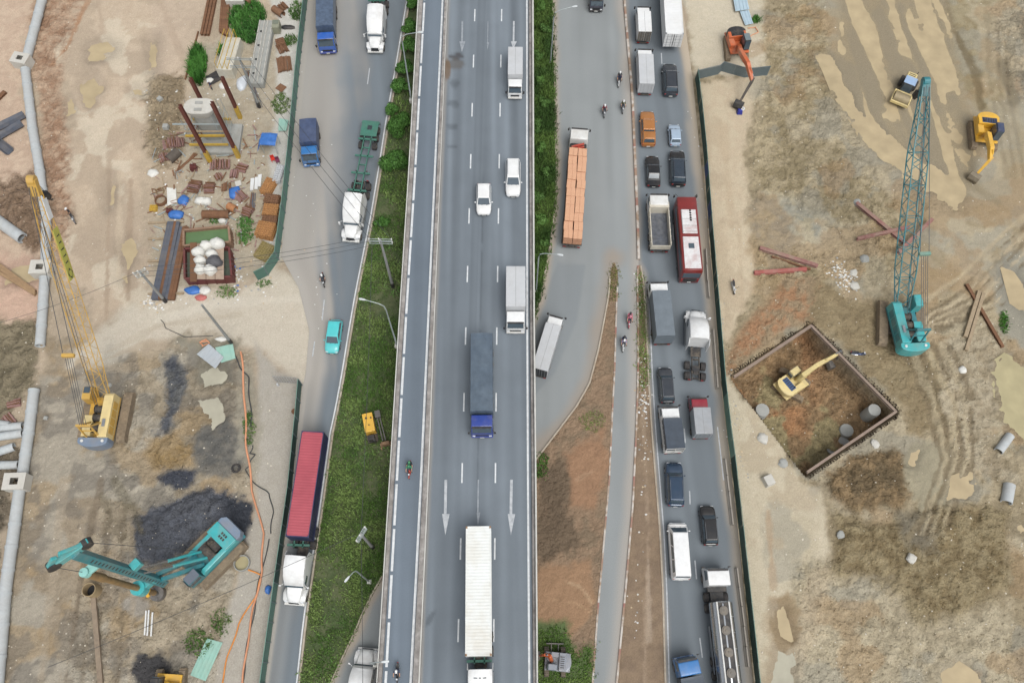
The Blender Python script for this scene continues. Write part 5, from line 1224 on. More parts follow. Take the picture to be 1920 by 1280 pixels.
# jersey kerbs along the right queue
jm = mat('barrier_concrete', S(176, 170, 160), .9, 0, .15, 1, dirt=.4, dcol=S(140, 126, 110))
for nm, (a, b) in (('beside the rear of the red coach', ((1322, 470), (1328, 560))), ('beside the white tractor unit', ((1336, 620), (1344, 730))), ('beside the black car with silver roof rails', ((1358, 862), (1372, 985))), ('beside the tanker', ((1380, 1065), (1402, 1250)))):
    p = P(*a); q = P(*b); d = q - p; n = max(1, round(d.length / 2.0)); t = thing('road_barrier', 'low concrete barrier ' + nm, 'barrier', (p.x, p.y, 0), math.atan2(-d.x, d.y), 'low concrete barriers along the queue')
    mb = MB(); s = d.length / n; mb.prism([(-.22, 0), (.22, 0), (.2, .12), (.08, .3), (.07, .6), (-.07, .6), (-.08, .3), (-.2, .12)], .02, s - .02, axis='y'); me = mb.mesh('block')
    for i in range(n): link('block', me, jm, t, (random.uniform(-.03, .03), s * i, 0), random.uniform(-.01, .01))

# lamp posts
galv = mat('galvanised_steel', S(186, 196, 196), .45, .5, .08, 3); conc_pole = mat('pole_concrete', S(150, 152, 150), .85, 0, .12, 2); wirem = mat('cable', S(70, 72, 74), .7, 0, .1, 3); lampw = mat('lamp_head', S(220, 226, 228), .4, .2, .05, 3)
def lamp(label, base, bend, head, zb, solo=False):
    b = P(base[0], base[1], zb); zt = zabove(b, *bend); hd = P(head[0], head[1], zt + .7); t = thing('street_lamp', label, 'street lamp', b, 0, 'street lamps')
    top = Vector((0, 0, zt - zb)); h = hd - b; mb = MB()
    mb.path([(0, 0, 0), top * .5, top * .93, top + Vector((h.x * .06, h.y * .06, .12)), top.lerp(h, .3) + Vector((0, 0, .25)), h], [.10, .085, .07, .06, .045, .04], 8); mb.build('pole', galv, t, smooth=50)
    d = Vector((h.x, h.y, 0)).normalized(); mb = MB(); n = Vector((-d.y, d.x, 0)); rings = []
    for k, w_, hh in ((-.1, .05, .04), (.1, .11, .07), (.42, .13, .08), (.6, .08, .04)): c = h + d * k; rings.append([c - n * w_, c - n * w_ * .7 + Vector((0, 0, hh)), c + n * w_ * .7 + Vector((0, 0, hh)), c + n * w_, c - Vector((0, 0, .05))])
    mb.loft(rings); mb.build('lamp_head', lampw, t, smooth=40)
    mb = MB(); mb.box(0, 0, .1, .4, .4, .2, tx=.8, ty=.8); mb.box(0, 0, -.2, .46, .46, .5); mb.build('base_plinth', M_concl, t)
lamp('topmost street lamp on the left flyover edge, arm over the deck', (771, 187), (757, 70), (784, 61), DZ - .2)
lamp('street lamp on the left edge of the flyover with its arm over the grass', (744, 647), (725, 574), (684, 562), DZ - .2)
lamp('street lamp on the right verge above the patched asphalt', (1005, 545), (1010, 477), (1046, 477), .1)
lamp('street lamp on the right verge at the top, beside the underpass road', (1032, 118), (1042, 26), (1074, 13), .1)
lamp('street lamp in the grass above the underpass exit', (692, 1090), (671, 1065), (654, 1081), .1)
lamp('street lamp at the bottom left edge of the flyover beside the motorbike', (704, 1245), (694, 1238), (717, 1240), DZ - .2)
# power poles and cables
def pole(label, base, top, arms, yaw=0, steel=False):
    b = G(*base); b.z -= .15; zt = zabove(b, *top); t = thing('power_pole', label, 'power pole', b, yaw, 'power poles'); H_ = zt - b.z
    mb = MB(); mb.tube((0, 0, 0), (0, 0, H_), .2, .12, n=10); mb.build('pole', conc_pole, t, smooth=40)
    if arms != 'none':
        for z, w_ in arms:
            mb = MB(); mb.bar((-w_, -.12, H_ - z), (w_, -.12, H_ - z), .06, .08); mb.bar((-w_, .12, H_ - z), (w_, .12, H_ - z), .06, .08); mb.build('cross_arm', galv, t)
            for x in (-w_ * .95, -.15, w_ * .95):
                mb = MB(); mb.tube((x, 0, H_ - z), (x, 0, H_ - z + .32), .06, .09, n=8); mb.build('insulator', M['whited'], t)
    mb = MB(); mb.tube((0, 0, .2), (0, 0, 1.3), .22, n=10); mb.build('collar', M['black'], t)
    return b + Vector((0, 0, H_))
pA = pole('concrete power pole with double cross-arm in the grass beside the flyover', (737, 538), (721, 447), ((.15, 1.3), (.75, 1.3)))
pB = pole('power pole with slanted cross-arms in the lower grass verge', (699, 1026), (680, 998), ((.1, .8), (.6, .8)), 1.1)
pD = pole('concrete power pole with transformer arms beside the steel beam stack', (311, 566), (265, 506), ((.1, .7), (.9, .7)), .5)
pE = pole('power pole with bracket frame behind the concrete pier block', (487, 202), (455, 107), ((.2, 1.6), (1.6, 1.6)))
pC = pole('bare concrete pole beside the dirt driveway', (434, 643), (386, 566), 'none')
def cable(label, a, b, sag=.8, r=.025, n=10):
    a = Vector(a); b = Vector(b); mb = MB()
    mb.path([a.lerp(b, i / n) - Vector((0, 0, sag * 4 * (i / n) * (1 - i / n))) for i in range(n + 1)], r, 4)
    o = mb.build('power_cable', wirem, None, smooth=60); tag(o, label, 'cable', 'overhead cables')
for k, nm in ((-1.2, 'lowest'), (0, 'middle'), (1.2, 'upper')):
    cable('%s of three overhead cables crossing the left road from the grass pole' % nm, pA + Vector((-.6, k * .5, -.2)), pD + Vector((.3, k * .5, -.1)), 1.0)
    cable('%s of the overhead cables slanting from the grass pole to the bracket pole' % nm, pA + Vector((k, 0, .2)), pE + Vector((k, 0, -.2)), 1.2)
cable('single overhead cable running along the grass verge', pA + Vector((-.9, 0, -.1)), pB + Vector((0, 0, -.1)), .6)
cable('overhead cable leaving the lower grass pole towards the bottom', pB + Vector((0, 0, -.1)), P(680, 1500, 8), .5)
cable('overhead cable from the lower grass pole over the red container truck', pB + Vector((-.5, 0, -.3)), P(90, 1250, 6), .9)
cable('overhead cable leaving the transformer pole over the haul road', pD + Vector((-.4, 0, -.3)), P(-140, 640, 7), 1.2)

# ---- riders: one continuous skin over a seated skeleton
def skin_person(pose):
    vs = []; es = []; rad_ = []; seg = []
    def chain(pts, rs, start=None, kind='cloth'):
        prev = start
        for p, r_ in zip(pts, rs):
            vs.append(p); rad_.append(r_); i = len(vs) - 1
            if prev is not None: es.append((prev, i)); seg.append(kind)
            prev = i
        return prev
    if pose == 'ride':
        pel = chain([(0, -.18, .84)], [.16]); ch = chain([(0, -.16, 1.02), (0, -.11, 1.22), (0, -.07, 1.36)], [.15, .165, .13], pel, 'shirt')
        nk = chain([(0, -.05, 1.45)], [.06], ch, 'skin'); chain([(0, -.03, 1.56), (0, -.02, 1.68)], [.10, .085], nk, 'skin')
        arm = [(.20, -.07, 1.36), (.27, .12, 1.17), (.30, .36, 1.08)]; leg = [(.11, -.1, .82), (.19, .28, .74), (.16, .20, .36), (.16, .34, .3)]; hand = (.29, .42, 1.07)
    else:
        pel = chain([(0, 0, .92)], [.15]); ch = chain([(0, 0, 1.1), (0, .02, 1.28), (0, .02, 1.42)], [.14, .16, .13], pel, 'shirt')
        nk = chain([(0, .02, 1.51)], [.06], ch, 'skin'); chain([(0, .03, 1.61), (0, .04, 1.73)], [.10, .085], nk, 'skin')
        arm = [(.2, .02, 1.41), (.27, .02, 1.14), (.28, .14, .92)]; leg = [(.1, 0, .88), (.11, .06, .5), (.12, 0, .1), (.12, .15, .05)]; hand = (.28, .18, .86)
    for s in (-1, 1):
        m_ = lambda p: (p[0] * s, p[1], p[2])
        e = chain([m_(arm[0]), m_(arm[1])], [.07, .055], ch, 'shirt'); e = chain([m_(arm[2])], [.036], e, 'skin'); h = chain([m_(hand)], [.042], e, 'skin')
        d = Vector(m_(hand)) - Vector(m_(arm[2])); d.normalize()
        for k, (ox, l) in enumerate(((-.03, .06), (-.01, .075), (.01, .07), (.03, .055))):
            a_ = Vector(m_(hand)) + d * .03 + Vector((ox, 0, 0)); chain([tuple(a_), tuple(a_ + d * l * .5 + Vector((0, 0, -.015))), tuple(a_ + d * l * .7 + Vector((0, 0, -.04)))], [.011, .010, .008], h, 'skin')
        a_ = Vector(m_(hand)) + Vector((-s * .04, 0, 0)); chain([tuple(a_), tuple(a_ + d * .03 + Vector((-s * .02, 0, -.03)))], [.012, .01], h, 'skin')
        g_ = chain([m_(leg[0]), m_(leg[1]), m_(leg[2])], [.095, .065, .045], pel, 'trouser'); chain([m_(leg[3])], [.045], g_, 'shoe')
    me = bpy.data.meshes.new('sk'); me.from_pydata(vs, es, []); o = bpy.data.objects.new('sk', me); COL.objects.link(o)
    o.modifiers.new('s', 'SKIN'); sv = me.skin_vertices[0].data
    for i, r_ in enumerate(rad_): sv[i].radius = (r_, r_)
    sv[0].use_root = True
    m2 = o.modifiers.new('u', 'SUBSURF'); m2.levels = 1
    dg = bpy.context.evaluated_depsgraph_get(); dg.update(); out_ = bpy.data.meshes.new_from_object(o.evaluated_get(dg)); bpy.data.objects.remove(o)
    out_.materials.clear(); kinds = ['cloth', 'shirt', 'skin', 'trouser', 'shoe']; E = [(np.array(vs[a]), np.array(vs[b]), k) for (a, b), k in zip(es, seg)]
    mi = []
    for p in out_.polygons:
        c = np.array(p.center); best = min(E, key=lambda e: np.linalg.norm(c - e[0] - np.clip(np.dot(c - e[0], e[1] - e[0]) / (np.dot(e[1] - e[0], e[1] - e[0]) + 1e-9), 0, 1) * (e[1] - e[0]))); mi.append(max(0, kinds.index(best[2]) - 1))
    out_.polygons.foreach_set('material_index', mi); out_.polygons.foreach_set('use_smooth', [True] * len(mi)); return out_
PM = {k: skin_person(k) for k in ('ride', 'stand')}
skinm = mat('skin', S(196, 150, 122), .6, 0, .05, 3); shoem = mat('shoe', S(60, 56, 54), .7, 0, .1, 3); jeans = mat('dark_trousers', S(62, 66, 78), .85, 0, .1, 5)
def cloth(n, c): return mat(n, S(*c), .85, 0, .12, 6)
_hm = None
def person(label, loc, rz, shirt, helmet, pose='ride', trouser=None, group=None):
    global _hm
    me = PM[pose]
    if len(me.materials) == 0:
        for m_ in (shirt, skinm, jeans, shoem): me.materials.append(m_)
    o = link('person', me, [shirt, skinm, trouser or jeans, shoem], None, loc, rz); tag(o, label, 'person', group)
    if _hm is None:
        mb = MB(); rings = [[(r_ * math.cos(t), r_ * 1.15 * math.sin(t), z) for t in np.linspace(0, 2 * math.pi, 14, endpoint=False)] for r_, z in ((.115, -.06), (.135, 0), (.13, .07), (.1, .13), (.05, .16))]; mb.loft(rings); mb.box(0, .16, -.01, .2, .1, .02); _hm = mb.mesh('helmet', 50)
    h = link('helmet', _hm, helmet, o, (0, -.02, 1.62) if pose == 'ride' else (0, .035, 1.68))
    return o
K = Kit()
rings = [[(-w_, y, z0), (w_, y, z0), (w_ * .8, y, z1), (-w_ * .8, y, z1)] for y, w_, z0, z1 in ((-.85, .06, .62, .72), (-.6, .13, .45, .78), (-.2, .15, .3, .74), (.1, .13, .25, .46), (.4, .14, .25, .44), (.5, .12, .3, .8), (.62, .07, .5, .95))]
mb = MB(); mb.loft(rings); K.part('body', mb, 'body', smooth=50, bevel=.02)
rings = [[(-w_, y, z - .05), (w_, y, z - .05), (w_ * .9, y, z + .03), (-w_ * .9, y, z + .03)] for y, w_, z in ((-.8, .1, .79), (-.45, .14, .79), (-.05, .12, .77), (.05, .07, .72))]
mb = MB(); mb.loft(rings); K.part('seat', mb, 'black', smooth=50)
for y in (.66, -.6):
    mb = MB(); mb.tube((-.045, 0, 0), (.045, 0, 0), .27, n=18); i = K.part('wheel', mb, 'tyre', at=(0, y, .27), smooth=40); mb = MB(); mb.tube((-.055, 0, 0), (.055, 0, 0), .16, n=12); K.part('rim', mb, 'rim', i)
mb = MB(); mb.path([(0, .66, .27), (0, .56, .7), (0, .5, 1.0)], .035, 6); K.part('fork', mb, 'black')
mb = MB(); mb.path([(-.34, .38, 1.06), (-.2, .46, 1.02), (0, .5, 1.0), (.2, .46, 1.02), (.34, .38, 1.06)], .018, 6); K.part('handlebar', mb, 'black')
mb = MB(); mb.box(0, .6, .93, .2, .16, .18, tx=.7); K.part('headlight', mb, 'lamp', bevel=.03)
mb = MB(); mb.box(0, -.9, .72, .14, .06, .08); K.part('tail_light', mb, 'tail')
mb = MB(); mb.box(0, .68, .55, .12, .5, .04, tx=.7); K.part('mudguard', mb, 'body', bevel=.01)
mb = MB(); mb.path([(.13, .0, .3), (.14, -.3, .28), (.15, -.75, .36)], .05, 8); K.part('exhaust', mb, 'chrome')
for s in (-1, 1):
    mb = MB(); mb.path([(s * .3, .4, 1.06), (s * .32, .42, 1.2)], .01, 4); mb.box(s * .33, .41, 1.23, .12, .03, .08); K.part('mirror', mb, 'black')
KBIKE = K
def moto(desc, px, py, dirpx, body, riders, z=0.0, stand=True):
    p = P(px, py, z + .6); q = P(px + dirpx[0] * 20, py + dirpx[1] * 20, z + .6); rz = math.atan2(-(q - p).x, (q - p).y)
    KBIKE.make('motorbike', desc[0], 'motorbike', dict(body=body), (p.x, p.y, z), rz, 'motorbikes')
    for i, (lab, sh, he) in enumerate(riders):
        off = Vector((0, -.08 - .42 * i, 0.02)); off.rotate(Matrix.Rotation(rz, 3, 'Z'))
        person(lab, (p.x + off.x, p.y + off.y, z + off.z), rz, sh, he, group='motorbike riders')
wh = paint('white_helmet', (236, 238, 238)); bk = paint('black_helmet', (42, 44, 50)); gn = paint('green_helmet', (40, 130, 84)); pk = paint('pink_helmet', (206, 130, 150))
c_green = cloth('green_jacket', (66, 150, 110)); c_navy = cloth('navy_shirt', (58, 66, 92)); c_white = cloth('white_shirt', (226, 230, 232)); c_pink = cloth('pink_shirt', (210, 120, 140)); c_black = cloth('black_shirt', (48, 50, 56)); c_red = cloth('dark_red_shirt', (130, 54, 62)); c_olive = cloth('olive_shirt', (104, 104, 78)); c_lil = cloth('lilac_shirt', (150, 140, 176))
b_rd = paint('red_bike_paint', (190, 66, 50)); b_bk = paint('black_bike_paint', (48, 50, 54)); b_wh = paint('white_bike_paint', (224, 226, 226)); b_pk = paint('pink_bike_paint', (204, 90, 110)); b_gy = paint('grey_bike_paint', (120, 124, 130)); b_bl = paint('blue_bike_paint', (60, 84, 130))
moto(['red motorbike carrying two people in the flyover motorbike lane'], 768, 880, (-.1, 1), b_rd, [('rider in green jacket on the red motorbike', c_green, gn), ('passenger in black behind the green jacket rider', c_black, gn)], DZ)
moto(['dark motorbike at the bottom of the flyover motorbike lane'], 745, 1260, (-.05, 1), b_bk, [('rider in navy with white helmet at the bottom of the flyover', c_navy, wh)], DZ)
moto(['black motorbike riding down the left road past the dirt driveway'], 606, 524, (.1, 1), b_bk, [('rider in black on the left road near the dirt driveway', c_black, wh)])
moto(['white motorbike near the central kerb with two people on it'], 1161, 151, (-.08, 1), b_wh, [('rider in dark shirt on the white motorbike near the kerb', c_navy, bk), ('passenger in black on the white motorbike near the kerb', c_black, wh)])
moto(['grey motorbike closest to the central kerb'], 1168, 200, (0, 1), b_gy, [('rider in olive shirt closest to the central kerb', c_olive, wh)])
moto(['dark red motorbike in the middle of the underpass road'], 1133, 208, (.05, 1), b_gy, [('rider in dark red shirt with white helmet', c_red, wh)])
moto(['pink motorbike in the narrow lane beside the grass strip'], 1180, 601, (-.05, 1), b_pk, [('rider in pink shirt in the narrow lane', c_pink, pk), ('passenger with dark helmet behind the pink rider', c_pink, bk)])
moto(['white motorbike in the narrow lane below the pink one'], 1169, 645, (-.05, 1), b_wh, [('rider in lilac shirt in the narrow lane', c_lil, wh), ('passenger in dark clothes behind the lilac rider', c_navy, bk)])
for lab, px, py, dr, bd in (('white motorbike parked on the sandy strip by the right fence', 1374, 541, (.15, 1), b_wh), ('blue motorbike parked above the corner of the pit', 1606, 665, (1, .1), b_bl), ('grey motorbike standing beside the haul road under the crane boom', 139, 412, (.5, 1), b_gy)):
    p = G(px, py); q = P(px + dr[0] * 20, py + dr[1] * 20); KBIKE.make('motorbike', lab, 'motorbike', dict(body=bd), p, math.atan2(-(q - p).x, (q - p).y), 'motorbikes')
person('person in white hat standing beside the parked grey motorbike', G(136, 404), 2.5, c_black, wh, 'stand')
person('worker with white helmet standing behind the white pier cap', G(398, 168), 2.5, c_navy, wh, 'stand')
# ================================================================ CONSTRUCTION MACHINES
y_cat = paint('yellow_machine_paint', (236, 184, 60), .4, .2, .3); y_pale = paint('pale_yellow_machine_paint', (232, 212, 150), .45, .25, .2); y_crane = paint('ochre_crane_paint', (214, 170, 74), .45, .25, .3); y_cream = paint('cream_crane_paint', (232, 210, 150), .45, .2, .3)
teal = paint('teal_machine_paint', (62, 176, 180), .4, .2, .3); teal_d = paint('worn_teal_paint', (44, 128, 138), .45, .3, .2); or_ = paint('orange_machine_paint', (206, 104, 58), .45, .3, .3); greyb = paint('blue_grey_machine_paint', (116, 136, 160), .45, .2, .2); dkblue = paint('dark_blue_cover', (56, 70, 104), .4, .15, .3)
trackm = mat('muddy_steel_track', S(150, 134, 112), .9, .1, .25, 3, dirt=.6, dcol=S(104, 94, 82)); trackd = mat('dark_steel_track', S(80, 74, 68), .85, .2, .25, 3, dirt=.5)
rope = mat('steel_rope', S(92, 94, 96), .6, .4, .1, 3); steelg = mat('dull_steel', S(120, 118, 116), .6, .4, .2, 2, dirt=.3)
def track_mesh(L, w, h):
    r = h / 2; pts = []
    n = 8
    for i in range(n + 1): t = -math.pi / 2 + math.pi * i / n; pts.append((L / 2 - r + r * math.cos(t), r + r * math.sin(t)))
    for i in range(n + 1): t = math.pi / 2 + math.pi * i / n; pts.append((-L / 2 + r + r * math.cos(t), r + r * math.sin(t)))
    mb = MB(); mb.prism(pts, -w / 2, w / 2, axis='x')
    k = int(L / .22)
    for i in range(k):
        y = -L / 2 + r + (L - 2 * r) * (i + .5) / k
        mb.box(0, y, h + .012, w + .06, .13, .05); mb.box(0, y, .02, w + .06, .13, .05)
    for e in (1, -1):
        for j in range(5):
            t = -math.pi / 2 + math.pi * (j + .5) / 5; mb.box(0, e * (L / 2 - r + (r + .012) * math.cos(t)), r + (r + .012) * math.sin(t), w + .06, .08, .08)
    return mb
def under(t, L, w, h, gauge, rz, m, name='track', loc=(0, 0, 0)):
    me = track_mesh(L, w, h).mesh('track')
    c, s = math.cos(rz), math.sin(rz)
    for e in (-1, 1):
        x = e * gauge / 2; link(name, me, m, t, (loc[0] + x * c, loc[1] + x * s, loc[2]), rz)
    mb = MB(); mb.box(0, 0, h * .55, gauge, L * .42, h * .5); mb.box(0, 0, h * .85, 1.4, 1.4, h * .4); mb.build('track_frame', trackd, t, loc=loc, rz=rz)
    mb = MB(); mb.tube((0, 0, h * .8), (0, 0, h + .22), .75, n=18); mb.build('slew_ring', steelg, t, loc=loc)
def yaw_px(a, b, z): p = P(a[0], a[1], z); q = P(b[0], b[1], z); return math.atan2(-(q - p).x, (q - p).y)
def tolocal(p, loc, rz): v = Vector(p) - Vector(loc); v.rotate(Matrix.Rotation(-rz, 3, 'Z')); return v
def boxarm(pts, ws, hs):
    """tapered box girder along points, plumb sides"""
    rings = []; pts = [Vector(p) for p in pts]
    for i, p in enumerate(pts):
        d = (pts[min(i + 1, len(pts) - 1)] - pts[max(i - 1, 0)]).normalized(); a = Vector((d.y, -d.x, 0))
        a = a.normalized() if a.length > .05 else Vector((1, 0, 0)); b = a.cross(d).normalized()
        rings.append([p - a * ws[i] / 2 - b * hs[i] / 2, p + a * ws[i] / 2 - b * hs[i] / 2, p + a * ws[i] / 2 + b * hs[i] / 2, p - a * ws[i] / 2 + b * hs[i] / 2])
    mb = MB(); mb.loft(rings); return mb
def excavator(label, c, fwd, trk, paintm, boom, stick, bucket, z=0.0, s=1.0, cabm=None, coverm=None, cw=None, cabside=-1, armm=None, stickm=None, bucketm=None, tm=None, L=3.9, blade=False, cabroof=None):
    """c: pixel of the slewing centre on the ground; fwd, trk: pixel directions; boom/stick: lists of (px, py, z)"""
    g0 = P(c[0], c[1], z); loc = Vector((g0.x, g0.y, z)); rz = yaw_px(c, (c[0] + fwd[0], c[1] + fwd[1]), z); rt = yaw_px(c, (c[0] + trk[0], c[1] + trk[1]), z) - rz
    t = thing('excavator', label, 'excavator', loc, rz); cabm = cabm or paintm
    under(t, L * s, .6 * s, .85 * s, 2.35 * s, rt, tm or trackm)
    zt = 1.08 * s
    mb = MB(); mb.box(0, -.35 * s, zt + .12 * s, 2.5 * s, 3.6 * s, .22 * s); mb.build('upper_deck', paintm, t, bevel=.03)
    mb = MB(); n = 9; pts = [(1.25 * s, -.2 * s)] + [(1.25 * s * math.cos(t_) , -1.5 * s - .75 * s * math.sin(t_)) for t_ in np.linspace(0, math.pi, n)] + [(-1.25 * s, -.2 * s)]
    pts2 = [(x, y) for x, y in pts if y <= -1.3 * s]; pts2 = [(1.25 * s, -1.3 * s)] + pts2 + [(-1.25 * s, -1.3 * s)]
    mb.prism(pts2, zt + .2 * s, zt + 1.1 * s); mb.build('counterweight', cw or paintm, t, bevel=.08, seg=2, smooth=40)
    mb = MB(); mb.box(0, -.95 * s, zt + .68 * s, 2.4 * s, .9 * s, .86 * s); e = mb.build('engine_cover', paintm, t, bevel=.06, seg=2)
    mb = MB(); mb.box(-.05 * s, -.98 * s, zt + 1.13 * s, 1.7 * s, .74 * s, .06 * s); g_ = mb.build('engine_hatch', coverm or paintm, e, bevel=.02)
    for i in range(6):
        mb = MB(); mb.box((-.75 + .28 * i) * s, -.98 * s, zt + 1.175 * s, .1 * s, .55 * s, .04 * s); mb.build('louvre', M['black'], e)
    mb = MB(); mb.box(-cabside * .88 * s, .1 * s, zt + .55 * s, .7 * s, 1.15 * s, .62 * s); mb.build('tank_box', paintm, t, bevel=.05)
    mb = MB(); mb.tube((-cabside * .6 * s, -.75 * s, zt + 1.1 * s), (-cabside * .6 * s, -.75 * s, zt + 1.45 * s), .06 * s, n=8); mb.build('exhaust_pipe', M['black'], t)
    x = cabside * .82 * s; mb = MB(); mb.box(x, .45 * s, zt + 1.05 * s, .86 * s, 1.45 * s, 1.62 * s, tx=.9, ty=.84, off=(0, -.05 * s)); cb = mb.build('cab', cabm, t, bevel=.07, seg=2)
    mb = MB(); mb.box(x, .4 * s, zt + 1.885 * s, .74 * s, 1.15 * s, .05 * s); mb.build('cab_roof', cabroof or cabm, cb, bevel=.02)
    q = [(x - .42 * s, 1.2 * s, zt + .4 * s), (x + .42 * s, 1.2 * s, zt + .4 * s), (x + .38 * s, 1.04 * s, zt + 1.8 * s), (x - .38 * s, 1.04 * s, zt + 1.8 * s)]
    mb = MB(); slab(mb, q[::-1], .06, .94, .06, .96, .04); mb.build('windscreen', M['glass'], cb)
    for sx in (-1, 1):
        mb = MB(); mb.box(x + sx * .415 * s, .42 * s, zt + 1.3 * s, .06 * s, 1.1 * s, .8 * s); mb.build('side_window', M['glass'], cb)
    mb = MB(); mb.box(x, -.26 * s, zt + 1.35 * s, .66 * s, .07 * s, .6 * s); mb.build('rear_window', M['glass'], cb)
    loc_ = lambda p: tolocal(P(p[0], p[1], z + p[2]), loc, rz)
    bp = [Vector((0, .55 * s, zt + .5 * s))] + [loc_(p) for p in boom]
    n = len(bp); ws = [.5 * s] * (n - 1) + [.36 * s]; hs = [.5 * s] + [.72 * s] * (n - 2) + [.42 * s]
    b = boxarm(bp, ws, hs).build('boom', armm or paintm, t, bevel=.03)
    sp = [bp[-1] + (bp[-1] - loc_(stick[-1])).normalized() * .45 * s] + [bp[-1]] + [loc_(p) for p in stick]
    st = boxarm(sp, [.3 * s, .34 * s] + [.26 * s] * len(stick), [.3 * s, .52 * s] + [.3 * s] * len(stick)).build('stick', stickm or armm or paintm, t, bevel=.02)
    for sx in (-.32, .32):
        m0 = Vector((sx * s, .75 * s, zt + .25 * s)); m1 = bp[1].lerp(bp[min(2, n - 1)], .35) + Vector((sx * .9 * s, 0, 0)); mb = MB(); mb.tube(m0, m0.lerp(m1, .6), .1 * s, n=10); mb.tube(m0.lerp(m1, .6), m1, .055 * s, n=8); mb.build('boom_cylinder', M['chrome'] if False else paintm, t)
    m0 = bp[-2].lerp(bp[-1], .35) + Vector((0, 0, .5 * s)); mb = MB(); mb.tube(m0, m0.lerp(sp[0], .6), .1 * s, n=10); mb.tube(m0.lerp(sp[0], .6), sp[0], .06 * s, n=8, mi=1); mb.build('stick_cylinder', [paintm, M['chrome']], t)
    if bucket:
        e = sp[-1]; d = (loc_(bucket) - e); d.z = 0; d = d.normalized() if d.length > .1 else Vector((0, 1, 0)); a = Vector((d.y, -d.x, 0)); w_ = .6 * s; up = Vector((0, 0, 1))
        prof = [(0, .15), (.25, .35), (.75, .25), (.95, -.2), (.85, -.62), (.55, -.72), (.1, -.55), (-.05, -.2)]
        mb = MB(); mb.loft([[e + a * (k * w_) + d * (u * s) + up * (v * s) for u, v in prof] for k in (-1, 1)], caps=True)
        for k in (-.8, -.4, 0, .4, .8): p0 = e + a * (k * w_) + d * (.1 * s) + up * (-.55 * s); mb.bar(p0, p0 - d * .22 * s - up * .1 * s, .1 * s, .06 * s)
        mb.build('bucket', bucketm or steelg, t, bevel=.03)
    if blade:
        mb = MB(); c_, s_ = math.cos(rt), math.sin(rt); mb.box(0, -L * s * .62, .4 * s, 2.5 * s, .18 * s, .6 * s); mb.box(-.5 * s, -L * s * .5, .4 * s, .16 * s, 1.0 * s, .2 * s); mb.box(.5 * s, -L * s * .5, .4 * s, .16 * s, 1.0 * s, .2 * s); mb.build('blade', steelg, t, rz=rt, bevel=.03)
    return t, loc, rz
excavator('rusty orange excavator reaching over the grey sheet fence', (1378, 96), (3, 10), (1, 10), or_, [(1388, 96, 3.4), (1402, 120, 3.9), (1410, 152, 2.6)], [(1388, 190, .9)], (1378, 208, .6), z=.06, s=1.05, cabside=-1, cabm=M['black'], cabroof=f_grey, coverm=M['black'], cw=M['black'], bucketm=M['black'], stickm=M['chassis'])
excavator('bright yellow excavator with dark blue cab roof beside the muddy pool', (1838, 260), (1, 10), (1, 10), y_cat, [(1852, 252, 3.3), (1858, 278, 3.4), (1856, 300, 2.4)], [(1832, 326, .8)], (1822, 338, .4), s=1.12, cabside=-1, cabm=dkblue, coverm=dkblue, bucketm=mat('worn_bucket_steel', S(140, 130, 112), .7, .3, .2, 2))
excavator('pale yellow excavator with blue engine hatch standing inside the pit', (1481, 724), (10, -7), (10, 5), y_pale, [(1508, 702, 3.4), (1530, 686, 4.4), (1575, 661, 3.4)], [(1564, 680, .8)], (1556, 684, .3), z=-PITD, s=1.0, cabside=-1, coverm=f_blue, stickm=steelg)
excavator('small grey excavator with orange arm on the grass at the bottom', (1040, 1240), (-10, -1), (0, 10), paint('dusty_grey_machine_paint', (140, 146, 156), .5, .25), [(1030, 1228, 2.3), (1020, 1227, 1.9)], [(1012, 1229, .8)], (1008, 1229, .3), z=.15, s=.72, armm=or_, blade=True, tm=trackd)
excavator('yellow excavator with dark cab at the bottom left edge', (322, 1292), (2, -10), (1, -10), y_cat, [(330, 1300, 2.8), (335, 1330, 3)], [(338, 1345, .8)], (338, 1350, .3), s=1.0, cabm=M['black'], coverm=M['black'])

# roller
a = G(1694, 172); rz = yaw_px((1703, 155), (1680, 206), .8); t = thing('road_roller', 'dusty yellow road roller with pale blue cab roof in the wet mud', 'roller', (a.x, a.y, 0), rz)
mb = MB(); mb.tube((-1.02, 2.15, .78), (1.02, 2.15, .78), .78, n=26); mb.build('drum', mat('drum_steel', S(158, 144, 112), .6, .3, .15, 2, dirt=.5), t, smooth=40)
mb = MB()
for s in (-1, 1): mb.box(s * 1.16, 2.15, .8, .16, 2.0, .45)
mb.box(0, 3.1, .8, 2.48, .2, .45); mb.box(0, 1.12, .8, 2.48, .2, .45); mb.build('drum_frame', y_pale, t, bevel=.04)
mb = MB(); mb.box(0, .2, 1.5, 1.5, 1.5, 1.6, tx=.92, ty=.85); cb = mb.build('cab', M['black'], t, bevel=.05)
mb = MB(); mb.box(0, .15, 2.36, 1.55, 1.35, .1); mb.build('cab_roof', mat('pale_blue_roof', S(158, 186, 220), .4, 0, .06, 2, dirt=.2), cb, bevel=.03)
mb = MB(); slab(mb, [(-.7, .96, .8), (.7, .96, .8), (.62, .86, 2.2), (-.62, .86, 2.2)][::-1], .04, .96, .04, .96, .03); mb.build('windscreen', M['glass'], cb)
for s in (-1, 1):
    mb = MB(); mb.box(s * .74, .2, 1.65, .05, 1.2, 1.0); mb.build('side_window', M['glass'], cb)
    mb = MB(); mb.tube((s * .72, -.95, .72), (s * 1.15, -.95, .72), .72, n=20); mb.build('wheel', M['tyre'], t, smooth=40, bevel=.05)
mb = MB(); mb.box(0, -1.3, 1.25, 1.4, 1.6, .9, tx=.9, ty=.9); h = mb.build('engine_hood', y_pale, t, bevel=.12, seg=2)
for i in range(3):
    mb = MB(); mb.box(0, -1.7 + .3 * i, 1.71, .9, .1, .04); mb.build('louvre', M['black'], h)
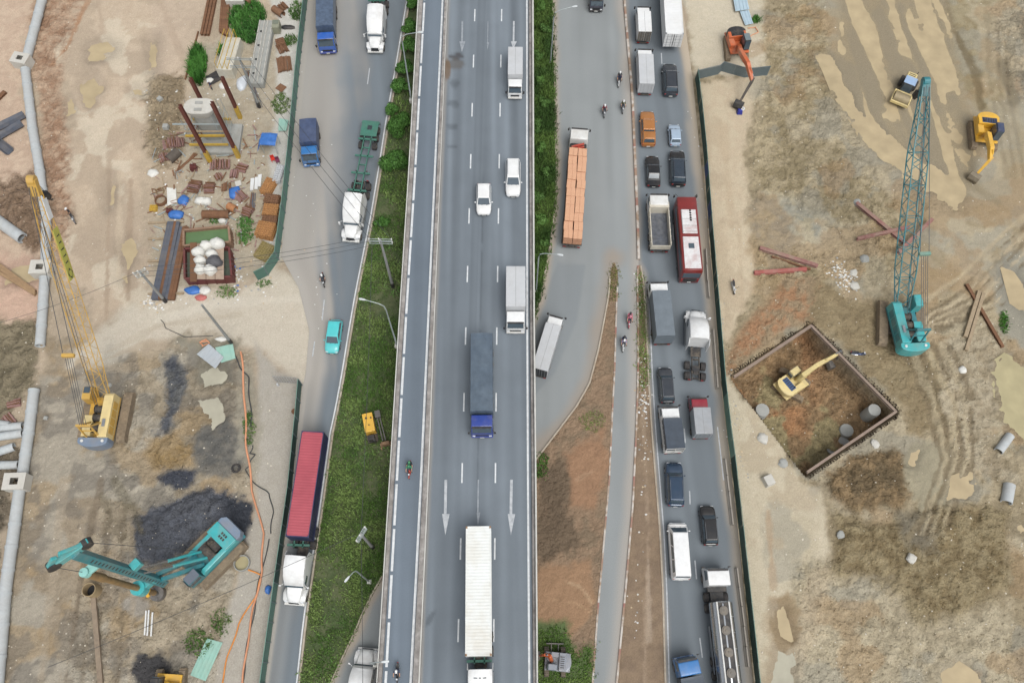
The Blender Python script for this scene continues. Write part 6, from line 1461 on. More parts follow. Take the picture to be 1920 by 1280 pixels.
mb = MB(); mb.path([(-.5, -2.0, 1.6), (-.5, -2.0, 2.1)], .05, 8); mb.build('exhaust_pipe', M['black'], t)

# lattice boom crawler cranes
def lattice(mb, p0, p1, secs, rc=.085, rl=.05, step=1.25):
    """secs: (position 0..1, width, depth)"""
    p0 = Vector(p0); p1 = Vector(p1); d = (p1 - p0).normalized(); a = Vector((d.y, -d.x, 0)).normalized(); b = a.cross(d); L = (p1 - p0).length
    n = int(L / step); nodes = []
    for i in range(n + 1):
        k = i / n; w_ = np.interp(k, [q[0] for q in secs], [q[1] for q in secs]); h_ = np.interp(k, [q[0] for q in secs], [q[2] for q in secs]); c = p0.lerp(p1, k)
        nodes.append([c + a * (sx * w_ / 2) + b * (sz * h_ / 2) for sx, sz in ((-1, -1), (1, -1), (1, 1), (-1, 1))])
    for i in range(n):
        for j in range(4):
            mb.tube(nodes[i][j], nodes[i + 1][j], rc, n=6); k = (j + 1) % 4
            mb.tube(nodes[i][j], nodes[i + 1][k], rl, n=5) if i % 2 else mb.tube(nodes[i][k], nodes[i + 1][j], rl, n=5)
            if i % 3 == 0: mb.tube(nodes[i][j], nodes[i][k], rl, n=5)
    return nodes
def crane(label, c, rear, front, tip, ztip, trk, tl, body, side, cabs, cwm, boomm, gauge, cabside, bodyL, bodyW, hookpx, z=.0, hookm=None, sign=False, eqpx=None, secs=None, zu=1.3):
    g0 = P(c[0], c[1], z + 2); loc = Vector((g0.x, g0.y, z)); tp = P(tip[0], tip[1], ztip)
    rz = math.atan2(-(tp - loc).x, (tp - loc).y); rt = yaw_px(c, (c[0] + trk[0], c[1] + trk[1]), z) - rz
    t = thing('crawler_crane', label, 'crane', loc, rz)
    under(t, tl, .95, 1.05, gauge, rt, trackm)
    w = bodyW / 2; b0 = -bodyL * .62; b1 = bodyL * .38
    mb = MB(); mb.box(0, (b0 + b1) / 2, zu + .12, bodyW, bodyL, .24); mb.build('revolving_frame', side, t)
    s = -cabside
    mb = MB(); mb.prism([(b0 + .3, zu + .24), (b1, zu + .24), (b1, zu + 1.7), (b1 - .3, zu + 1.95), (b0 + .3, zu + 1.95)], s * w * .36, s * w, axis='x'); h = mb.build('machine_house', body, t, bevel=.06, seg=2)
    for i in range(4):
        mb = MB(); mb.box(s * (w + .01), b0 + .8 + (bodyL - 1.6) * (i + .5) / 4, zu + 1.05, .03, (bodyL - 1.6) / 4 - .1, 1.1); mb.build('door_panel', side, h, bevel=.01)
    mb = MB(); mb.box(s * w * .68, b0 + bodyL * .35, zu + 2.03, .34, .9, .18); mb.build('silencer', M['alu'], h, bevel=.05)
    mb = MB(); mb.box(cabside * w * .66, (b0 + b1) / 2 - .9, zu + .75, w * .62, bodyL * .45, 1.0); mb.build('side_house', body, t, bevel=.06, seg=2)
    for y in (b0 + bodyL * .30, b0 + bodyL * .52, b0 + bodyL * .70):
        mb = MB(); mb.tube((-.55, y, zu + .85), (.5, y, zu + .85), .42, n=16); mb.tube((-.6, y, zu + .85), (-.55, y, zu + .85), .55, n=16); mb.tube((.5, y, zu + .85), (.55, y, zu + .85), .55, n=16); mb.build('winch_drum', M['chassis'], t, smooth=40)
    n = 9; pts = [(w * 1.02, b0 + .35)] + [(w * 1.02 * math.cos(a_), b0 - .1 - .62 * math.sin(a_)) for a_ in np.linspace(0, math.pi, n)] + [(-w * 1.02, b0 + .35)]
    mb = MB(); mb.prism(pts, zu - .1, zu + 1.55); cwo = mb.build('counterweight', cwm, t, bevel=.06, seg=2)
    for sx in (-1, 1):
        mb = MB(); mb.tube((sx * w * .7, b0 - .05, zu + 1.55), (sx * w * .7, b0 - .05, zu + 1.64), .16, n=12); mb.build('lifting_lug', M['whited'], cwo)
    cx = cabside * (w - .1); mb = MB(); mb.box(cx, b1 + .1, zu + 1.05, 1.0, 1.8, 1.75, tx=.92, ty=.8, off=(0, -.12)); cb = mb.build('cab', cabs, t, bevel=.07, seg=2)
    mb = MB(); mb.box(cx, b1 + .3, zu + 1.955, .7, .7, .05); mb.build('roof_window', M['glass'] if sign else cabs, cb)
    mb = MB(); slab(mb, [(cx - .48, b1 + 1.0, zu + .4), (cx + .48, b1 + 1.0, zu + .4), (cx + .44, b1 + .72, zu + 1.85), (cx - .44, b1 + .72, zu + 1.85)][::-1], .06, .94, .05, .95, .05); mb.build('windscreen', M['glass'], cb)
    mb = MB(); mb.box(cx + cabside * .49, b1 + .1, zu + 1.3, .05, 1.2, .8); mb.build('side_window', M['glass'], cb)
    foot = Vector((0, b1 - .35, zu + .55)); tl_ = tolocal(tp, loc, rz)
    mb = MB(); secs = secs or [(0, 1.3, .35), (.2, 1.45, 1.35), (.72, 1.4, 1.3), (1, .75, .5)]
    lattice(mb, foot, tl_, secs, *((.05, .026, 1.3) if sign else (.085, .048, 1.2))); mb.build('lattice_boom', boomm, t)
    d = (tl_ - foot).normalized(); a = Vector((d.y, -d.x, 0)).normalized(); b = a.cross(d)
    mb = MB(); mb.bar(tl_ - d * 1.2, tl_ + d * .5, .85, .7); mb.tube(tl_ + d * .4 - a * .35, tl_ + d * .4 + a * .35, .5, n=14); mb.build('boom_head', boomm, t, bevel=.04)
    # gantry and ropes
    gt = Vector((0, b0 + .9, zu + 4.0)); mb = MB()
    for sx in (-.7, .7): mb.bar((sx, b0 + .2, zu + .6), gt + Vector((sx, 0, 0)), .14); mb.bar((sx, b0 + bodyL * .45, zu + .7), gt + Vector((sx, 0, 0)), .16)
    mb.bar(gt + Vector((-.8, 0, 0)), gt + Vector((.8, 0, 0)), .24, .3); mb.bar(gt + Vector((-.7, -.2, -1.2)), gt + Vector((.7, -.2, -1.2)), .12); mb.build('gantry', boomm, t)
    top = tl_ - d * .2 + b * .4; eq = gt.lerp(top, .32)
    mb = MB(); mb.box(eq.x, eq.y, eq.z, 1.3, .4, .4); mb.build('equaliser', hookm or boomm, t, bevel=.04)
    mb = MB()
    for sx in (-.35, -.12, .12, .35): mb.tube(gt + Vector((sx, 0, .1)), eq + Vector((sx, 0, 0)), .03, n=5)
    for sx in (-.5, .5): mb.tube(eq + Vector((sx, 0, 0)), top + Vector((sx * .6, 0, 0)), .035, n=5)
    mb.build('pendant_rope', rope, t)
    mb = MB()
    for sx in (-.15, .15): mb.tube(Vector((sx, b0 + bodyL * .6, zu + 1.3)), tl_ + b * .55 + a * sx, .028, n=5)
    hk = tolocal(P(hookpx[0], hookpx[1], hookpx[2]), loc, rz); hk.x, hk.y = (tl_ + d * .5).x, (tl_ + d * .5).y
    for sx in (-.2, -.07, .07, .2): mb.tube(tl_ + d * .5 + Vector((sx, 0, -.3)), hk + Vector((sx, 0, .5)), .028, n=5)
    mb.build('hoist_rope', rope, t)
    mb = MB(); mb.box(hk.x, hk.y, hk.z + .25, .6, .5, .9, tx=.7); mb.path([hk + Vector((0, 0, -.2)), hk + Vector((0, 0, -.5)), hk + Vector((.16, 0, -.66)), hk + Vector((.28, 0, -.48))], .07, 8); mb.build('hook_block', M['black'], t)
    if sign:     # name board on the boom, with its diamond emblem
        q0 = foot.lerp(tl_, .60) + a * .78; q1 = foot.lerp(tl_, .82) + a * .70
        mb = MB(); mb.bar(q0, q1, .06, 1.05, up=tuple(b)); sg = mb.build('name_board', mat('lime_yellow_board', S(198, 196, 92), .5, 0, .06, 2, dirt=.2), t)
        ax = (q1 - q0).normalized(); mb = MB()
        for k, (hgt, wd) in enumerate(((.5, .06), (.5, .05), (.5, .06), (.42, .06), (.5, .05))):
            c_ = q0.lerp(q1, .34 + .13 * k) + a * .036; mb.bar(c_ - b * hgt * .5, c_ + b * hgt * .5, .012, wd * 2.2, up=tuple(ax)); mb.bar(c_ - b * hgt * .5 - ax * .12, c_ - b * hgt * .5 + ax * .12, .012, .08, up=tuple(b))
        c_ = q0.lerp(q1, .12) + a * .035; dm = [c_ - ax * .62, c_ - b * .48, c_ + ax * .62, c_ + b * .48]; mb.build('lettering', M['black'], sg)['kind'] = 'stuff'; mb = MB(); mb.loft([[p for p in dm], [p + a * .008 for p in dm]]); mb.build('emblem_ground', M['black'], sg)
        mb = MB(); rr = [c_ + a * .016 + ax * (.36 * math.cos(x_)) + b * (.28 * math.sin(x_)) for x_ in np.linspace(0, 2 * math.pi, 16, endpoint=False)]; mb.loft([rr, [p + a * .008 for p in rr]]); mb.build('emblem', mat('lime_yellow_board', S(198, 196, 92)), sg)
        q0 = foot.lerp(tl_, .86) + a * .66; q1 = foot.lerp(tl_, .94) + a * .6; mb = MB(); mb.bar(q0, q1, .05, .8, up=tuple(b)); mb.build('white_board', M['boxw'], t)
    return t
crane('teal crawler crane with long lattice boom beside the pit', (1698, 602), None, None, (1735, 160), 18.2, (0, -10), 5.9, teal, teal_d, teal, teal, teal_d, 4.3, 1, 5.6, 3.3, (1712, 187, 16.0), z=.05, secs=[(0, 1.5, .4), (.18, 1.9, 1.5), (.7, 1.8, 1.4), (1, .75, .5)], hookm=f_teal)
crane('yellow crawler crane with lattice boom crossing the pipeline', (190, 775), None, None, (62, 345), 23.6, (2, -10), 5.9, y_cream, y_crane, y_crane, greyb, y_crane, 4.3, -1, 5.4, 3.2, (55, 330, 21.0), z=.05, sign=True)

# drilling rig: plumb mast and kelly bar
g0 = P(393, 1035, 1.8); loc = Vector((g0.x, g0.y, .08)); mbase = P(325, 1096, 0); rz = math.atan2(-(mbase - loc).x, (mbase - loc).y)
rz = yaw_px((440, 985), (335, 1090), 2.0)
t = thing('drilling_rig', 'teal rotary drilling rig with tall mast and brown kelly bar', 'drilling rig', loc, rz)
under(t, 6.0, .85, 1.05, 3.6, 0, trackm)
zu = 1.25
mb = MB(); mb.box(0, -.4, zu + .15, 3.0, 6.4, .3); mb.build('upper_deck', teal_d, t)
mb = MB(); mb.prism([(-1.5, -3.3), (-1.1, -3.75), (1.1, -3.75), (1.5, -3.3), (1.5, -2.8), (-1.5, -2.8)], zu + .2, zu + 1.5); mb.build('counterweight', greyb, t, bevel=.05)
mb = MB(); mb.box(0, -2.05, zu + .95, 2.9, 1.5, 1.3); h = mb.build('engine_cover', teal, t, bevel=.06, seg=2)
for i in range(3):
    for j in range(2):
        mb = MB(); mb.box(-.5 + .3 * i, -2.3 + .4 * j, zu + 1.62, .2, .26, .04); mb.build('vent', M['black'], h)
mb = MB(); mb.box(.2, -.85, zu + .6, 1.6, .9, .6); mb.tube((.5, -1.0, zu + .9), (.5, -.6, zu + 1.3), .2, n=10); mb.build('hydraulic_pump', M['chassis'], t)
mb = MB(); mb.tube((-.9, .05, zu + .95), (.8, .05, zu + .95), .48, n=18); mb.box(-.95, .05, zu + .8, .1, 1.1, .9); mb.box(.85, .05, zu + .8, .1, 1.1, .9); mb.build('winch_drum', M['chassis'], t, smooth=40)
mb = MB(); mb.prism([(-3.0, zu + .3), (1.9, zu + .3), (1.9, zu + .9), (1.5, zu + 1.25), (-2.7, zu + 1.35)], -1.5, -.95, axis='x'); mb.build('side_housing', teal, t, bevel=.12, seg=2)
mb = MB(); mb.box(1.25, 0, zu + .55, .5, 3.6, .55); mb.build('side_housing', teal, t, bevel=.08, seg=2)
mb = MB(); mb.box(-1.0, 2.75, zu + 1.1, 1.0, 1.6, 1.7, tx=.94, ty=.88); cb = mb.build('cab', teal_d, t, bevel=.06, seg=2)
mb = MB(); mb.box(-1.0, 2.7, zu + 1.98, .95, 1.4, .06); mb.build('cab_roof', mat('slate_cab_roof', S(104, 112, 124), .5, 0, .08, 2), cb)
mb = MB(); mb.box(-1.5, 2.8, zu + 1.35, .05, 1.2, .8); mb.build('side_window', M['glass'], cb)
mb = MB(); mb.box(-1.0, 3.56, zu + 1.3, .8, .06, 1.0); mb.build('windscreen', M['glass'], cb)
mp = P(322, 1096, 0); ml = tolocal((mp.x, mp.y, loc.z), loc, rz); mh = zabove(P(322, 1096, 0), 140, 1036)
mb = MB(); mb.box(ml.x, ml.y, mh / 2 + 1.2, .85, .8, mh - 2.0); mast = mb.build('mast', teal_d, t, bevel=.05)
for i in range(24):
    for s in (-1, 1):
        mb = MB(); mb.box(ml.x + s * .43, ml.y, 3 + (mh - 5) * i / 24, .02, .3, .22); mb.build('hole_shade_plate', M['black'], mast)  # black plates on the mast sides paint the shade of holes
        if i > 11: break
toward = Vector((ml.x, ml.y, 0)).normalized(); side = Vector((toward.y, -toward.x, 0))
mb = MB(); tp = Vector((ml.x, ml.y, mh + .2)); mb.bar(tp - toward * 1.5, tp + toward * 2.0, .5, .9); mb.bar(tp + toward * 1.9 + Vector((0, 0, .3)), tp + toward * 1.0 + Vector((0, 0, 1.2)), .3, .5); mb.bar(tp - toward * 1.2, tp + toward * .6 + Vector((0, 0, 1.3)), .3, .5); mb.build('mast_head', teal, t, bevel=.05)
mb = MB(); mb.tube(tp + toward * 1.7 - side * .3, tp + toward * 1.7 + side * .3, .55, n=16); mb.build('sheave', M['black'], t); mb = MB(); mb.tube(tp - toward * 1.2 - side * .3, tp - toward * 1.2 + side * .3, .5, n=16); mb.build('sheave', M['black'], t)
kp = P(300, 1114, 0); kl = tolocal((kp.x, kp.y, loc.z), loc, rz); kz = zabove(P(300, 1114, 0), 158, 1080)
kel = mat('worn_kelly_steel', S(160, 132, 90), .6, .3, .25, 1.5, dirt=.5, dcol=S(110, 100, 90))
mb = MB(); mb.tube((kl.x, kl.y, 1.6), (kl.x, kl.y, kz), .3, n=16); mb.tube((kl.x, kl.y, kz - 3.5), (kl.x, kl.y, kz - .3), .4, .36, n=16); mb.build('kelly_bar', kel, t, smooth=40)
mb = MB(); mb.tube((kl.x, kl.y, .15), (kl.x, kl.y, .9), .75, n=20); mb.tube((kl.x, kl.y, .9), (kl.x, kl.y, 1.7), .25, n=10)
for i in range(5): mb.box(kl.x + .6 * math.cos(i * 1.256), kl.y + .6 * math.sin(i * 1.256), .95, .3, .3, .12)
mb.build('drill_bucket', steelg, t, smooth=30)
mid = Vector((kl.x, kl.y, 5.2)); mm_ = Vector((ml.x, ml.y, 5.2)); mb = MB(); mb.tube(mid + Vector((0, 0, -.7)), mid + Vector((0, 0, .7)), .72, n=18); mb.bar(mid, mm_, .9, 1.0); mb.build('rotary_drive', teal, t, bevel=.03)
mb = MB(); q = Vector((kl.x, kl.y, 3.9)); mb.tube(q, q + Vector((0, 0, .5)), .55, n=14); mb.bar(q + side * .8, q - side * .8, .3, .3); mb.build('kelly_guide', y_cat, t)
q = Vector((kl.x, kl.y, kz - .2)); mb = MB(); mb.bar(q + Vector((0, 0, .2)), Vector((ml.x, ml.y, kz)), .8, .25); mb.tube(q + Vector((0, 0, -.2)), q + Vector((0, 0, .6)), .4, n=12); mb.build('guide_frame', mat('pale_teal_frame', S(150, 206, 198), .5, 0, .1, 2), t)
for sx in (-.6, .6):
    mb = MB(); mb.bar((sx, 1.2, zu + .6), (ml.x + sx * .6, ml.y - .3, 4.2), .4, .5); mb.build('luffing_link', teal_d, t, bevel=.03)
    p0 = Vector((sx * .8, .3, zu + .9)); p1 = Vector((ml.x + sx * .5, ml.y - .2, 9.0)); mb = MB(); mb.tube(p0, p0.lerp(p1, .55), .16, n=10); mb.tube(p0.lerp(p1, .55), p1, .09, n=8, mi=1); mb.build('mast_cylinder', [teal, M['chrome']], t)
mb = MB(); mb.box(ml.x - .3, ml.y - .9, 11.5, .8, .9, .8); mb.build('auxiliary_winch', teal, t, bevel=.04)
mb = MB(); mb.tube((0, .05, zu + 1.3), tp + Vector((0, 0, .6)) - toward * 1.2, .03, n=5); mb.tube(tp + toward * 1.9, Vector((kl.x, kl.y, kz + .6)), .03, n=5); mb.build('hoist_rope', rope, t)

# yellow power unit with drill frame on the grass verge
g0 = P(695, 800, .3); rz = yaw_px((692, 790), (698, 822), .5); t = thing('drilling_power_unit', 'yellow boxed power unit with drill carriage on the grass verge', 'machine', (g0.x, g0.y, .1), rz)
mb = MB(); mb.box(0, -.05, 1.2, 1.15, 2.2, 1.3); h = mb.build('housing', paint('power_unit_yellow', (236, 186, 70), .4, .15, .3), t, bevel=.05, seg=2)
for x, y, r_ in ((.18, -.55, .12), (-.35, -.5, .09), (0, .3, .07)):
    mb = MB(); mb.tube((x, y, 1.85), (x, y, 1.98), r_, n=10); mb.build('filler_cap', M['black'], h)
mb = MB(); mb.box(0, .3, .35, 1.1, 3.2, .3)
for s in (-1, 1): mb.box(s * .5, .2, .2, .25, 2.6, .4)
mb.build('undercarriage', M['chassis'], t)
mb = MB(); mb.box(.05, 1.55, .9, .7, .6, .7); mb.box(-.2, 1.9, .7, .3, .3, .9); mb.build('control_stand', M['black'], t, bevel=.04)
mb = MB()
for s in (.95, 1.25): mb.bar((-s, -1.2, .8), (-s - .15, 2.1, .75), .12, .22)
mb.box(-1.1, -1.0, 1.0, .6, .8, .5); mb.build('drill_carriage', steelg, t)
mb = MB(); mb.box(-1.3, 2.45, .5, 1.1, .35, .8, tx=.8); mb.bar((-.75, 2.2, .3), (-.75, 2.9, .05), .15); mb.bar((-1.85, 2.2, .3), (-1.85, 2.9, .05), .15); mb.build('anchor_frame', rusty, t)
# ================================================================ SITE THINGS
pipe_c = mat('pipe_concrete', S(190, 196, 198), .85, 0, .10, 1.2, dirt=.35, dcol=S(160, 150, 136), bump=.15); conc_w = mat('fresh_concrete', S(204, 202, 194), .8, 0, .08, 1.5, dirt=.45, dcol=S(176, 168, 154)); conc_g = mat('weathered_concrete', S(168, 170, 166), .9, 0, .14, 1.2, dirt=.4, dcol=S(140, 132, 118), bump=.2)
rust = mat('brown_rust', S(128, 92, 66), .85, .1, .28, 2.5, dirt=.5, dcol=S(98, 70, 54), bump=.2); redox = mat('red_oxide_steel', S(150, 104, 98), .75, .1, .2, 1.5, dirt=.9, dcol=S(164, 146, 128)); dsteel = mat('blue_grey_steel', S(98, 104, 116), .6, .35, .2, 1.5, dirt=.3); maroon = mat('maroon_steel', S(112, 58, 56), .7, .1, .2, 2, dirt=.4, dcol=S(120, 100, 88))
wood = mat('old_timber', S(164, 146, 120), .9, 0, .2, 3, dirt=.3); tarpb = mat('blue_tarp', S(62, 116, 190), .5, 0, .2, 2, bump=.5, bsc=4); bagw = mat('white_bulk_bag', S(226, 226, 220), .75, 0, .12, 3, bump=.5, bsc=8, dirt=.25); yel = mat('yellow_scaffold_paint', S(206, 170, 66), .6, .1, .15, 3, dirt=.3); darkhole = mat('painted_shade_interior', S(44, 44, 46), .95, 0, .1, 3)  # darkhole: near-black colour paints the shade inside hollows
rodm = mat('scaffold_rods', S(166, 132, 126), .7, .2, .3, 6, dirt=.4, dcol=S(110, 80, 72)); fwk = mat('rusty_formwork', S(140, 104, 78), .85, .1, .3, 5, dirt=.4, dcol=S(96, 70, 56)); tsheet = mat('pale_teal_sheet', S(160, 204, 190), .5, .1, .08, 1.5, dirt=.25); gsheet = mat('pale_grey_sheet', S(196, 204, 210), .45, .3, .06, 1.5, dirt=.2)
def px_frame(px, py, dz=0.0): g_ = G(px, py); return Vector((g_.x, g_.y, g_.z + dz))
def pipeline(label, line, r, n_collar=True):
    pts = [P(x, y, r) for x, y in line]; t = thing('drainage_pipeline', label, 'pipeline', (pts[0].x, pts[0].y, 0)); o0 = Vector((pts[0].x, pts[0].y, 0))
    for a, b in zip(pts[:-1], pts[1:]):
        d = b - a; n = max(1, round(d.length / 2.9)); u = d / n; un = u.normalized()
        for i in range(n):
            p = a + u * i - o0; mb = MB(); mb.tube((0, 0, 0), u - un * .02, r, n=20, ri=r * .82); mb.tube(-un * .02, un * .28, r * 1.09, n=20, ri=r * .84)
            mb.build('pipe_section', pipe_c, t, smooth=40, loc=p + Vector((0, 0, random.uniform(-.12, -.06))))
pipeline('concrete drainage pipe leading from the top edge to the uppermost manhole box', [(86, -70), (78, 0), (50, 106)], .60)
pipeline('long concrete drainage pipe between the uppermost and the middle manhole boxes', [(47, 130), (60, 240), (74, 320), (86, 420), (85, 494)], .58)
pipeline('short concrete drainage pipe below the middle manhole box', [(83, 520), (80, 570), (74, 648)], .56)
pipeline('concrete drainage pipe above the lowest manhole box', [(63, 730), (53, 810), (41, 890)], .58)
pipeline('concrete drainage pipe running to the bottom left corner', [(36, 916), (27, 980), (9, 1110), (-6, 1290)], .60)
for lab, px, py, rz, w_ in (('uppermost', 47, 122, -.2, 1.0), ('middle', 85, 510, .05, 1.05), ('lowest', 39, 907, .06, 1.05)):
    p = px_frame(px, py, -.1); t = thing('manhole_box', 'white concrete manhole box, %s of the three on the pipeline' % lab, 'manhole', p, rz, 'manhole boxes'); Hm = 1.45
    for x, y, sx, sy in ((-.95, 0, .3, 1.7), (.95, 0, .3, 1.7), (0, -.72, 1.59, .26), (0, .72, 1.59, .26)):
        mb = MB(); mb.box(x * w_, y * w_, Hm / 2, sx * w_, sy * w_, Hm); mb.build('wall', conc_w, t, bevel=.015)
    mb = MB()
    for x, y, sx, sy in ((-.78, 0, .7, 1.76), (.78, 0, .7, 1.76), (0, -.62, .86, .52), (0, .62, .86, .52)): mb.box(x * w_, y * w_, Hm + .065, sx * w_, sy * w_, .12)
    mb.build('cover_slab', conc_w, t)
    mb = MB(); mb.box(0, 0, .05, 1.5, 1.1, .1); mb.build('floor', darkhole, t)
def lpipe(label, a, b, r, m, th=.84, n=18, zc=None, cat='pipe', name='concrete_pipe'):
    p = G(*a); q = G(*b); z = r * .9 if zc is None else zc; p = P(a[0], a[1], z); q = P(b[0], b[1], z); o0 = Vector((p.x, p.y, 0)); mb = MB(); mb.tube(p - o0, q - o0, r, n=n, ri=r * th)
    tag(mb.build(name, m, None, smooth=40, loc=o0), label, cat)
lpipe('large open concrete pipe on the brown heap at the left edge', (-12, 408), (42, 447), .72, pipe_c)
lpipe('topmost of the short concrete pipes lying left of the lower pipeline', (-20, 792), (18, 797), .45, pipe_c)
lpipe('second of the short concrete pipes lying left of the lower pipeline', (-14, 803), (43, 798), .47, pipe_c)
lpipe('third of the short concrete pipes lying left of the lower pipeline', (-14, 820), (43, 812), .48, pipe_c)
lpipe('slanting short concrete pipe below the others at the left edge', (-14, 850), (27, 837), .48, pipe_c)
lpipe('lowest short concrete pipe at the left edge above the manhole box', (-14, 872), (35, 871), .47, pipe_c)
lpipe('upper broken concrete pipe half sunk beside the green pool', (1872, 846), (1894, 816), .5, pipe_c, zc=.25)
lpipe('lower broken concrete pipe lying in the mud at the right edge', (1887, 942), (1893, 908), .62, pipe_c, zc=.3)
lpipe('large rusty steel casing lying in the yard above the tank', (380, 402), (430, 402), .55, rust, .95, name='steel_casing')
lpipe('short orange-brown steel casing beside the larger casing', (428, 386), (442, 393), .5, mat('orange_rust', S(176, 124, 84), .85, 0, .2, 3), .93, name='steel_casing')
lpipe('dark steel drum lying beside the scaffold rods', (316, 300), (334, 284), .62, mat('dark_rust', S(100, 92, 84), .8, .2, .2, 2), .94, name='steel_drum')
lpipe('brown steel casing lying at the top of the yard', (513, 16), (530, 28), .5, fwk, .93, name='steel_casing')
lpipe('grey steel casing lying at the very top of the yard', (462, 6), (474, -8), .5, rust, .92, name='steel_casing')
for lab, a, b in (('leftmost', (274, 1144), (271, 1190)), ('middle', (279, 1143), (276, 1191)), ('rightmost', (286, 1147), (283, 1192))):
    lpipe('%s of three thin white tubes on the mud below the drilling rig' % lab, a, b, .09, M['boxw'], .8, 8, name='white_tube', zc=.3)
# standing casings
for lab, px, py, r_, h, zb, m_ in (('brown steel casing standing beneath the kelly bar', 179, 1108, .7, 1.7, -.2, mat('tan_casing', S(170, 150, 116), .8, .1, .15, 2)), ('concrete borehole ring with green water beside the rig', 455, 1056, .85, .5, -.15, conc_g)):
    p = px_frame(px, py); t = thing('bore_casing', lab, 'casing', (p.x, p.y, zb)); mb = MB(); mb.tube((0, 0, 0), (0, 0, h - zb), r_, n=24, ri=r_ * .9); mb.build('ring', m_, t, smooth=40); mb = MB(); mb.tube((0, 0, .02), (0, 0, h * .45), r_ * .89, n=20); mb.build('fill', darkhole if h > 1 else M_wat[2], t)  # near-black plug paints the shade inside the tall casing
# girders and beams lying about
def beam(label, a, b, w_, h_, m_, name='steel_beam', z=None, kind='i', cat='beam', dz=0.0):
    zz = h_ / 2 + .02 + dz; p = P(a[0], a[1], zz); q = P(b[0], b[1], zz); o0 = Vector((p.x, p.y, 0)); za = max(gz(p.x, p.y), 0) if dz == 0 else 0; zb = max(gz(q.x, q.y), 0) if dz == 0 else 0
    mb = MB(); p2 = p - o0 + Vector((0, 0, za)); q2 = q - o0 + Vector((0, 0, zb))
    if kind == 'i': mb.ibeam(p2, q2, w_, h_, .04)
    elif kind == 'u':
        d = (q2 - p2).normalized(); a_ = Vector((d.y, -d.x, 0)).normalized(); u_ = Vector((0, 0, 1)); W_ = w_ / 2
        o = [(-W_, h_ / 2), (-W_ * .6, -h_ / 2), (W_ * .6, -h_ / 2), (W_, h_ / 2), (W_ * .9, h_ / 2), (W_ * .55, -h_ / 2 + .06), (-W_ * .55, -h_ / 2 + .06), (-W_ * .9, h_ / 2)]
        rr = [[p_ + a_ * x + u_ * y for x, y in o] for p_ in (p2, q2)]; n = 8; mb.add(rr[0] + rr[1], [(i, (i + 1) % n, n + (i + 1) % n, n + i) for i in range(n)] + [(0, 1, 6, 7), (1, 2, 5, 6), (2, 3, 4, 5), (8, 15, 14, 9), (9, 14, 13, 10), (10, 13, 12, 11)])
    else: mb.bar(p2, q2, w_, h_)
    tag(mb.build(name, m_, None, loc=o0), label, cat, None)
beam('red steel beam slanting down under the teal crane boom', (1605, 381), (1698, 458), .5, .4, redox)
beam('red steel beam lying across the other two under the teal crane boom', (1607, 448), (1704, 426), .4, .4, redox, dz=.42)
beam('faded red steel beam slanting up under the teal crane boom', (1748, 411), (1684, 474), .45, .4, redox, dz=.84)
beam('long brown steel beam near the sandy strip, above the red one', (1424, 466), (1532, 500), .5, .4, redox)
beam('thin brown beam lying beside the long brown one', (1446, 482), (1520, 505), .2, .25, rust)
beam('bright red steel beam at the edge of the sandy strip', (1414, 512), (1512, 505), .5, .4, mat('bright_red_oxide', S(168, 92, 84), .7, .1, .15, 1.5, dirt=.4, dcol=S(176, 166, 152)))
beam('long dark steel beam slanting beside the green pool', (1812, 533), (1879, 652), .4, .3, rust)
beam('left one of two timber piles right of the teal crane', (1836, 546), (1809, 632), .45, .4, wood, 'timber_pile', kind='b')
beam('right one of two timber piles right of the teal crane', (1843, 550), (1811, 657), .4, .4, wood, 'timber_pile', kind='b')
beam('long brown steel pile on the mud below the drilling rig', (176, 1112), (190, 1282), .5, .35, mat('muddy_steel', S(146, 130, 112), .85, .1, .2, 2, dirt=.4), kind='b')
beam('left one of two grey steel channels at the left edge', (-14, 246), (46, 216), 1.3, .4, dsteel, 'steel_channel', kind='u')
beam('right one of two grey steel channels at the left edge', (-10, 262), (42, 232), 1.2, .4, dsteel, 'steel_channel', kind='u', dz=.1)
beam('grey steel channel pointing down at the left edge', (-16, 258), (20, 286), 1.3, .4, dsteel, 'steel_channel', kind='u')
beam('brown steel section at the upper left edge', (-14, 196), (10, 172), .6, .3, rust)
for i, nm in enumerate(('first', 'second', 'third')):
    beam('%s brown pile of the bundle crossing the left edge' % nm, (-20, 482 + i * 9), (66, 546 + i * 3), .35, .4, mat('tan_pile', S(160, 132, 100), .85, 0, .2, 2), kind='b', dz=.05 * i)
for i in range(7):
    x0 = 318 + i * 5.6; x1 = 287 + i * 6.2; dk = i < 5
    beam('%s long steel section of the stack left of the tank' % ('first', 'second', 'third', 'fourth', 'fifth', 'sixth', 'last')[i], (x0, 416 + (10 if i > 3 else 0)), (x1, 562), .42, .36, dsteel if i in (0, 1, 3, 4) else rust, dz=.22 + .03 * (i % 2))
for i, y in enumerate((418, 448, 490, 552)):
    beam('%s sleeper timber under the steel stack' % ('topmost', 'second', 'third', 'lowest')[i], (278, y), (345, y - 2), .25, .2, wood, 'sleeper', kind='b')
for i in range(4): beam('%s long brown beam of the bundle at the top of the yard' % ('first', 'second', 'third', 'fourth')[i], (419 + i * 4, -20), (414 + i * 4 - 1, 62 + i * 2), .3, .4, rust, dz=.05 * i)
for i in range(3): beam('%s rusty beam of the pair row leading out of the top edge' % ('first', 'second', 'third')[i], (396 + i * 6, -20), (378 + i * 6, 66), .35, .4, rust, dz=.05 * i)
beam('thin steel rail edging the haul road beside the green bush', (372, 60), (348, 150), .15, .25, rust, kind='b')

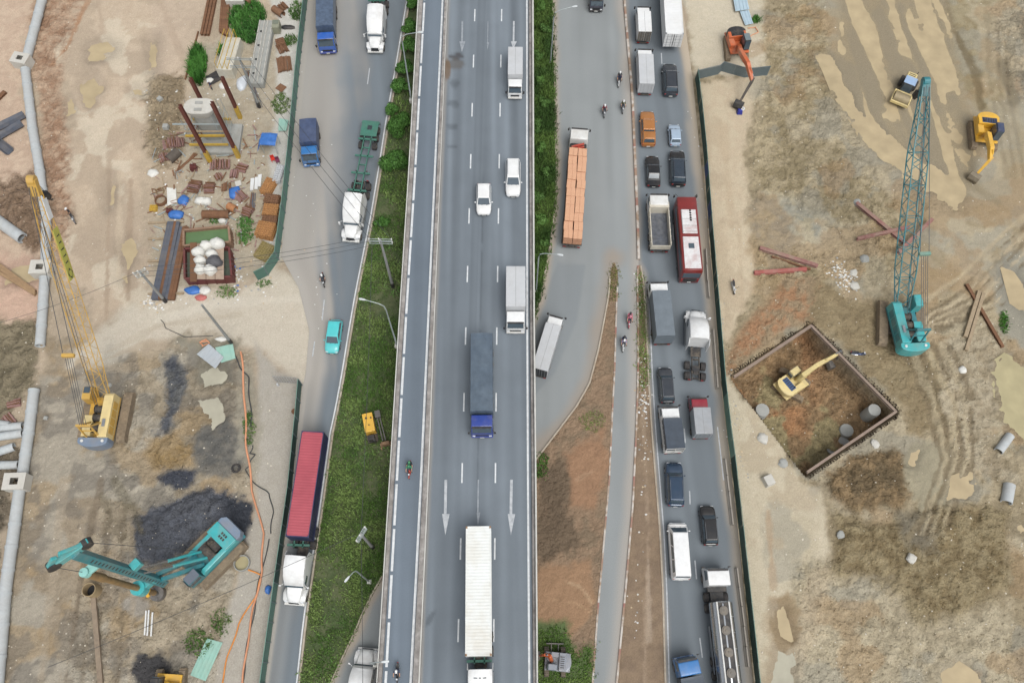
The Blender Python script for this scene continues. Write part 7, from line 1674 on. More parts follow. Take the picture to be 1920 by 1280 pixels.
# cofferdam: sheet piles one by one, walers inside
cof = thing('cofferdam', 'square sheet pile cofferdam with red walers round the excavated pit', 'cofferdam', (0, 0, 0))
pts = [P(x, y, 0) for x, y in PIT]; ctr = sum(pts, Vector()) / 4
mb = MB(); sp_w = .62; o = [(-.31, 0), (-.2, 0), (-.12, .3), (.12, .3), (.2, 0), (.31, 0), (.31, .03), (.19, .03), (.1, .34), (-.1, .34), (-.19, .03), (-.31, .03)]
n = 12; vs = [(x, y, z) for z in (-PITD - .4, .55) for x, y in o]; fs = [(i, (i + 1) % n, n + (i + 1) % n, n + i) for i in range(n)] + [(n + 0, n + 1, n + 10, n + 11), (n + 1, n + 2, n + 9, n + 10), (n + 2, n + 3, n + 8, n + 9), (n + 3, n + 4, n + 7, n + 8), (n + 4, n + 5, n + 6, n + 7)]
mb.add(vs, fs); spm = mb.mesh('sheet_pile'); pilem = mat('sheet_pile_rust', S(84, 70, 58), .85, .1, .3, 2, dirt=.5, dcol=S(112, 98, 80))
for k in range(4):
    a = pts[k]; b = pts[(k + 1) % 4]; d = b - a; n = int(d.length / sp_w); u = d / n; nrm = Vector((-u.y, u.x, 0)).normalized()
    if nrm.dot(ctr - a) > 0: nrm = -nrm
    rz = math.atan2(nrm.y, nrm.x) - math.pi / 2
    for i in range(n):
        o_ = link('sheet_pile', spm, pilem, cof, a + u * (i + .5) + nrm * (.05 if i % 2 else .38), rz if i % 2 else rz + math.pi); o_.location.z = random.uniform(-.5, -.2) - (.3 if k == 2 else 0)
    if k != 2:
        mb = MB(); e0 = a.lerp(b, .02) - nrm * .32 + Vector((0, 0, .12 + .02 * k)); e1 = a.lerp(b, .98) - nrm * .32 + Vector((0, 0, .12 + .02 * k)); mb.ibeam(e0, e1, .3, .4, .05, roll=0); mb.build('waler', mat('muddy_waler', S(150, 132, 120), .8, .1, .2, 1.5, dirt=.4), cof)
    else:
        mb = MB(); e0 = a.lerp(b, .03) - nrm * .3 + Vector((0, 0, -1.6)); e1 = a.lerp(b, .97) - nrm * .3 + Vector((0, 0, -1.6)); mb.ibeam(e0, e1, .3, .3, .05); mb.build('waler', pilem, cof)
for lab, px, py, r_, z0, z1 in (('tall round concrete pile head near the right corner of the pit', 1640, 768, .78, -PITD - .3, -1.2), ('low round concrete pile head beside the puddle in the pit', 1588, 806, .85, -PITD - .3, -3.3), ('pale round concrete pile head at the left edge of the pit', 1430, 768, .85, -PITD - .3, -1.9)):
    p = P(px, py, z1); mb = MB(); mb.lathe([(r_ * 1.05, 0), (r_, .3), (r_ * .98, z1 - z0 - .1), (r_ * .93, z1 - z0), (.05, z1 - z0 + .02)], 14); tag(mb.build('pile_head', conc_g, None, smooth=40, loc=(p.x, p.y, z0)), lab, 'pile')
# rubble blocks
def rock(label, px, py, s, m_, sq=False, z=None, cat='block'):
    p = px_frame(px, py); mb = MB()
    if sq: mb.box(0, 0, s * .4, s * 1.2, s * 1.1, s * .9, tx=.86, ty=.86)
    else:
        rr = random.Random(int(px * 7 + py)); rings = []
        for zz, k in ((-.2, .8), (.15, 1.0), (.45, .85), (.62, .45)): rings.append([(s * k * (.75 + .4 * rr.random()) * math.cos(i * .785), s * k * (.7 + .4 * rr.random()) * math.sin(i * .785), s * zz) for i in range(8)])
        mb.loft(rings)
    tag(mb.build('concrete_block' if sq else 'boulder', m_, None, bevel=.04 if sq else 0, loc=p - Vector((0, 0, .05)), rz=px % 3), label, cat)
rock('square concrete block on the sandy strip below the pit', 1439, 902, 1.05, conc_w, True); rock('single pale boulder in the dark spoil at lower right', 1708, 1047, .65, conc_w); rock('small round stone left of the dark spoil heap', 1576, 1002, .5, conc_g)
rock('broken concrete lump at the left rim of the pit', 1430, 822, .7, conc_w); rock('concrete pipe stub at the left rim of the pit', 1468, 868, .6, conc_g); rock('pale slab lump beside the lower waler of the pit', 1640, 832, .6, conc_w)
rock('pale slab above the crossing red beams', 1606, 380, .6, conc_g); rock('large pale stone between the red beams and the pit', 1621, 486, .7, conc_g); rock('pale stone above the pit corner', 1603, 536, .7, conc_w); rock('pale stone lying above the rubble patch', 1600, 512, .6, conc_w)
rock('square stone in the dug soil beside the pier, upper one', 301, 188, .6, conc_g, True); rock('square stone in the dug soil beside the pier, lower one', 312, 240, .65, conc_g, True); rock('concrete lump at the foot of the yellow crane track', 205, 722, .3, conc_g); rock('small concrete block beside the pipeline', 87, 784, .4, conc_g, True)
rock('grey block beside the white panel in the pit', 1588, 716, .6, conc_w, z=-PITD) if False else None

# sheets and panels lying flat
def sheet(label, corners, m_, z=.12, name='metal_sheet', ribs=0, th=.05, cat='sheet', tilt=0):
    pts = [P(x, y, z) for x, y in corners]; c = sum(pts, Vector()) / len(pts); q = [p - c + Vector((0, 0, max(0, gz(p.x, p.y)) * .6)) for p in pts]
    q = [p + Vector((0, 0, tilt * i)) for i, p in enumerate(q)]
    mb = MB(); mb.loft([q, [p + Vector((0, 0, th)) for p in q]])
    t = mb.build(name, m_, None, loc=Vector((c.x, c.y, z))); tag(t, label, cat)
    for i in range(ribs):
        k = (i + .5) / ribs; mb = MB(); mb.bar(q[0].lerp(q[1], k) + Vector((0, 0, th + .03)), q[3].lerp(q[2], k) + Vector((0, 0, th + .03)), .05, .06); mb.build('rib', m_, t)
    return t
sheet('pale grey framed panel lying beside the dirt driveway', [(392, 645), (420, 670), (404, 691), (369, 664)], gsheet, .3, ribs=5); sheet('pale teal panel half under the grey framed panel', [(404, 652), (437, 645), (442, 672), (415, 680)], tsheet, .2, ribs=2)
sheet('pale teal sheet lying on the ground at the bottom left', [(388, 1196), (418, 1204), (386, 1276), (357, 1265)], tsheet, .15, ribs=4); sheet('pale teal sheet leaning at the green fence in the yard', [(523, 222), (541, 226), (537, 246), (522, 246)], tsheet, .3, ribs=2)
sheet('upper pale blue roofing sheet beside the orange excavator', [(1373, -10), (1399, -6), (1405, 18), (1379, 22)], mat('pale_blue_sheet', S(190, 212, 224), .45, .2, .06, 1.5), .5, ribs=4); sheet('lower pale blue roofing sheet beside the orange excavator', [(1387, 22), (1404, 20), (1412, 45), (1397, 48)], mat('pale_blue_sheet', S(190, 212, 224)), .3, ribs=3)
sheet('white sheet spread on the ground in the yard', [(313, 352), (330, 354), (332, 380), (314, 386)], bagw, .1, 'white_sheet'); sheet('brown rug of formwork panels on the pale strip of the yard', [(526, 157), (538, 164), (528, 174), (516, 166)], fwk, .1, 'formwork_mat', 4)
sheet('white board in the yard beside the blue tarp', [(440, 341), (451, 338), (453, 347), (443, 351)], conc_w, .2, 'white_board'); sheet('black plastic sheet beside the concrete block in the yard', [(385, 145), (408, 132), (416, 150), (395, 160)], M['black'], .15, 'plastic_sheet')
for i, (x, y) in enumerate(((470, 347), (478, 345), (484, 340))): sheet('%s corrugated white sheet in the yard' % ('left', 'middle', 'right')[i], [(x, y - 12), (x + 7, y - 13), (x + 5, y + 10), (x - 1, y + 10)], M['boxw'], .2, ribs=3)

# soft heaps: tarps and bags
def lump(label, px, py, rx, ry, h, m_, name, cat, z=None, seed=1):
    rr = random.Random(seed * 13 + int(px)); p = px_frame(px, py) if z is None else P(px, py, z); rings = []; n = 12
    ph = [rr.uniform(.82, 1.15) for _ in range(n)]
    for k, zz in ((1.0, -.05), (1.04, .25), (.9, .62), (.62, .9), (.25, 1.0)): rings.append([(rx * k * ph[i] * math.cos(2 * math.pi * i / n), ry * k * ph[(i + 3) % n] * math.sin(2 * math.pi * i / n), h * zz * rr.uniform(.85, 1.1)) for i in range(n)])
    mb = MB(); mb.loft(rings); return tag(mb.build(name, m_, None, smooth=60, loc=p), label, cat)
for i, (lab, px, py, r_) in enumerate((('upper left white bulk bag on the tank planks', 388, 462, .85), ('upper right white bulk bag on the tank planks', 408, 458, .9), ('left white bulk bag with dark mouth on the tank', 374, 475, .8), ('middle white bulk bag on the tank', 398, 478, .75), ('cream bulk bag at the left of the tank', 377, 490, .75), ('lower white bulk bag on the tank', 378, 506, .8), ('lower right white bulk bag on the tank', 394, 508, .8))):
    lump(lab, px, py, r_, r_ * .8, 1.0, bagw, 'bulk_bag', 'bag', 1.95, i)
lump('dark grey tarp heap among the white bulk bags', 403, 492, .9, .8, 1.0, mat('dark_grey_tarp', S(92, 92, 96), .6, 0, .2, 3, bump=.5), 'tarp_heap', 'tarp', 1.95, 9)
for i, (lab, px, py, rx, ry, h, m_, nm, ct) in enumerate((('blue tarp heap beside the coil of wire', 345, 377, .75, .8, .6, tarpb, 'tarp_heap', 'tarp'), ('blue tarp heap at the top of the steel stack', 330, 403, 1.1, .7, .6, tarpb, 'tarp_heap', 'tarp'), ('blue tarp in the yard beside the rod bundles', 440, 362, .8, 1.0, .5, tarpb, 'tarp_heap', 'tarp'),
    ('left white sack in the yard above the casing', 376, 378, .7, .6, .6, bagw, 'sack', 'bag'), ('right white sack in the yard above the casing', 388, 379, .7, .6, .7, bagw, 'sack', 'bag'), ('blue tarp below the tank', 362, 545, 1.0, .6, .4, tarpb, 'tarp_heap', 'tarp'), ('cream sack below the tank', 385, 545, .7, .6, .4, bagw, 'sack', 'bag'), ('faded red tarp below the tank', 376, 558, .7, .4, .3, mat('faded_red_tarp', S(190, 110, 104), .7, 0, .2, 3), 'tarp_heap', 'tarp'),
    ('white plastic heap beside the concrete block', 454, 158, .75, 1.3, .6, mat('shiny_white_plastic', S(214, 220, 226), .35, 0, .15, 3, bump=.6), 'plastic_heap', 'plastic'), ('white sack beside the pier', 418, 162, .6, .6, .4, bagw, 'sack', 'bag'), ('cream sack on the black plastic sheet', 394, 152, .5, .4, .4, bagw, 'sack', 'bag'), ('blue bag at the foot of the lower fence', 503, 1105, .35, .5, .5, tarpb, 'bag', 'bag'),
    ('white sack beside the tank', 417, 415, .5, .4, .4, bagw, 'sack', 'bag'), ('dark cloth heap beside the generator box', 540, 52, 1.0, .4, .3, M['black'], 'cloth_heap', 'cloth'), ('white plastic beside the drill site pole', 415, 636, .7, .3, .25, bagw, 'plastic_heap', 'plastic'), ('white bag on the mound right of the crane', 1804, 694, .5, .5, .4, bagw, 'bag', 'bag'), ('white scrap heap beside the haul road', 287, 325, .7, .6, .35, bagw, 'scrap_heap', 'scrap'))):
    lump(lab, px, py, rx, ry, h, m_, nm, ct, None, i + 20)

# settling tanks
def tank(label, corners, h, m_, water, zc):
    pts = [P(x, y, h) for x, y in corners]; c = sum(pts, Vector()) / 4; t = thing('settling_tank', label, 'tank', (c.x, c.y, -.05)); q = [Vector((p.x - c.x, p.y - c.y, 0)) for p in pts]
    for i in range(4):
        a, b = q[i], q[(i + 1) % 4]; mb = MB(); mb.bar(a + Vector((0, 0, h / 2)), b + Vector((0, 0, h / 2)), .12, h); mb.bar(a + Vector((0, 0, h)), b + Vector((0, 0, h)), .24, .12)
        n = 5
        for k in range(1, n): p = a.lerp(b, k / n); o_ = p.normalized() * .12; mb.box(p.x + o_.x, p.y + o_.y, h / 2, .1, .1, h)
        mb.build('wall', m_, t)
    mb = MB(); s = [p * .985 for p in q]; mb.loft([[p + Vector((0, 0, .05)) for p in s], [p + Vector((0, 0, zc)) for p in s]]); mb.build('water', water, t)
tank('rusty settling tank full of green water', [(344, 431), (428, 423), (431, 453), (344, 460)], 1.55, mat('tan_tank_steel', S(158, 128, 106), .8, .1, .2, 2, dirt=.4, dcol=S(110, 84, 70)), watermat('tank_water', (108, 136, 96), .08), 1.0)
tank('rusty settling tank with bulk bags piled on its planks', [(345, 466), (429, 463), (434, 518), (346, 522)], 1.7, maroon, watermat('dark_tank_water', (96, 104, 92), .08), .9)
for i in range(4): beam('%s rusty plank laid over the settling tank' % ('first', 'second', 'third', 'fourth')[i], (358 + i * 3.2, 455), (358 + i * 3.2, 528), .2, .12, rust, 'plank', kind='b', dz=1.74)
for i in range(3): sheet('%s steel plate carrying the bulk bags on the tank' % ('left', 'middle', 'right')[i], [(370 + i * 17, 458), (386 + i * 17, 458), (386 + i * 17, 524), (370 + i * 17, 524)], mat('tan_plate', S(176, 156, 138), .8, .1, .15, 2), 1.86, 'steel_plate')

# bundles and stacks
def bundle(label, px, py, L, W_, H_, n, m_, rz, r_=.045, name='rod_bundle', cat='rods', loose=.08):
    rr = random.Random(int(px * 3 + py)); p = px_frame(px, py); t = thing(name, label, cat, p, rz); mb = MB()
    for i in range(n):
        x = rr.uniform(-W_ / 2, W_ / 2); z = r_ + rr.uniform(0, H_) * (1 - abs(x) / W_ * 1.2); a = rr.uniform(-loose, loose); l = L * rr.uniform(.42, .5)
        mb.bar((x - a * l, -l, z), (x + a * l, l, z + rr.uniform(-.02, .02)), r_ * 2, r_ * 2, mi=0 if rr.random() < .6 else 1)
    o = mb.build('rods', [m_, rust], t); o['kind'] = 'stuff'; return t
for lab, px, py, L, W_, H_, n, rz in (('large fan of pink scaffold rods beside the haul road', 326, 270, 1.6, 2.6, .7, 60, .3), ('small bundle of pink scaffold rods below the dark drum', 308, 297, 1.3, 1.2, .6, 30, .5), ('row of scaffold tubes at the foot of the pier', 414, 311, 1.5, 2.6, .7, 46, .1), ('short scaffold tubes right of the pier pad', 455, 316, 1.4, 1.2, .5, 26, 1.3), ('bundle of scaffold rods above the white sacks', 366, 352, 1.6, 1.8, .8, 44, 1.4), ('second bundle of scaffold rods above the white sacks', 394, 354, 1.4, 1.5, .8, 40, 1.6), ('loose brown rods beside the blue tarp', 425, 352, 1.2, 1.2, .4, 24, .2), ('heap of pink tubes in the middle of the yard', 452, 370, 1.5, 1.3, .7, 40, .8), ('square pile of pink tube ends in the yard', 466, 399, 1.3, 1.4, .9, 50, 1.2), ('small crate of rods at the foot of the pier', 411, 333, 1.0, 1.0, .5, 24, .6), ('stack of rods below the crate', 440, 328, 1.2, 1.0, .6, 24, 0), ('brown formwork rods on the pale strip, upper heap', 530, 92, 1.8, 1.3, .6, 36, .5), ('brown formwork rods on the pale strip, long heap', 534, 122, 2.6, 1.9, .5, 50, .25), ('brown scrap rods at the top of the pale strip', 531, 14, 1.4, 1.0, .5, 26, .7), ('rust brown reinforcing bars on the ground beside the pier', 350, 304, 3.6, .5, .1, 10, -.6), ('grey scaffold tubes in the middle of the yard', 474, 378, 2.6, .6, .2, 12, .1), ('wire scrap left of the lower pipeline', 28, 757, 1.6, 1.0, .4, 30, -1.3), ('brick red scrap left of the lower pipeline', 18, 788, 1.6, 1.1, .4, 30, .8), ('dark green pipes lying beside the concrete planks', 475, 168, 7.5, .6, .3, 8, .35)):
    bundle(lab, px, py, L, W_, H_, n, dsteel if 'green' in lab or 'grey' in lab else (fwk if 'brown' in lab else rodm), rz, .05 if L < 3 else .04)
def crate_stack(label, px, py, sx, sy, layers, m_, rz, name='formwork_stack', cat='formwork'):
    p = px_frame(px, py); t = thing(name, label, cat, p, rz)
    for k in range(layers):
        mb = MB(); z = .12 + k * .3
        nx = max(3, int(sx / .3)); ny = max(3, int(sy / .3))
        for i in range(nx): mb.box(-sx / 2 + sx * (i + .5) / nx, 0, z, .05, sy, .12)
        for j in range(ny): mb.box(0, -sy / 2 + sy * (j + .5) / ny, z + .03, sx, .05, .12)
        mb.box(0, 0, z - .07, sx, sy, .03); mb.build('grid_panel', m_, t, loc=(random.uniform(-.06, .06), random.uniform(-.06, .06), 0), rz=random.uniform(-.05, .05))
fw2 = mat('tan_formwork', S(186, 138, 88), .85, .1, .3, 5, dirt=.4, dcol=S(110, 82, 64)); fw3 = mat('olive_formwork', S(150, 136, 84), .85, 0, .25, 4, dirt=.4)
for lab, px, py, sx, sy, n, m_, rz in (('rusty grid formwork stack nearest the fence, topmost', 505, 354, 1.4, 2.3, 3, fw2, -.3), ('dark grid formwork stack second from the top by the fence', 512, 377, 1.9, 1.3, 3, fwk, -.1), ('tan grid formwork stack in the middle by the fence', 510, 400, 1.9, 1.6, 4, fw2, -.05), ('dark red formwork stack below the tan one', 508, 416, 1.9, 1.2, 3, fwk, 0), ('large tan formwork stack above the corner of the fence', 501, 438, 2.2, 2.0, 5, fw2, -.15), ('olive slatted formwork stack at the corner of the fence', 500, 475, 2.3, 2.3, 2, fw3, -.4), ('rusty formwork lump at the top of the pale strip', 527, 85, 1.2, 1.2, 3, fwk, .4), ('yellow crate beside the wire coil', 289, 393, .9, .9, 2, yel, .1), ('red crate beside the wire coil', 319, 397, .8, .6, 2, maroon, .1), ('red cabinet below the steel bars', 364, 317, .8, .8, 3, maroon, .2)):
    crate_stack(lab, px, py, sx, sy, n, m_, rz)
t = thing('wire_coil', 'brown coil of steel wire in the yard', 'coil', px_frame(303, 378))
for k in range(6):
    mb = MB(); R_ = .72 - .03 * (k % 3); mb.path([(R_ * math.cos(a_), R_ * math.sin(a_), .06 + .09 * k) for a_ in np.linspace(0, 6.28, 19)], .05, 6); mb.build('turn', rust, t)
t = thing('wire_coil', 'smaller tan coil of wire above the brown coil', 'coil', px_frame(301, 360))
for k in range(3):
    mb = MB(); mb.path([(.5 * math.cos(a_), .5 * math.sin(a_), .06 + .09 * k) for a_ in np.linspace(0, 6.28, 17)], .05, 6); mb.build('turn', mat('tan_wire', S(150, 128, 96), .8, .1, .2, 3), t)
mb = MB(); rings = []
for i in range(20): a_ = i * math.pi / 10; rings.append([((.42 + .13 * math.cos(b_)) * math.cos(a_), (.42 + .13 * math.cos(b_)) * math.sin(a_), .12 + .13 * math.sin(b_)) for b_ in np.linspace(0, 6.28, 9)[:-1]])
rings.append(rings[0]); mb.loft(rings, caps=False); tag(mb.build('old_tyre', M['tyre'], None, smooth=60, loc=px_frame(443, 878)), 'old black tyre lying on the concrete beside the fence', 'tyre')
# generator, booth, chairs, crate
p = px_frame(521, 58); t = thing('generator_box', 'olive grey generator box on the pale strip of the yard', 'generator', p, .05); mb = MB(); mb.box(0, 0, .75, 1.0, 1.4, 1.3); mb.build('housing', mat('olive_grey_metal', S(150, 152, 132), .6, .1, .15, 2, dirt=.3), t, bevel=.04); mb = MB(); mb.box(0, .25, 1.42, .8, .7, .06); mb.build('lid', mat('olive_grey_lid', S(120, 126, 112), .6), t); mb = MB(); mb.box(-.3, -.5, .05, .1, .1, .2); mb.box(.3, -.5, .05, .1, .1, .2); mb.build('feet', M['black'], t)
p = px_frame(511, 280); t = thing('market_booth', 'small booth under a bright blue tarpaulin beside the green fence', 'booth', p, -.06); mb = MB(); rings = [[(-1.0, y, 2.1 + s_), (1.0, y, 2.15 + s_), (1.05, y, 2.2 + s_), (0, y, 2.3 + s_), (-1.05, y, 2.16 + s_)] for y, s_ in ((-.85, -.12), (-.4, .02), (.1, -.04), (.6, .02), (1.0, -.1))]; mb.loft(rings); mb.build('tarpaulin', tarpb, t)
mb = MB(); mb.loft([[(-1.0, -.9, 2.0), (-.95, -.9, 2.0), (-1.5, -1.1, .9), (-1.55, -1.1, .9)], [(-1.0, .7, 2.0), (-.95, .7, 2.0), (-1.6, .6, 1.0), (-1.65, .6, 1.0)]]); mb.build('side_flap', tarpb, t)
for x in (-.9, .9):
    for y in (-.75, .9): mb = MB(); mb.tube((x, y, 0), (x, y, 2.1), .04, n=6); mb.build('post', galv, t)
for lab, px, py, c_ in (('red plastic chair beside the blue booth', 513, 302, (206, 60, 46)), ('dark plum plastic chair beside the blue booth', 522, 305, (120, 60, 84))):
    t = thing('plastic_chair', lab, 'chair', px_frame(px, py), .4); m_ = mat('chair_%d' % px, S(*c_), .4, 0, .05, 3); mb = MB(); mb.box(0, 0, .45, .5, .5, .05); mb.build('seat', m_, t); mb = MB(); mb.box(0, .25, .72, .5, .05, .5); mb.build('backrest', m_, t)
    for x in (-.2, .2):
        for y in (-.2, .2): mb = MB(); mb.box(x, y, .22, .05, .05, .44); mb.build('leg', m_, t)
crate_stack('pale grey slatted racks at the foot of the green fence', 524, 330, 1.0, 2.6, 3, M['boxg'], -.12, 'slatted_rack', 'rack')

# concrete pier with scaffold, block and hollow planks
pb = G(404, 258); zt = zabove(pb, 381, 196); t = thing('bridge_pier', 'unfinished bridge pier with rounded white cap inside scaffolding', 'pier', (pb.x, pb.y, -.1), .03)
def stadium(w_, d_, n=8): return [(w_ / 2 - d_ / 2 + d_ / 2 * math.cos(a_), d_ / 2 * math.sin(a_)) for a_ in np.linspace(-math.pi / 2, math.pi / 2, n)] + [(-w_ / 2 + d_ / 2 + d_ / 2 * math.cos(a_), d_ / 2 * math.sin(a_)) for a_ in np.linspace(math.pi / 2, 1.5 * math.pi, n)]
mb = MB(); mb.prism(stadium(2.6, 1.7), .5, zt - .6); mb.build('column', conc_g, t, smooth=40)
mb = MB(); mb.loft([[(x, y, zt - 1.2) for x, y in stadium(2.6, 1.8)], [(x, y, zt - .5) for x, y in stadium(3.7, 2.2)], [(x, y, zt + .1) for x, y in stadium(3.9, 2.4)]]); cap = mb.build('cap', conc_w, t, smooth=40)
for y in (-.55, .5): mb = MB(); mb.box(-.1, y, zt + .13, .95, .42, .08); mb.build('bearing_plinth', conc_g, cap)
mb = MB(); mb.box(1.0, -.5, .35, 5.0, 4.6, .7); mb.build('footing', conc_g, t)
for lab, bx, tx in (('front left', (393, 303), (337, 196)), ('front right', (446, 296), (399, 191)), ('rear left', (398, 226), (343, 152)), ('rear right', (452, 222), (405, 150))):
    b_ = G(*bx); z_ = zabove(b_, *tx); b_ = b_ - Vector((pb.x, pb.y, -.1)); mb = MB(); mb.ibeam((b_.x, b_.y, .1), (b_.x, b_.y, z_), .42, .42, .04); mb.build('steel_pile', mat('brown_red_steel', S(112, 66, 56), .75, .1, .2, 2), t)
    mb = MB(); mb.box(b_.x, b_.y, 1.2, .5, .5, 2.2); mb.build('pile_sleeve', yel, t)
for z_, y_ in ((1.6, -2.2), (1.9, 1.6), (3.2, -2.0)): mb = MB(); mb.bar((-2.6, y_, z_), (2.4, y_, z_ + .05), .2, .3); mb.build('waling', yel, t)
for z_, y_, m_ in ((4.0, -1.9, wood), (5.2, -1.7, galv), (3.0, -1.95, wood)): mb = MB(); mb.bar((-3.6, y_, z_), (2.6, y_, z_), .22, .06); mb.build('scaffold_board', m_, t)
mb = MB()
for x in (-2.3, -1.6, 1.7, 2.3):
    for y in (-1.7, -.2, 1.4): mb.tube((x, y, .1), (x, y, zt - .5 + .3 * (x > 0)), .035, n=5)
for z_ in (1.5, 3.0, 4.4):
    for x in (-2.3, -1.6, 1.7, 2.3): mb.tube((x, -1.8, z_), (x, 1.5, z_), .03, n=5)
sc = mb.build('scaffold_tubes', galv, t); sc['kind'] = 'stuff'
mb = MB(); q = [P(x, y, 1.9) for x, y in ((422, 69), (451, 70), (434, 131), (403, 129))]; c = sum(q, Vector()) / 4; qq = [Vector((p.x - c.x, p.y - c.y, 0)) for p in q]
t = thing('concrete_pier_block', 'massive pale concrete block with yellow frames at the top of the yard', 'concrete block', (c.x, c.y, -.1)); mb.loft([[p * 1.0 for p in qq], [p + Vector((0, 0, 2.0)) for p in qq]]); mb.build('block', mat('stained_pale_concrete', S(206, 204, 192), .85, 0, .1, 1.2, dirt=.5, dcol=S(186, 166, 128)), t, bevel=.1)
mb = MB()
for x0, x1 in ((.15, .15), (.45, .45), (.75, .75)):
    a_ = qq[3].lerp(qq[2], x0) + Vector((0, 0, 2.1)); b_ = qq[0].lerp(qq[1], x1) + Vector((0, 0, 2.1)); mb.tube(a_, b_, .04, n=5); mb.tube(a_, a_ + Vector((0, 0, 1.2)), .04, n=5); mb.tube(b_, b_ + Vector((0, 0, 1.4)), .04, n=5); mb.tube(a_ + Vector((0, 0, 1.2)), b_ + Vector((0, 0, 1.4)), .04, n=5)
fr = mb.build('frame_tubes', yel, t); fr['kind'] = 'stuff'
hb = None
for i in range(9):
    k = (i + .5) / 9; px = 505 + (484 - 505) * k; py = 36 + (154 - 36) * k; p = P(px - 6, py, 1.2); a0 = P(499, 36, 1.2); a1 = P(478, 154, 1.2); st = (a1 - a0).length / 8.4; rz = math.atan2(-(a1 - a0).x, (a1 - a0).y)
    t = thing('hollow_plank', '%s hollow concrete plank of the long row in the yard, counted from the top' % ('first', 'second', 'third', 'fourth', 'fifth', 'sixth', 'seventh', 'eighth', 'last')[i], 'concrete plank', (p.x, p.y, .0), rz, 'hollow concrete planks')
    mb = MB(); mb.box(0, 0, .5, 2.1, st - .04, .9); b_ = mb.build('slab', conc_g, t, bevel=.02)
    for x in (-.9, -.25, .2, .85): mb = MB(); mb.box(x, 0, 1.05, .09, st * .8, .26); mb.build('fin', conc_w, t)
    if i % 2: mb = MB(); mb.box(.5, .1, .955, .3, .3, .03); mb.build('opening_shade_plate', darkhole, t)  # dark plate on the slab paints the shade of a hole
t = thing('concrete_wall_block', 'pale concrete block at the very top of the yard', 'concrete block', px_frame(445, 6), .02); mb = MB(); mb.box(0, 0, .6, 2.6, 1.6, 1.2); mb.build('block', conc_w, t, bevel=.03); mb = MB(); mb.box(-.2, 0, 1.22, 1.9, 1.1, .06); mb.build('top_layer', conc_g, t)
# hoses
def hose(label, line, r_, m_, lift=.04):
    pts = []
    for (x0, y0), (x1, y1) in zip(line[:-1], line[1:]):
        for k in range(6): pts.append((x0 + (x1 - x0) * k / 6, y0 + (y1 - y0) * k / 6))
    pts.append(line[-1]); q = []
    for i, (x, y) in enumerate(pts): g_ = G(x + 1.5 * math.sin(i * .7), y); q.append(Vector((g_.x, g_.y, max(g_.z, -.05) + r_ + lift)))
    o0 = Vector((q[0].x, q[0].y, 0)); mb = MB(); mb.path([p - o0 for p in q], r_, 6); tag(mb.build('hose', m_, None, smooth=60, loc=o0), label, 'hose')
orh = mat('orange_hose', S(222, 156, 118), .6, 0, .1, 2); bkh = mat('black_hose', S(64, 66, 68), .6, 0, .1, 2)
hose('long pale orange hose running down beside the drilling area', [(452, 660), (458, 720), (461, 800), (464, 850), (474, 920), (494, 1000), (492, 1070), (476, 1140), (462, 1220), (455, 1290)], .11, orh); hose('bright orange hose curving off at the bottom of the drilling area', [(466, 1068), (492, 1078), (478, 1120), (448, 1170), (428, 1230), (414, 1290)], .08, mat('bright_orange_hose', S(232, 150, 70), .6)); hose('orange coil of hose at the framed panel', [(378, 640), (388, 636), (392, 644), (380, 650), (376, 642), (390, 640)], .07, orh)
hose('black hose beside the long orange hose', [(436, 660), (452, 690), (466, 708), (470, 760), (472, 800)], .07, bkh); hose('black hose with a loop on the concrete strip', [(474, 835), (470, 850), (478, 852), (468, 870), (462, 880), (470, 900), (492, 916), (506, 925), (512, 960), (508, 1000)], .06, bkh); hose('black hose running down to the bottom of the concrete strip', [(505, 1010), (486, 1090), (474, 1160), (460, 1230), (456, 1290)], .06, bkh)
hose('thin black cable lying along the dirt driveway', [(302, 600), (312, 615), (345, 632), (400, 630)], .04, bkh); hose('orange hose loop beside the orange excavator', [(1402, 54), (1418, 52), (1420, 62), (1406, 70)], .06, orh)
mb = MB(); mb.tube((0, 0, 0), (0, 0, .012), .35, n=18); tag(mb.build('manhole_cover', rust, None, loc=px_frame(552, 771, .02)), 'round rusty manhole cover on the concrete strip', 'cover')
t = thing('cloth_bundle', 'blue and white bag hanging at the orange excavator bucket', 'bag', px_frame(1386, 212)); mb = MB(); mb.box(0, 0, .35, .8, .7, .7, tx=.7, ty=.7); mb.build('sack', mat('royal_blue_sack', S(44, 54, 150), .5), t, bevel=.1, seg=2); mb = MB(); mb.tube((.3, .2, .6), (.32, .22, .75), .3, n=14, ri=.16); mb.build('collar', M['boxw'], t)
# ================================================================ VEGETATION, CLODS, LITTER
def areapts(poly, n, z=0.0, seed=3, dens=None):
    """random ground points inside a pixel outline"""
    r_ = np.random.RandomState(seed); p = np.array(poly, float); w_ = [P(x, y, z) for x, y in poly]
    x0, x1 = min(q.x for q in w_), max(q.x for q in w_); y0, y1 = min(q.y for q in w_), max(q.y for q in w_)
    A = np.array([(q.x, q.y) for q in w_]); a = .5 * abs(np.dot(A[:, 0], np.roll(A[:, 1], 1)) - np.dot(A[:, 1], np.roll(A[:, 0], 1)))
    m_ = int(n * a); out_ = []
    x = r_.uniform(x0, x1, int(m_ * (x1 - x0) * (y1 - y0) / max(a, .1)) + 8); y = r_.uniform(y0, y1, len(x))
    k = sdist(x, y, A) > 0; x, y = x[k], y[k]
    if dens is not None: k = r_.rand(len(x)) < dens(x, y); x, y = x[k], y[k]
    return x, y
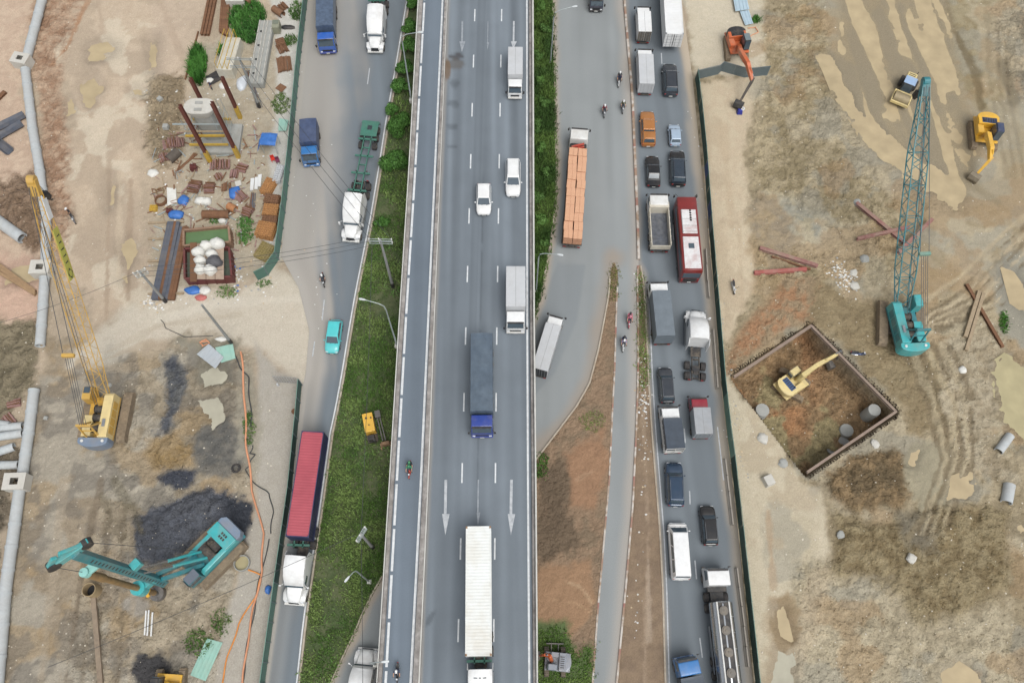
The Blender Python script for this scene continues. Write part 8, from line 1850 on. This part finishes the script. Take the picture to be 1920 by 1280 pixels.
def gzv(x, y):
    i = np.clip(np.searchsorted(gx, x) - 1, 0, len(gx) - 2); j = np.clip(np.searchsorted(gy, y) - 1, 0, len(gy) - 2)
    u = (x - gx[i]) / (gx[i + 1] - gx[i]); v = (y - gy[j]) / (gy[j + 1] - gy[j])
    return (GZ[j, i] * (1 - u) + GZ[j, i + 1] * u) * (1 - v) + (GZ[j + 1, i] * (1 - u) + GZ[j + 1, i + 1] * u) * v
def leafmat(name):
    m, nt, b = newmat(name); N = nt.nodes; L = nt.links
    at = N.new('ShaderNodeAttribute'); at.attribute_name = 'Col'; L.new(at.outputs['Color'], b.inputs['Base Color']); b.inputs['Roughness'].default_value = .6; b.inputs['Specular IOR Level'].default_value = .25
    return m
M_leaf = leafmat('leaf')
def blades(name, label, x, y, z, hgt, wid, cols, seed=1, per=3, spread=.25, cat='grass', lean=.5):
    """tufts of tapering leaf blades as one stuff object; cols: array of base colours per tuft"""
    r_ = np.random.RandomState(seed); n = len(x)
    if n == 0: return
    X_ = np.repeat(x, per) + r_.normal(0, spread, n * per); Y_ = np.repeat(y, per) + r_.normal(0, spread, n * per); Z_ = np.repeat(z, per); m_ = n * per
    a = r_.uniform(0, 2 * np.pi, m_); h = np.repeat(hgt, per) * r_.uniform(.6, 1.25, m_); w_ = wid * r_.uniform(.6, 1.4, m_); l = h * lean * r_.uniform(.4, 1.6, m_); b = a + r_.normal(1.57, .5, m_)
    dx, dy = np.cos(a), np.sin(a); ex, ey = np.cos(b), np.sin(b)
    V = np.zeros((m_, 5, 3))
    for k, (s, f, hh, ww) in enumerate(((-1, 0, 0, 1), (1, 0, 0, 1), (-1, .4, .65, .85), (1, .4, .65, .85), (0, 1, 1, 0))):
        V[:, k, 0] = X_ + s * ww * w_ * dx + f * l * ex; V[:, k, 1] = Y_ + s * ww * w_ * dy + f * l * ey; V[:, k, 2] = Z_ - .03 + hh * h
    i0 = (np.arange(m_) * 5)[:, None]; F = np.concatenate([i0 + np.array([[0, 1, 3]]), i0 + np.array([[0, 3, 2]]), i0 + np.array([[2, 3, 4]])], 0)
    c = np.repeat(cols, per, 0) * r_.uniform(.65, 1.4, (m_, 1)); C_ = np.concatenate([np.repeat(c[:, None, :], 5, 1), np.ones((m_, 5, 1))], 2)
    o = colmesh(name, V.reshape(-1, 3), F, C_.reshape(-1, 4), M_leaf, 'stuff'); tag(o, label, cat)
    return o
def gcols(x, y, a, b, sc=3, seed=3):
    t = sstep(.35, .65, fbm(x, y, sc, seed, 3))[:, None]; return np.array(sl(a))[None] * (1 - t) + np.array(sl(b))[None] * t
GV = [(742,170),(770,170),(764,360),(735,900),(722,1070),(690,1124),(668,1180),(640,1236),(618,1290),(598,1330),(560,1330),(566,1272),(594,1047),(627,810),(650,700),(675,550),(705,400),(728,260)]
x, y = areapts(GV, 60, seed=5, dens=lambda x, y: np.clip(.2 + 2.6 * (fbm(x, y, 3.5, 6, 4) - .36), .06, 1) * (1 - np.exp(-((x - P(737, 540).x) ** 2 + (y - P(737, 540).y) ** 2) / 1.2)))
blades('grass', 'rough green grass covering the verge left of the flyover', x, y, gzv(x, y), .14 + .34 * fbm(x, y, 2, 3, 3), .045, gcols(x, y, (92, 126, 60), (132, 156, 90), 2.0), 2, 3, .16)
x, y = areapts(GV, .9, seed=15, dens=lambda x, y: (fbm(x, y, 4, 9, 3) > .5) * 1.0)
blades('weeds', 'broad leaved weeds standing in the left verge grass', x, y, gzv(x, y), .22 + .2 * fbm(x, y, 2, 3, 3), .06, gcols(x, y, (88, 122, 62), (116, 144, 84), 2), 4, 9, .3, lean=.9)
x, y = areapts(GRR, 55, seed=6)
blades('grass', 'tall dark grass on the slope right of the flyover', x, y, gzv(x, y), .3 + .5 * fbm(x, y, 2, 3, 3), .045, gcols(x, y, (66, 94, 46), (100, 128, 64), 2.5), 3, 3, .2)
x, y = areapts([(1005,1185),(1050,1172),(1080,1222),(1112,1205),(1109,1330),(1000,1330)], 36, seed=7)
blades('grass', 'bright grass around the small grey excavator', x, y, gzv(x, y), .15 + .25 * fbm(x, y, 2, 3, 3), .045, gcols(x, y, (96, 132, 58), (132, 160, 82)), 5)
x, y = areapts([(1196,505),(1205,512),(1213,640),(1217,710),(1199,735),(1196,600)], 40, seed=8)
blades('grass', 'narrow strip of grass beside the traffic queue', x, y, gzv(x, y), .14 + .2 * fbm(x, y, 1, 3, 3), .045, gcols(x, y, (100, 132, 66), (132, 156, 86)), 6)
x, y = areapts([(1150,486),(1159,512),(1156,560),(1150,566),(1141,560),(1144,512)], 40, seed=9)
blades('grass', 'yellowish grass on the tip of the central island', x, y, gzv(x, y), .12 + .15 * fbm(x, y, 1, 3, 3), .045, gcols(x, y, (136, 138, 82), (112, 128, 68)), 7)
for i, (lab, px, py, rx, ry, hh, c1, c2, dn) in enumerate((('pale grass tuft in the middle of the brown island', 1110, 790, 24, 20, .16, (140, 158, 90), (112, 138, 70), 26), ('grass clump at the corner of the island under the flyover edge', 1016, 872, 12, 26, .35, (100, 140, 66), (76, 112, 50), 30), ('grass patch beside the blue tarp booth', 527, 195, 17, 20, .3, (98, 128, 66), (120, 138, 84), 36), ('tall bright weeds behind the concrete block', 420, 100, 10, 14, .8, (90, 150, 60), (66, 118, 44), 30),
    ('bright green bush beside the haul road rail', 372, 125, 15, 36, 1.2, (82, 136, 58), (58, 106, 42), 44), ('green weeds between the beams and the hollow planks', 465, 40, 32, 44, .9, (82, 132, 60), (60, 106, 46), 26), ('weeds on the pale strip beside the generator box', 545, 78, 12, 10, .4, (100, 132, 70), (80, 112, 54), 30), ('weeds at the top of the pale strip by the fence', 556, 22, 12, 18, .5, (92, 126, 64), (74, 108, 50), 26), ('weeds beside the formwork stacks', 460, 430, 16, 30, .5, (92, 140, 70), (120, 150, 92), 24), ('small weed above the settling tank', 402, 414, 8, 7, .4, (84, 138, 60), (60, 110, 44), 34), ('weeds at the lower end of the settling tank', 425, 548, 18, 12, .35, (100, 136, 74), (120, 144, 88), 22), ('weeds along the orange hose', 468, 805, 10, 32, .35, (92, 124, 66), (118, 140, 84), 26),
    ('grass beside the teal sheet at the bottom left', 372, 1205, 26, 24, .4, (88, 122, 60), (112, 138, 76), 26), ('weeds by the concrete strip at the bottom left', 415, 1165, 18, 26, .35, (92, 124, 64), (120, 142, 86), 24), ('green tuft beside the right pool', 1882, 605, 6, 22, .4, (78, 128, 52), (96, 142, 66), 40), ('small green tuft at the roofing sheets', 1417, 38, 7, 8, .6, (70, 116, 48), (92, 138, 62), 40), ('weeds at the corner of the green fence', 495, 532, 14, 6, .3, (84, 120, 62), (104, 134, 76), 30))):
    x, y = areapts(ell(px, py, rx, ry), dn, seed=30 + i); blades('weeds', lab, x, y, gzv(x, y), hh * (.5 + .6 * fbm(x, y, 1, 3, 3)), .055, gcols(x, y, c1, c2, 1.2), 40 + i, 4, .15, 'weeds')
# shrubs along the flyover: trunk, limbs and a crown of leaf faces
def shrub(label, px, py, r_, h, c1, c2, seed, n=2600, name='shrub', flat=.75, nl=8):
    rr = np.random.RandomState(seed); p = px_frame(px, py); t = thing(name, label, 'shrub', (p.x, p.y, p.z - .1), 0, 'shrubs along the flyover'); mb = MB(); mb.tube((0, 0, 0), (0, 0, h * .45), .1, .07, n=7)
    cl = []
    for i in range(nl):
        a = rr.uniform(0, 6.28); d = r_ * rr.uniform(.25, .75); c = Vector((d * math.cos(a), d * math.sin(a), h * rr.uniform(.45, .82))); cl.append((c, r_ * rr.uniform(.32, .5))); mb.tube((0, 0, h * .3), c, .05, .02, n=5)
    cl.append((Vector((0, 0, h * .75)), r_ * .5)); mb.build('trunk', rust if False else mat('bark', S(110, 92, 72), .9, 0, .2, 4), t)
    V = []; Cc = []; base1, base2 = np.array(sl(c1)), np.array(sl(c2))
    for k in range(n):
        c, q = cl[rr.randint(len(cl))]; v = rr.normal(size=3); v /= np.linalg.norm(v); v[2] = abs(v[2]) * .9 - .25 * rr.rand(); rad_ = q * (.55 + .5 * rr.rand() ** .5); o = np.array(c) + v * rad_ * np.array([1, 1, flat]); s = rr.uniform(.07, .15)
        u = rr.normal(size=3); u -= v * u.dot(v) * .7; u /= np.linalg.norm(u); w_ = np.cross(v + rr.normal(size=3) * .4, u); w_ /= np.linalg.norm(w_) + 1e-6
        V += [o - u * s, o + w_ * s * .55, o + u * s, o - w_ * s * .55]; m_ = rr.rand() ** 1.3; cc = (base1 * (1 - m_) + base2 * m_) * rr.uniform(.7, 1.3); Cc += [list(cc) + [1]] * 4
    F = np.arange(len(V)).reshape(-1, 4); o = colmesh('crown', np.array(V), F, np.array(Cc), M_leaf); del o['kind']; o.parent = t
for i, (lab, px, py, r_, h, n) in enumerate((('dark shrub at the very top of the left verge', 776, 18, 1.3, 1.8, 2200), ('second dark shrub from the top, beside the lamp arm', 770, 58, 1.4, 1.8, 2200), ('dark shrub just below the top lamp arm', 766, 96, 1.5, 1.9, 2400), ('dark shrub behind the top lamp post', 758, 135, 1.4, 1.8, 2400), ('lower dark shrub behind the top lamp post', 752, 172, 1.5, 1.9, 2600), ('large round green shrub beside the flyover', 748, 248, 2.0, 2.2, 4200), ('large spreading green shrub below the round one', 744, 316, 2.3, 2.3, 5200), ('small shrub beside the kerb under the large ones', 716, 420, 1.0, .9, 1300), ('small shrub in front of the long-nose truck', 735, 210, 1.1, 1.3, 1300))):
    shrub(lab, px, py, r_, h, (62, 102, 44), (98, 144, 68), 60 + i, int(n * 1.5))
for i in range(11):
    py = 20 + i * 44; shrub('%s bush on the slope right of the flyover, counted from the top' % ('first', 'second', 'third', 'fourth', 'fifth', 'sixth', 'seventh', 'eighth', 'ninth', 'tenth', 'last')[i], 1014 + 8 * math.sin(i * 2.1), py, .9 + .25 * math.sin(i * 1.7), 1.2 + .3 * math.cos(i), (66, 100, 46) if i % 3 else (88, 128, 58), (104, 138, 74), 90 + i, 1300, nl=6)
# clods and stones on the dug soil, coloured like the soil they lie in
def clods(name, label, n, seed, dens, smin, smax, tint=None, cat='soil', flat=.7):
    r_ = np.random.RandomState(seed); px = r_.uniform(-40, 1960, n); py = r_.uniform(-60, 1330, n); k = dens(px, py, r_); px, py = px[k], py[k]
    d = np.stack([np.array(_F)[i] + np.array(_R)[i] * (px - 960) / FPX - np.array(_U)[i] * (py - 640) / FPX for i in range(3)], 1); s = -CAMZ / d[:, 2]; x, y = d[:, 0] * s, d[:, 1] * s
    z = gzv(x, y); i = np.clip(np.searchsorted(gx, x) - 1, 0, len(gx) - 2); j = np.clip(np.searchsorted(gy, y) - 1, 0, len(gy) - 2); idx = j * len(gx) + i
    cl = CL[idx]; keep = (ra[idx] < .05) & (wetm[idx] < .3); keep &= (pa[idx] < .02) | (z < -2.5); x, y, z, cl, idx = x[keep], y[keep], z[keep], cl[keep], idx[keep]
    if tint is None: kk = r_.rand(len(x)) < np.clip(cl * 1.8 - .40, 0, .8) + (pa[idx] > .5) * .5; x, y, z, idx = x[kk], y[kk], z[kk], idx[kk]
    m_ = len(x); sz = smin + (smax - smin) * r_.rand(m_) ** 2.5
    O = np.array([(1, 0, 0), (0, 1, 0), (-1, 0, 0), (0, -1, 0), (0, 0, 1), (0, 0, -.6)], float); V = O[None] * sz[:, None, None] * r_.uniform(.6, 1.3, (m_, 6, 1)); V[:, :, 2] *= flat
    a = r_.uniform(0, 6.28, m_); c_, s_ = np.cos(a)[:, None], np.sin(a)[:, None]; X_ = V[:, :, 0] * c_ - V[:, :, 1] * s_; Y_ = V[:, :, 0] * s_ + V[:, :, 1] * c_
    V = np.stack([X_ + x[:, None], Y_ + y[:, None], V[:, :, 2] + z[:, None] + sz[:, None] * .02], 2)
    i0 = (np.arange(m_) * 6)[:, None]; F = np.concatenate([i0 + np.array([t_]) for t_ in ((0, 1, 4), (1, 2, 4), (2, 3, 4), (3, 0, 4), (1, 0, 5), (2, 1, 5), (3, 2, 5), (0, 3, 5))], 0)
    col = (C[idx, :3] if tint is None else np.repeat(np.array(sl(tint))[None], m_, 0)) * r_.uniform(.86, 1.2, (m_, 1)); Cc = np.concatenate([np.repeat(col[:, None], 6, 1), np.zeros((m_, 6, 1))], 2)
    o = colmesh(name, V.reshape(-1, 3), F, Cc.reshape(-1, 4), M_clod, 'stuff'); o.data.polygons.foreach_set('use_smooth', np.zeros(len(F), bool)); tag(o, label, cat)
M_clod = vcmat('clod', .95, 14, .2, .3, .02, .2)
clods('soil_clods', 'broken lumps of dug soil scattered over both sites', 330000, 3, lambda px, py, r_: (px < 520) | (px > 1340) | ((px > 1010) & (px < 1140) & (py > 780)), .035, .20)
clods('stones', 'pale stones and chips scattered over both sites', 9000, 5, lambda px, py, r_: ((px < 520) | (px > 1360)) & (r_.rand(len(px)) < .5), .03, .13, (214, 206, 190), 'stones')
clods('rubble', 'heap of pale rubble left of the teal crane', 1400, 6, lambda px, py, r_: np.hypot((px - 1578), (py - 516) * .8) < 16 + 0 * px, .05, .16, (206, 204, 198), 'rubble') if False else None
r_ = np.random.RandomState(21)
def litter(name, label, pxs, pys, smin, smax, cs, z0=.012, on=None):
    mb = MB(); cols = []
    for px, py in zip(pxs, pys):
        p = P(px, py, 0); zz = max(gz(p.x, p.y), 0.0) + z0; s = r_.uniform(smin, smax); a = r_.uniform(0, 6.28); n = 5
        q = [(p.x + s * r_.uniform(.5, 1.2) * math.cos(a + i * 1.256), p.y + s * r_.uniform(.4, 1.0) * math.sin(a + i * 1.256)) for i in range(n)]
        mb.add([(x, y, zz) for x, y in q] + [(p.x, p.y, zz + s * .35)], [(i, (i + 1) % n, n) for i in range(n)], r_.randint(len(cs)))
    o = mb.build(name, cs); o['kind'] = 'stuff'; tag(o, label, 'litter')
_mb = MB()
for _ in range(260):
    _p = G(*(lambda q: (q[0], q[1]))((random.uniform(285, 500), random.uniform(235, 470)))); _a = random.uniform(0, 3.14); _l = random.uniform(.15, .9); _z = _p.z + random.uniform(.05, .25); _mb.bar((_p.x - _l * math.cos(_a), _p.y - _l * math.sin(_a), _z), (_p.x + _l * math.cos(_a), _p.y + _l * math.sin(_a), _z + random.uniform(-.1, .1)), random.uniform(.05, .16), .06, mi=random.randrange(5))
_o = _mb.build('loose_scrap', [rodm, wood, rust, galv, fwk]); _o['kind'] = 'stuff'; tag(_o, 'loose rods, boards and scrap strewn over the material yard', 'scrap')
lit = [bagw, M['boxw'], mat('grey_scrap', S(170, 170, 166), .8), mat('tan_scrap', S(200, 180, 150), .8)]
def near(line, n, sd): i = r_.randint(len(line) - 1, size=n); t = r_.rand(n); L = np.array(line, float); q = L[i] * (1 - t[:, None]) + L[i + 1] * t[:, None]; return q[:, 0] + r_.normal(0, sd, n), q[:, 1] + r_.normal(0, sd, n)
a, b = near([(1198, 500), (1205, 700), (1208, 760), (1206, 900), (1190, 1200)], 130, 6); litter('litter', 'scraps of paper on the narrow strip beside the queue', a, b, .05, .16, lit)
a, b = near([(1205, 735), (1208, 775)], 50, 6); litter('litter', 'dense white litter at the end of the grass strip', a, b, .06, .2, lit)
a, b = r_.uniform(270, 520, 420), r_.uniform(160, 570, 420); litter('litter', 'scraps lying about the material yard', a, b, .05, .22, lit)
a, b = near([(430, 490), (450, 520), (440, 560)], 60, 9); litter('litter', 'white rubbish heap beside the settling tank', a, b, .08, .25, lit + [tarpb])
a, b = near([(275, 565), (300, 575)], 40, 6); litter('litter', 'torn plastic at the foot of the transformer pole', a, b, .08, .22, lit)
a, b = near([(580, 60), (560, 300), (600, 480), (560, 620)], 60, 30); litter('litter', 'few scraps on the left road', a, b, .04, .12, lit)
a, b = near([(1300, 200), (1330, 440), (1350, 700), (1380, 960)], 80, 8); litter('litter', 'scraps along the foot of the right fence', a, b, .04, .13, lit)
a, b = near([(1565, 500), (1585, 520), (1590, 535)], 130, 9); litter('rubble', 'patch of broken white rubble above the pit', a, b, .08, .25, lit)
a, b = near([(1350, 560), (1380, 780), (1400, 900)], 60, 5); litter('rubble', 'gravel beside the right fence', a, b, .05, .16, [conc_g, lit[3]])
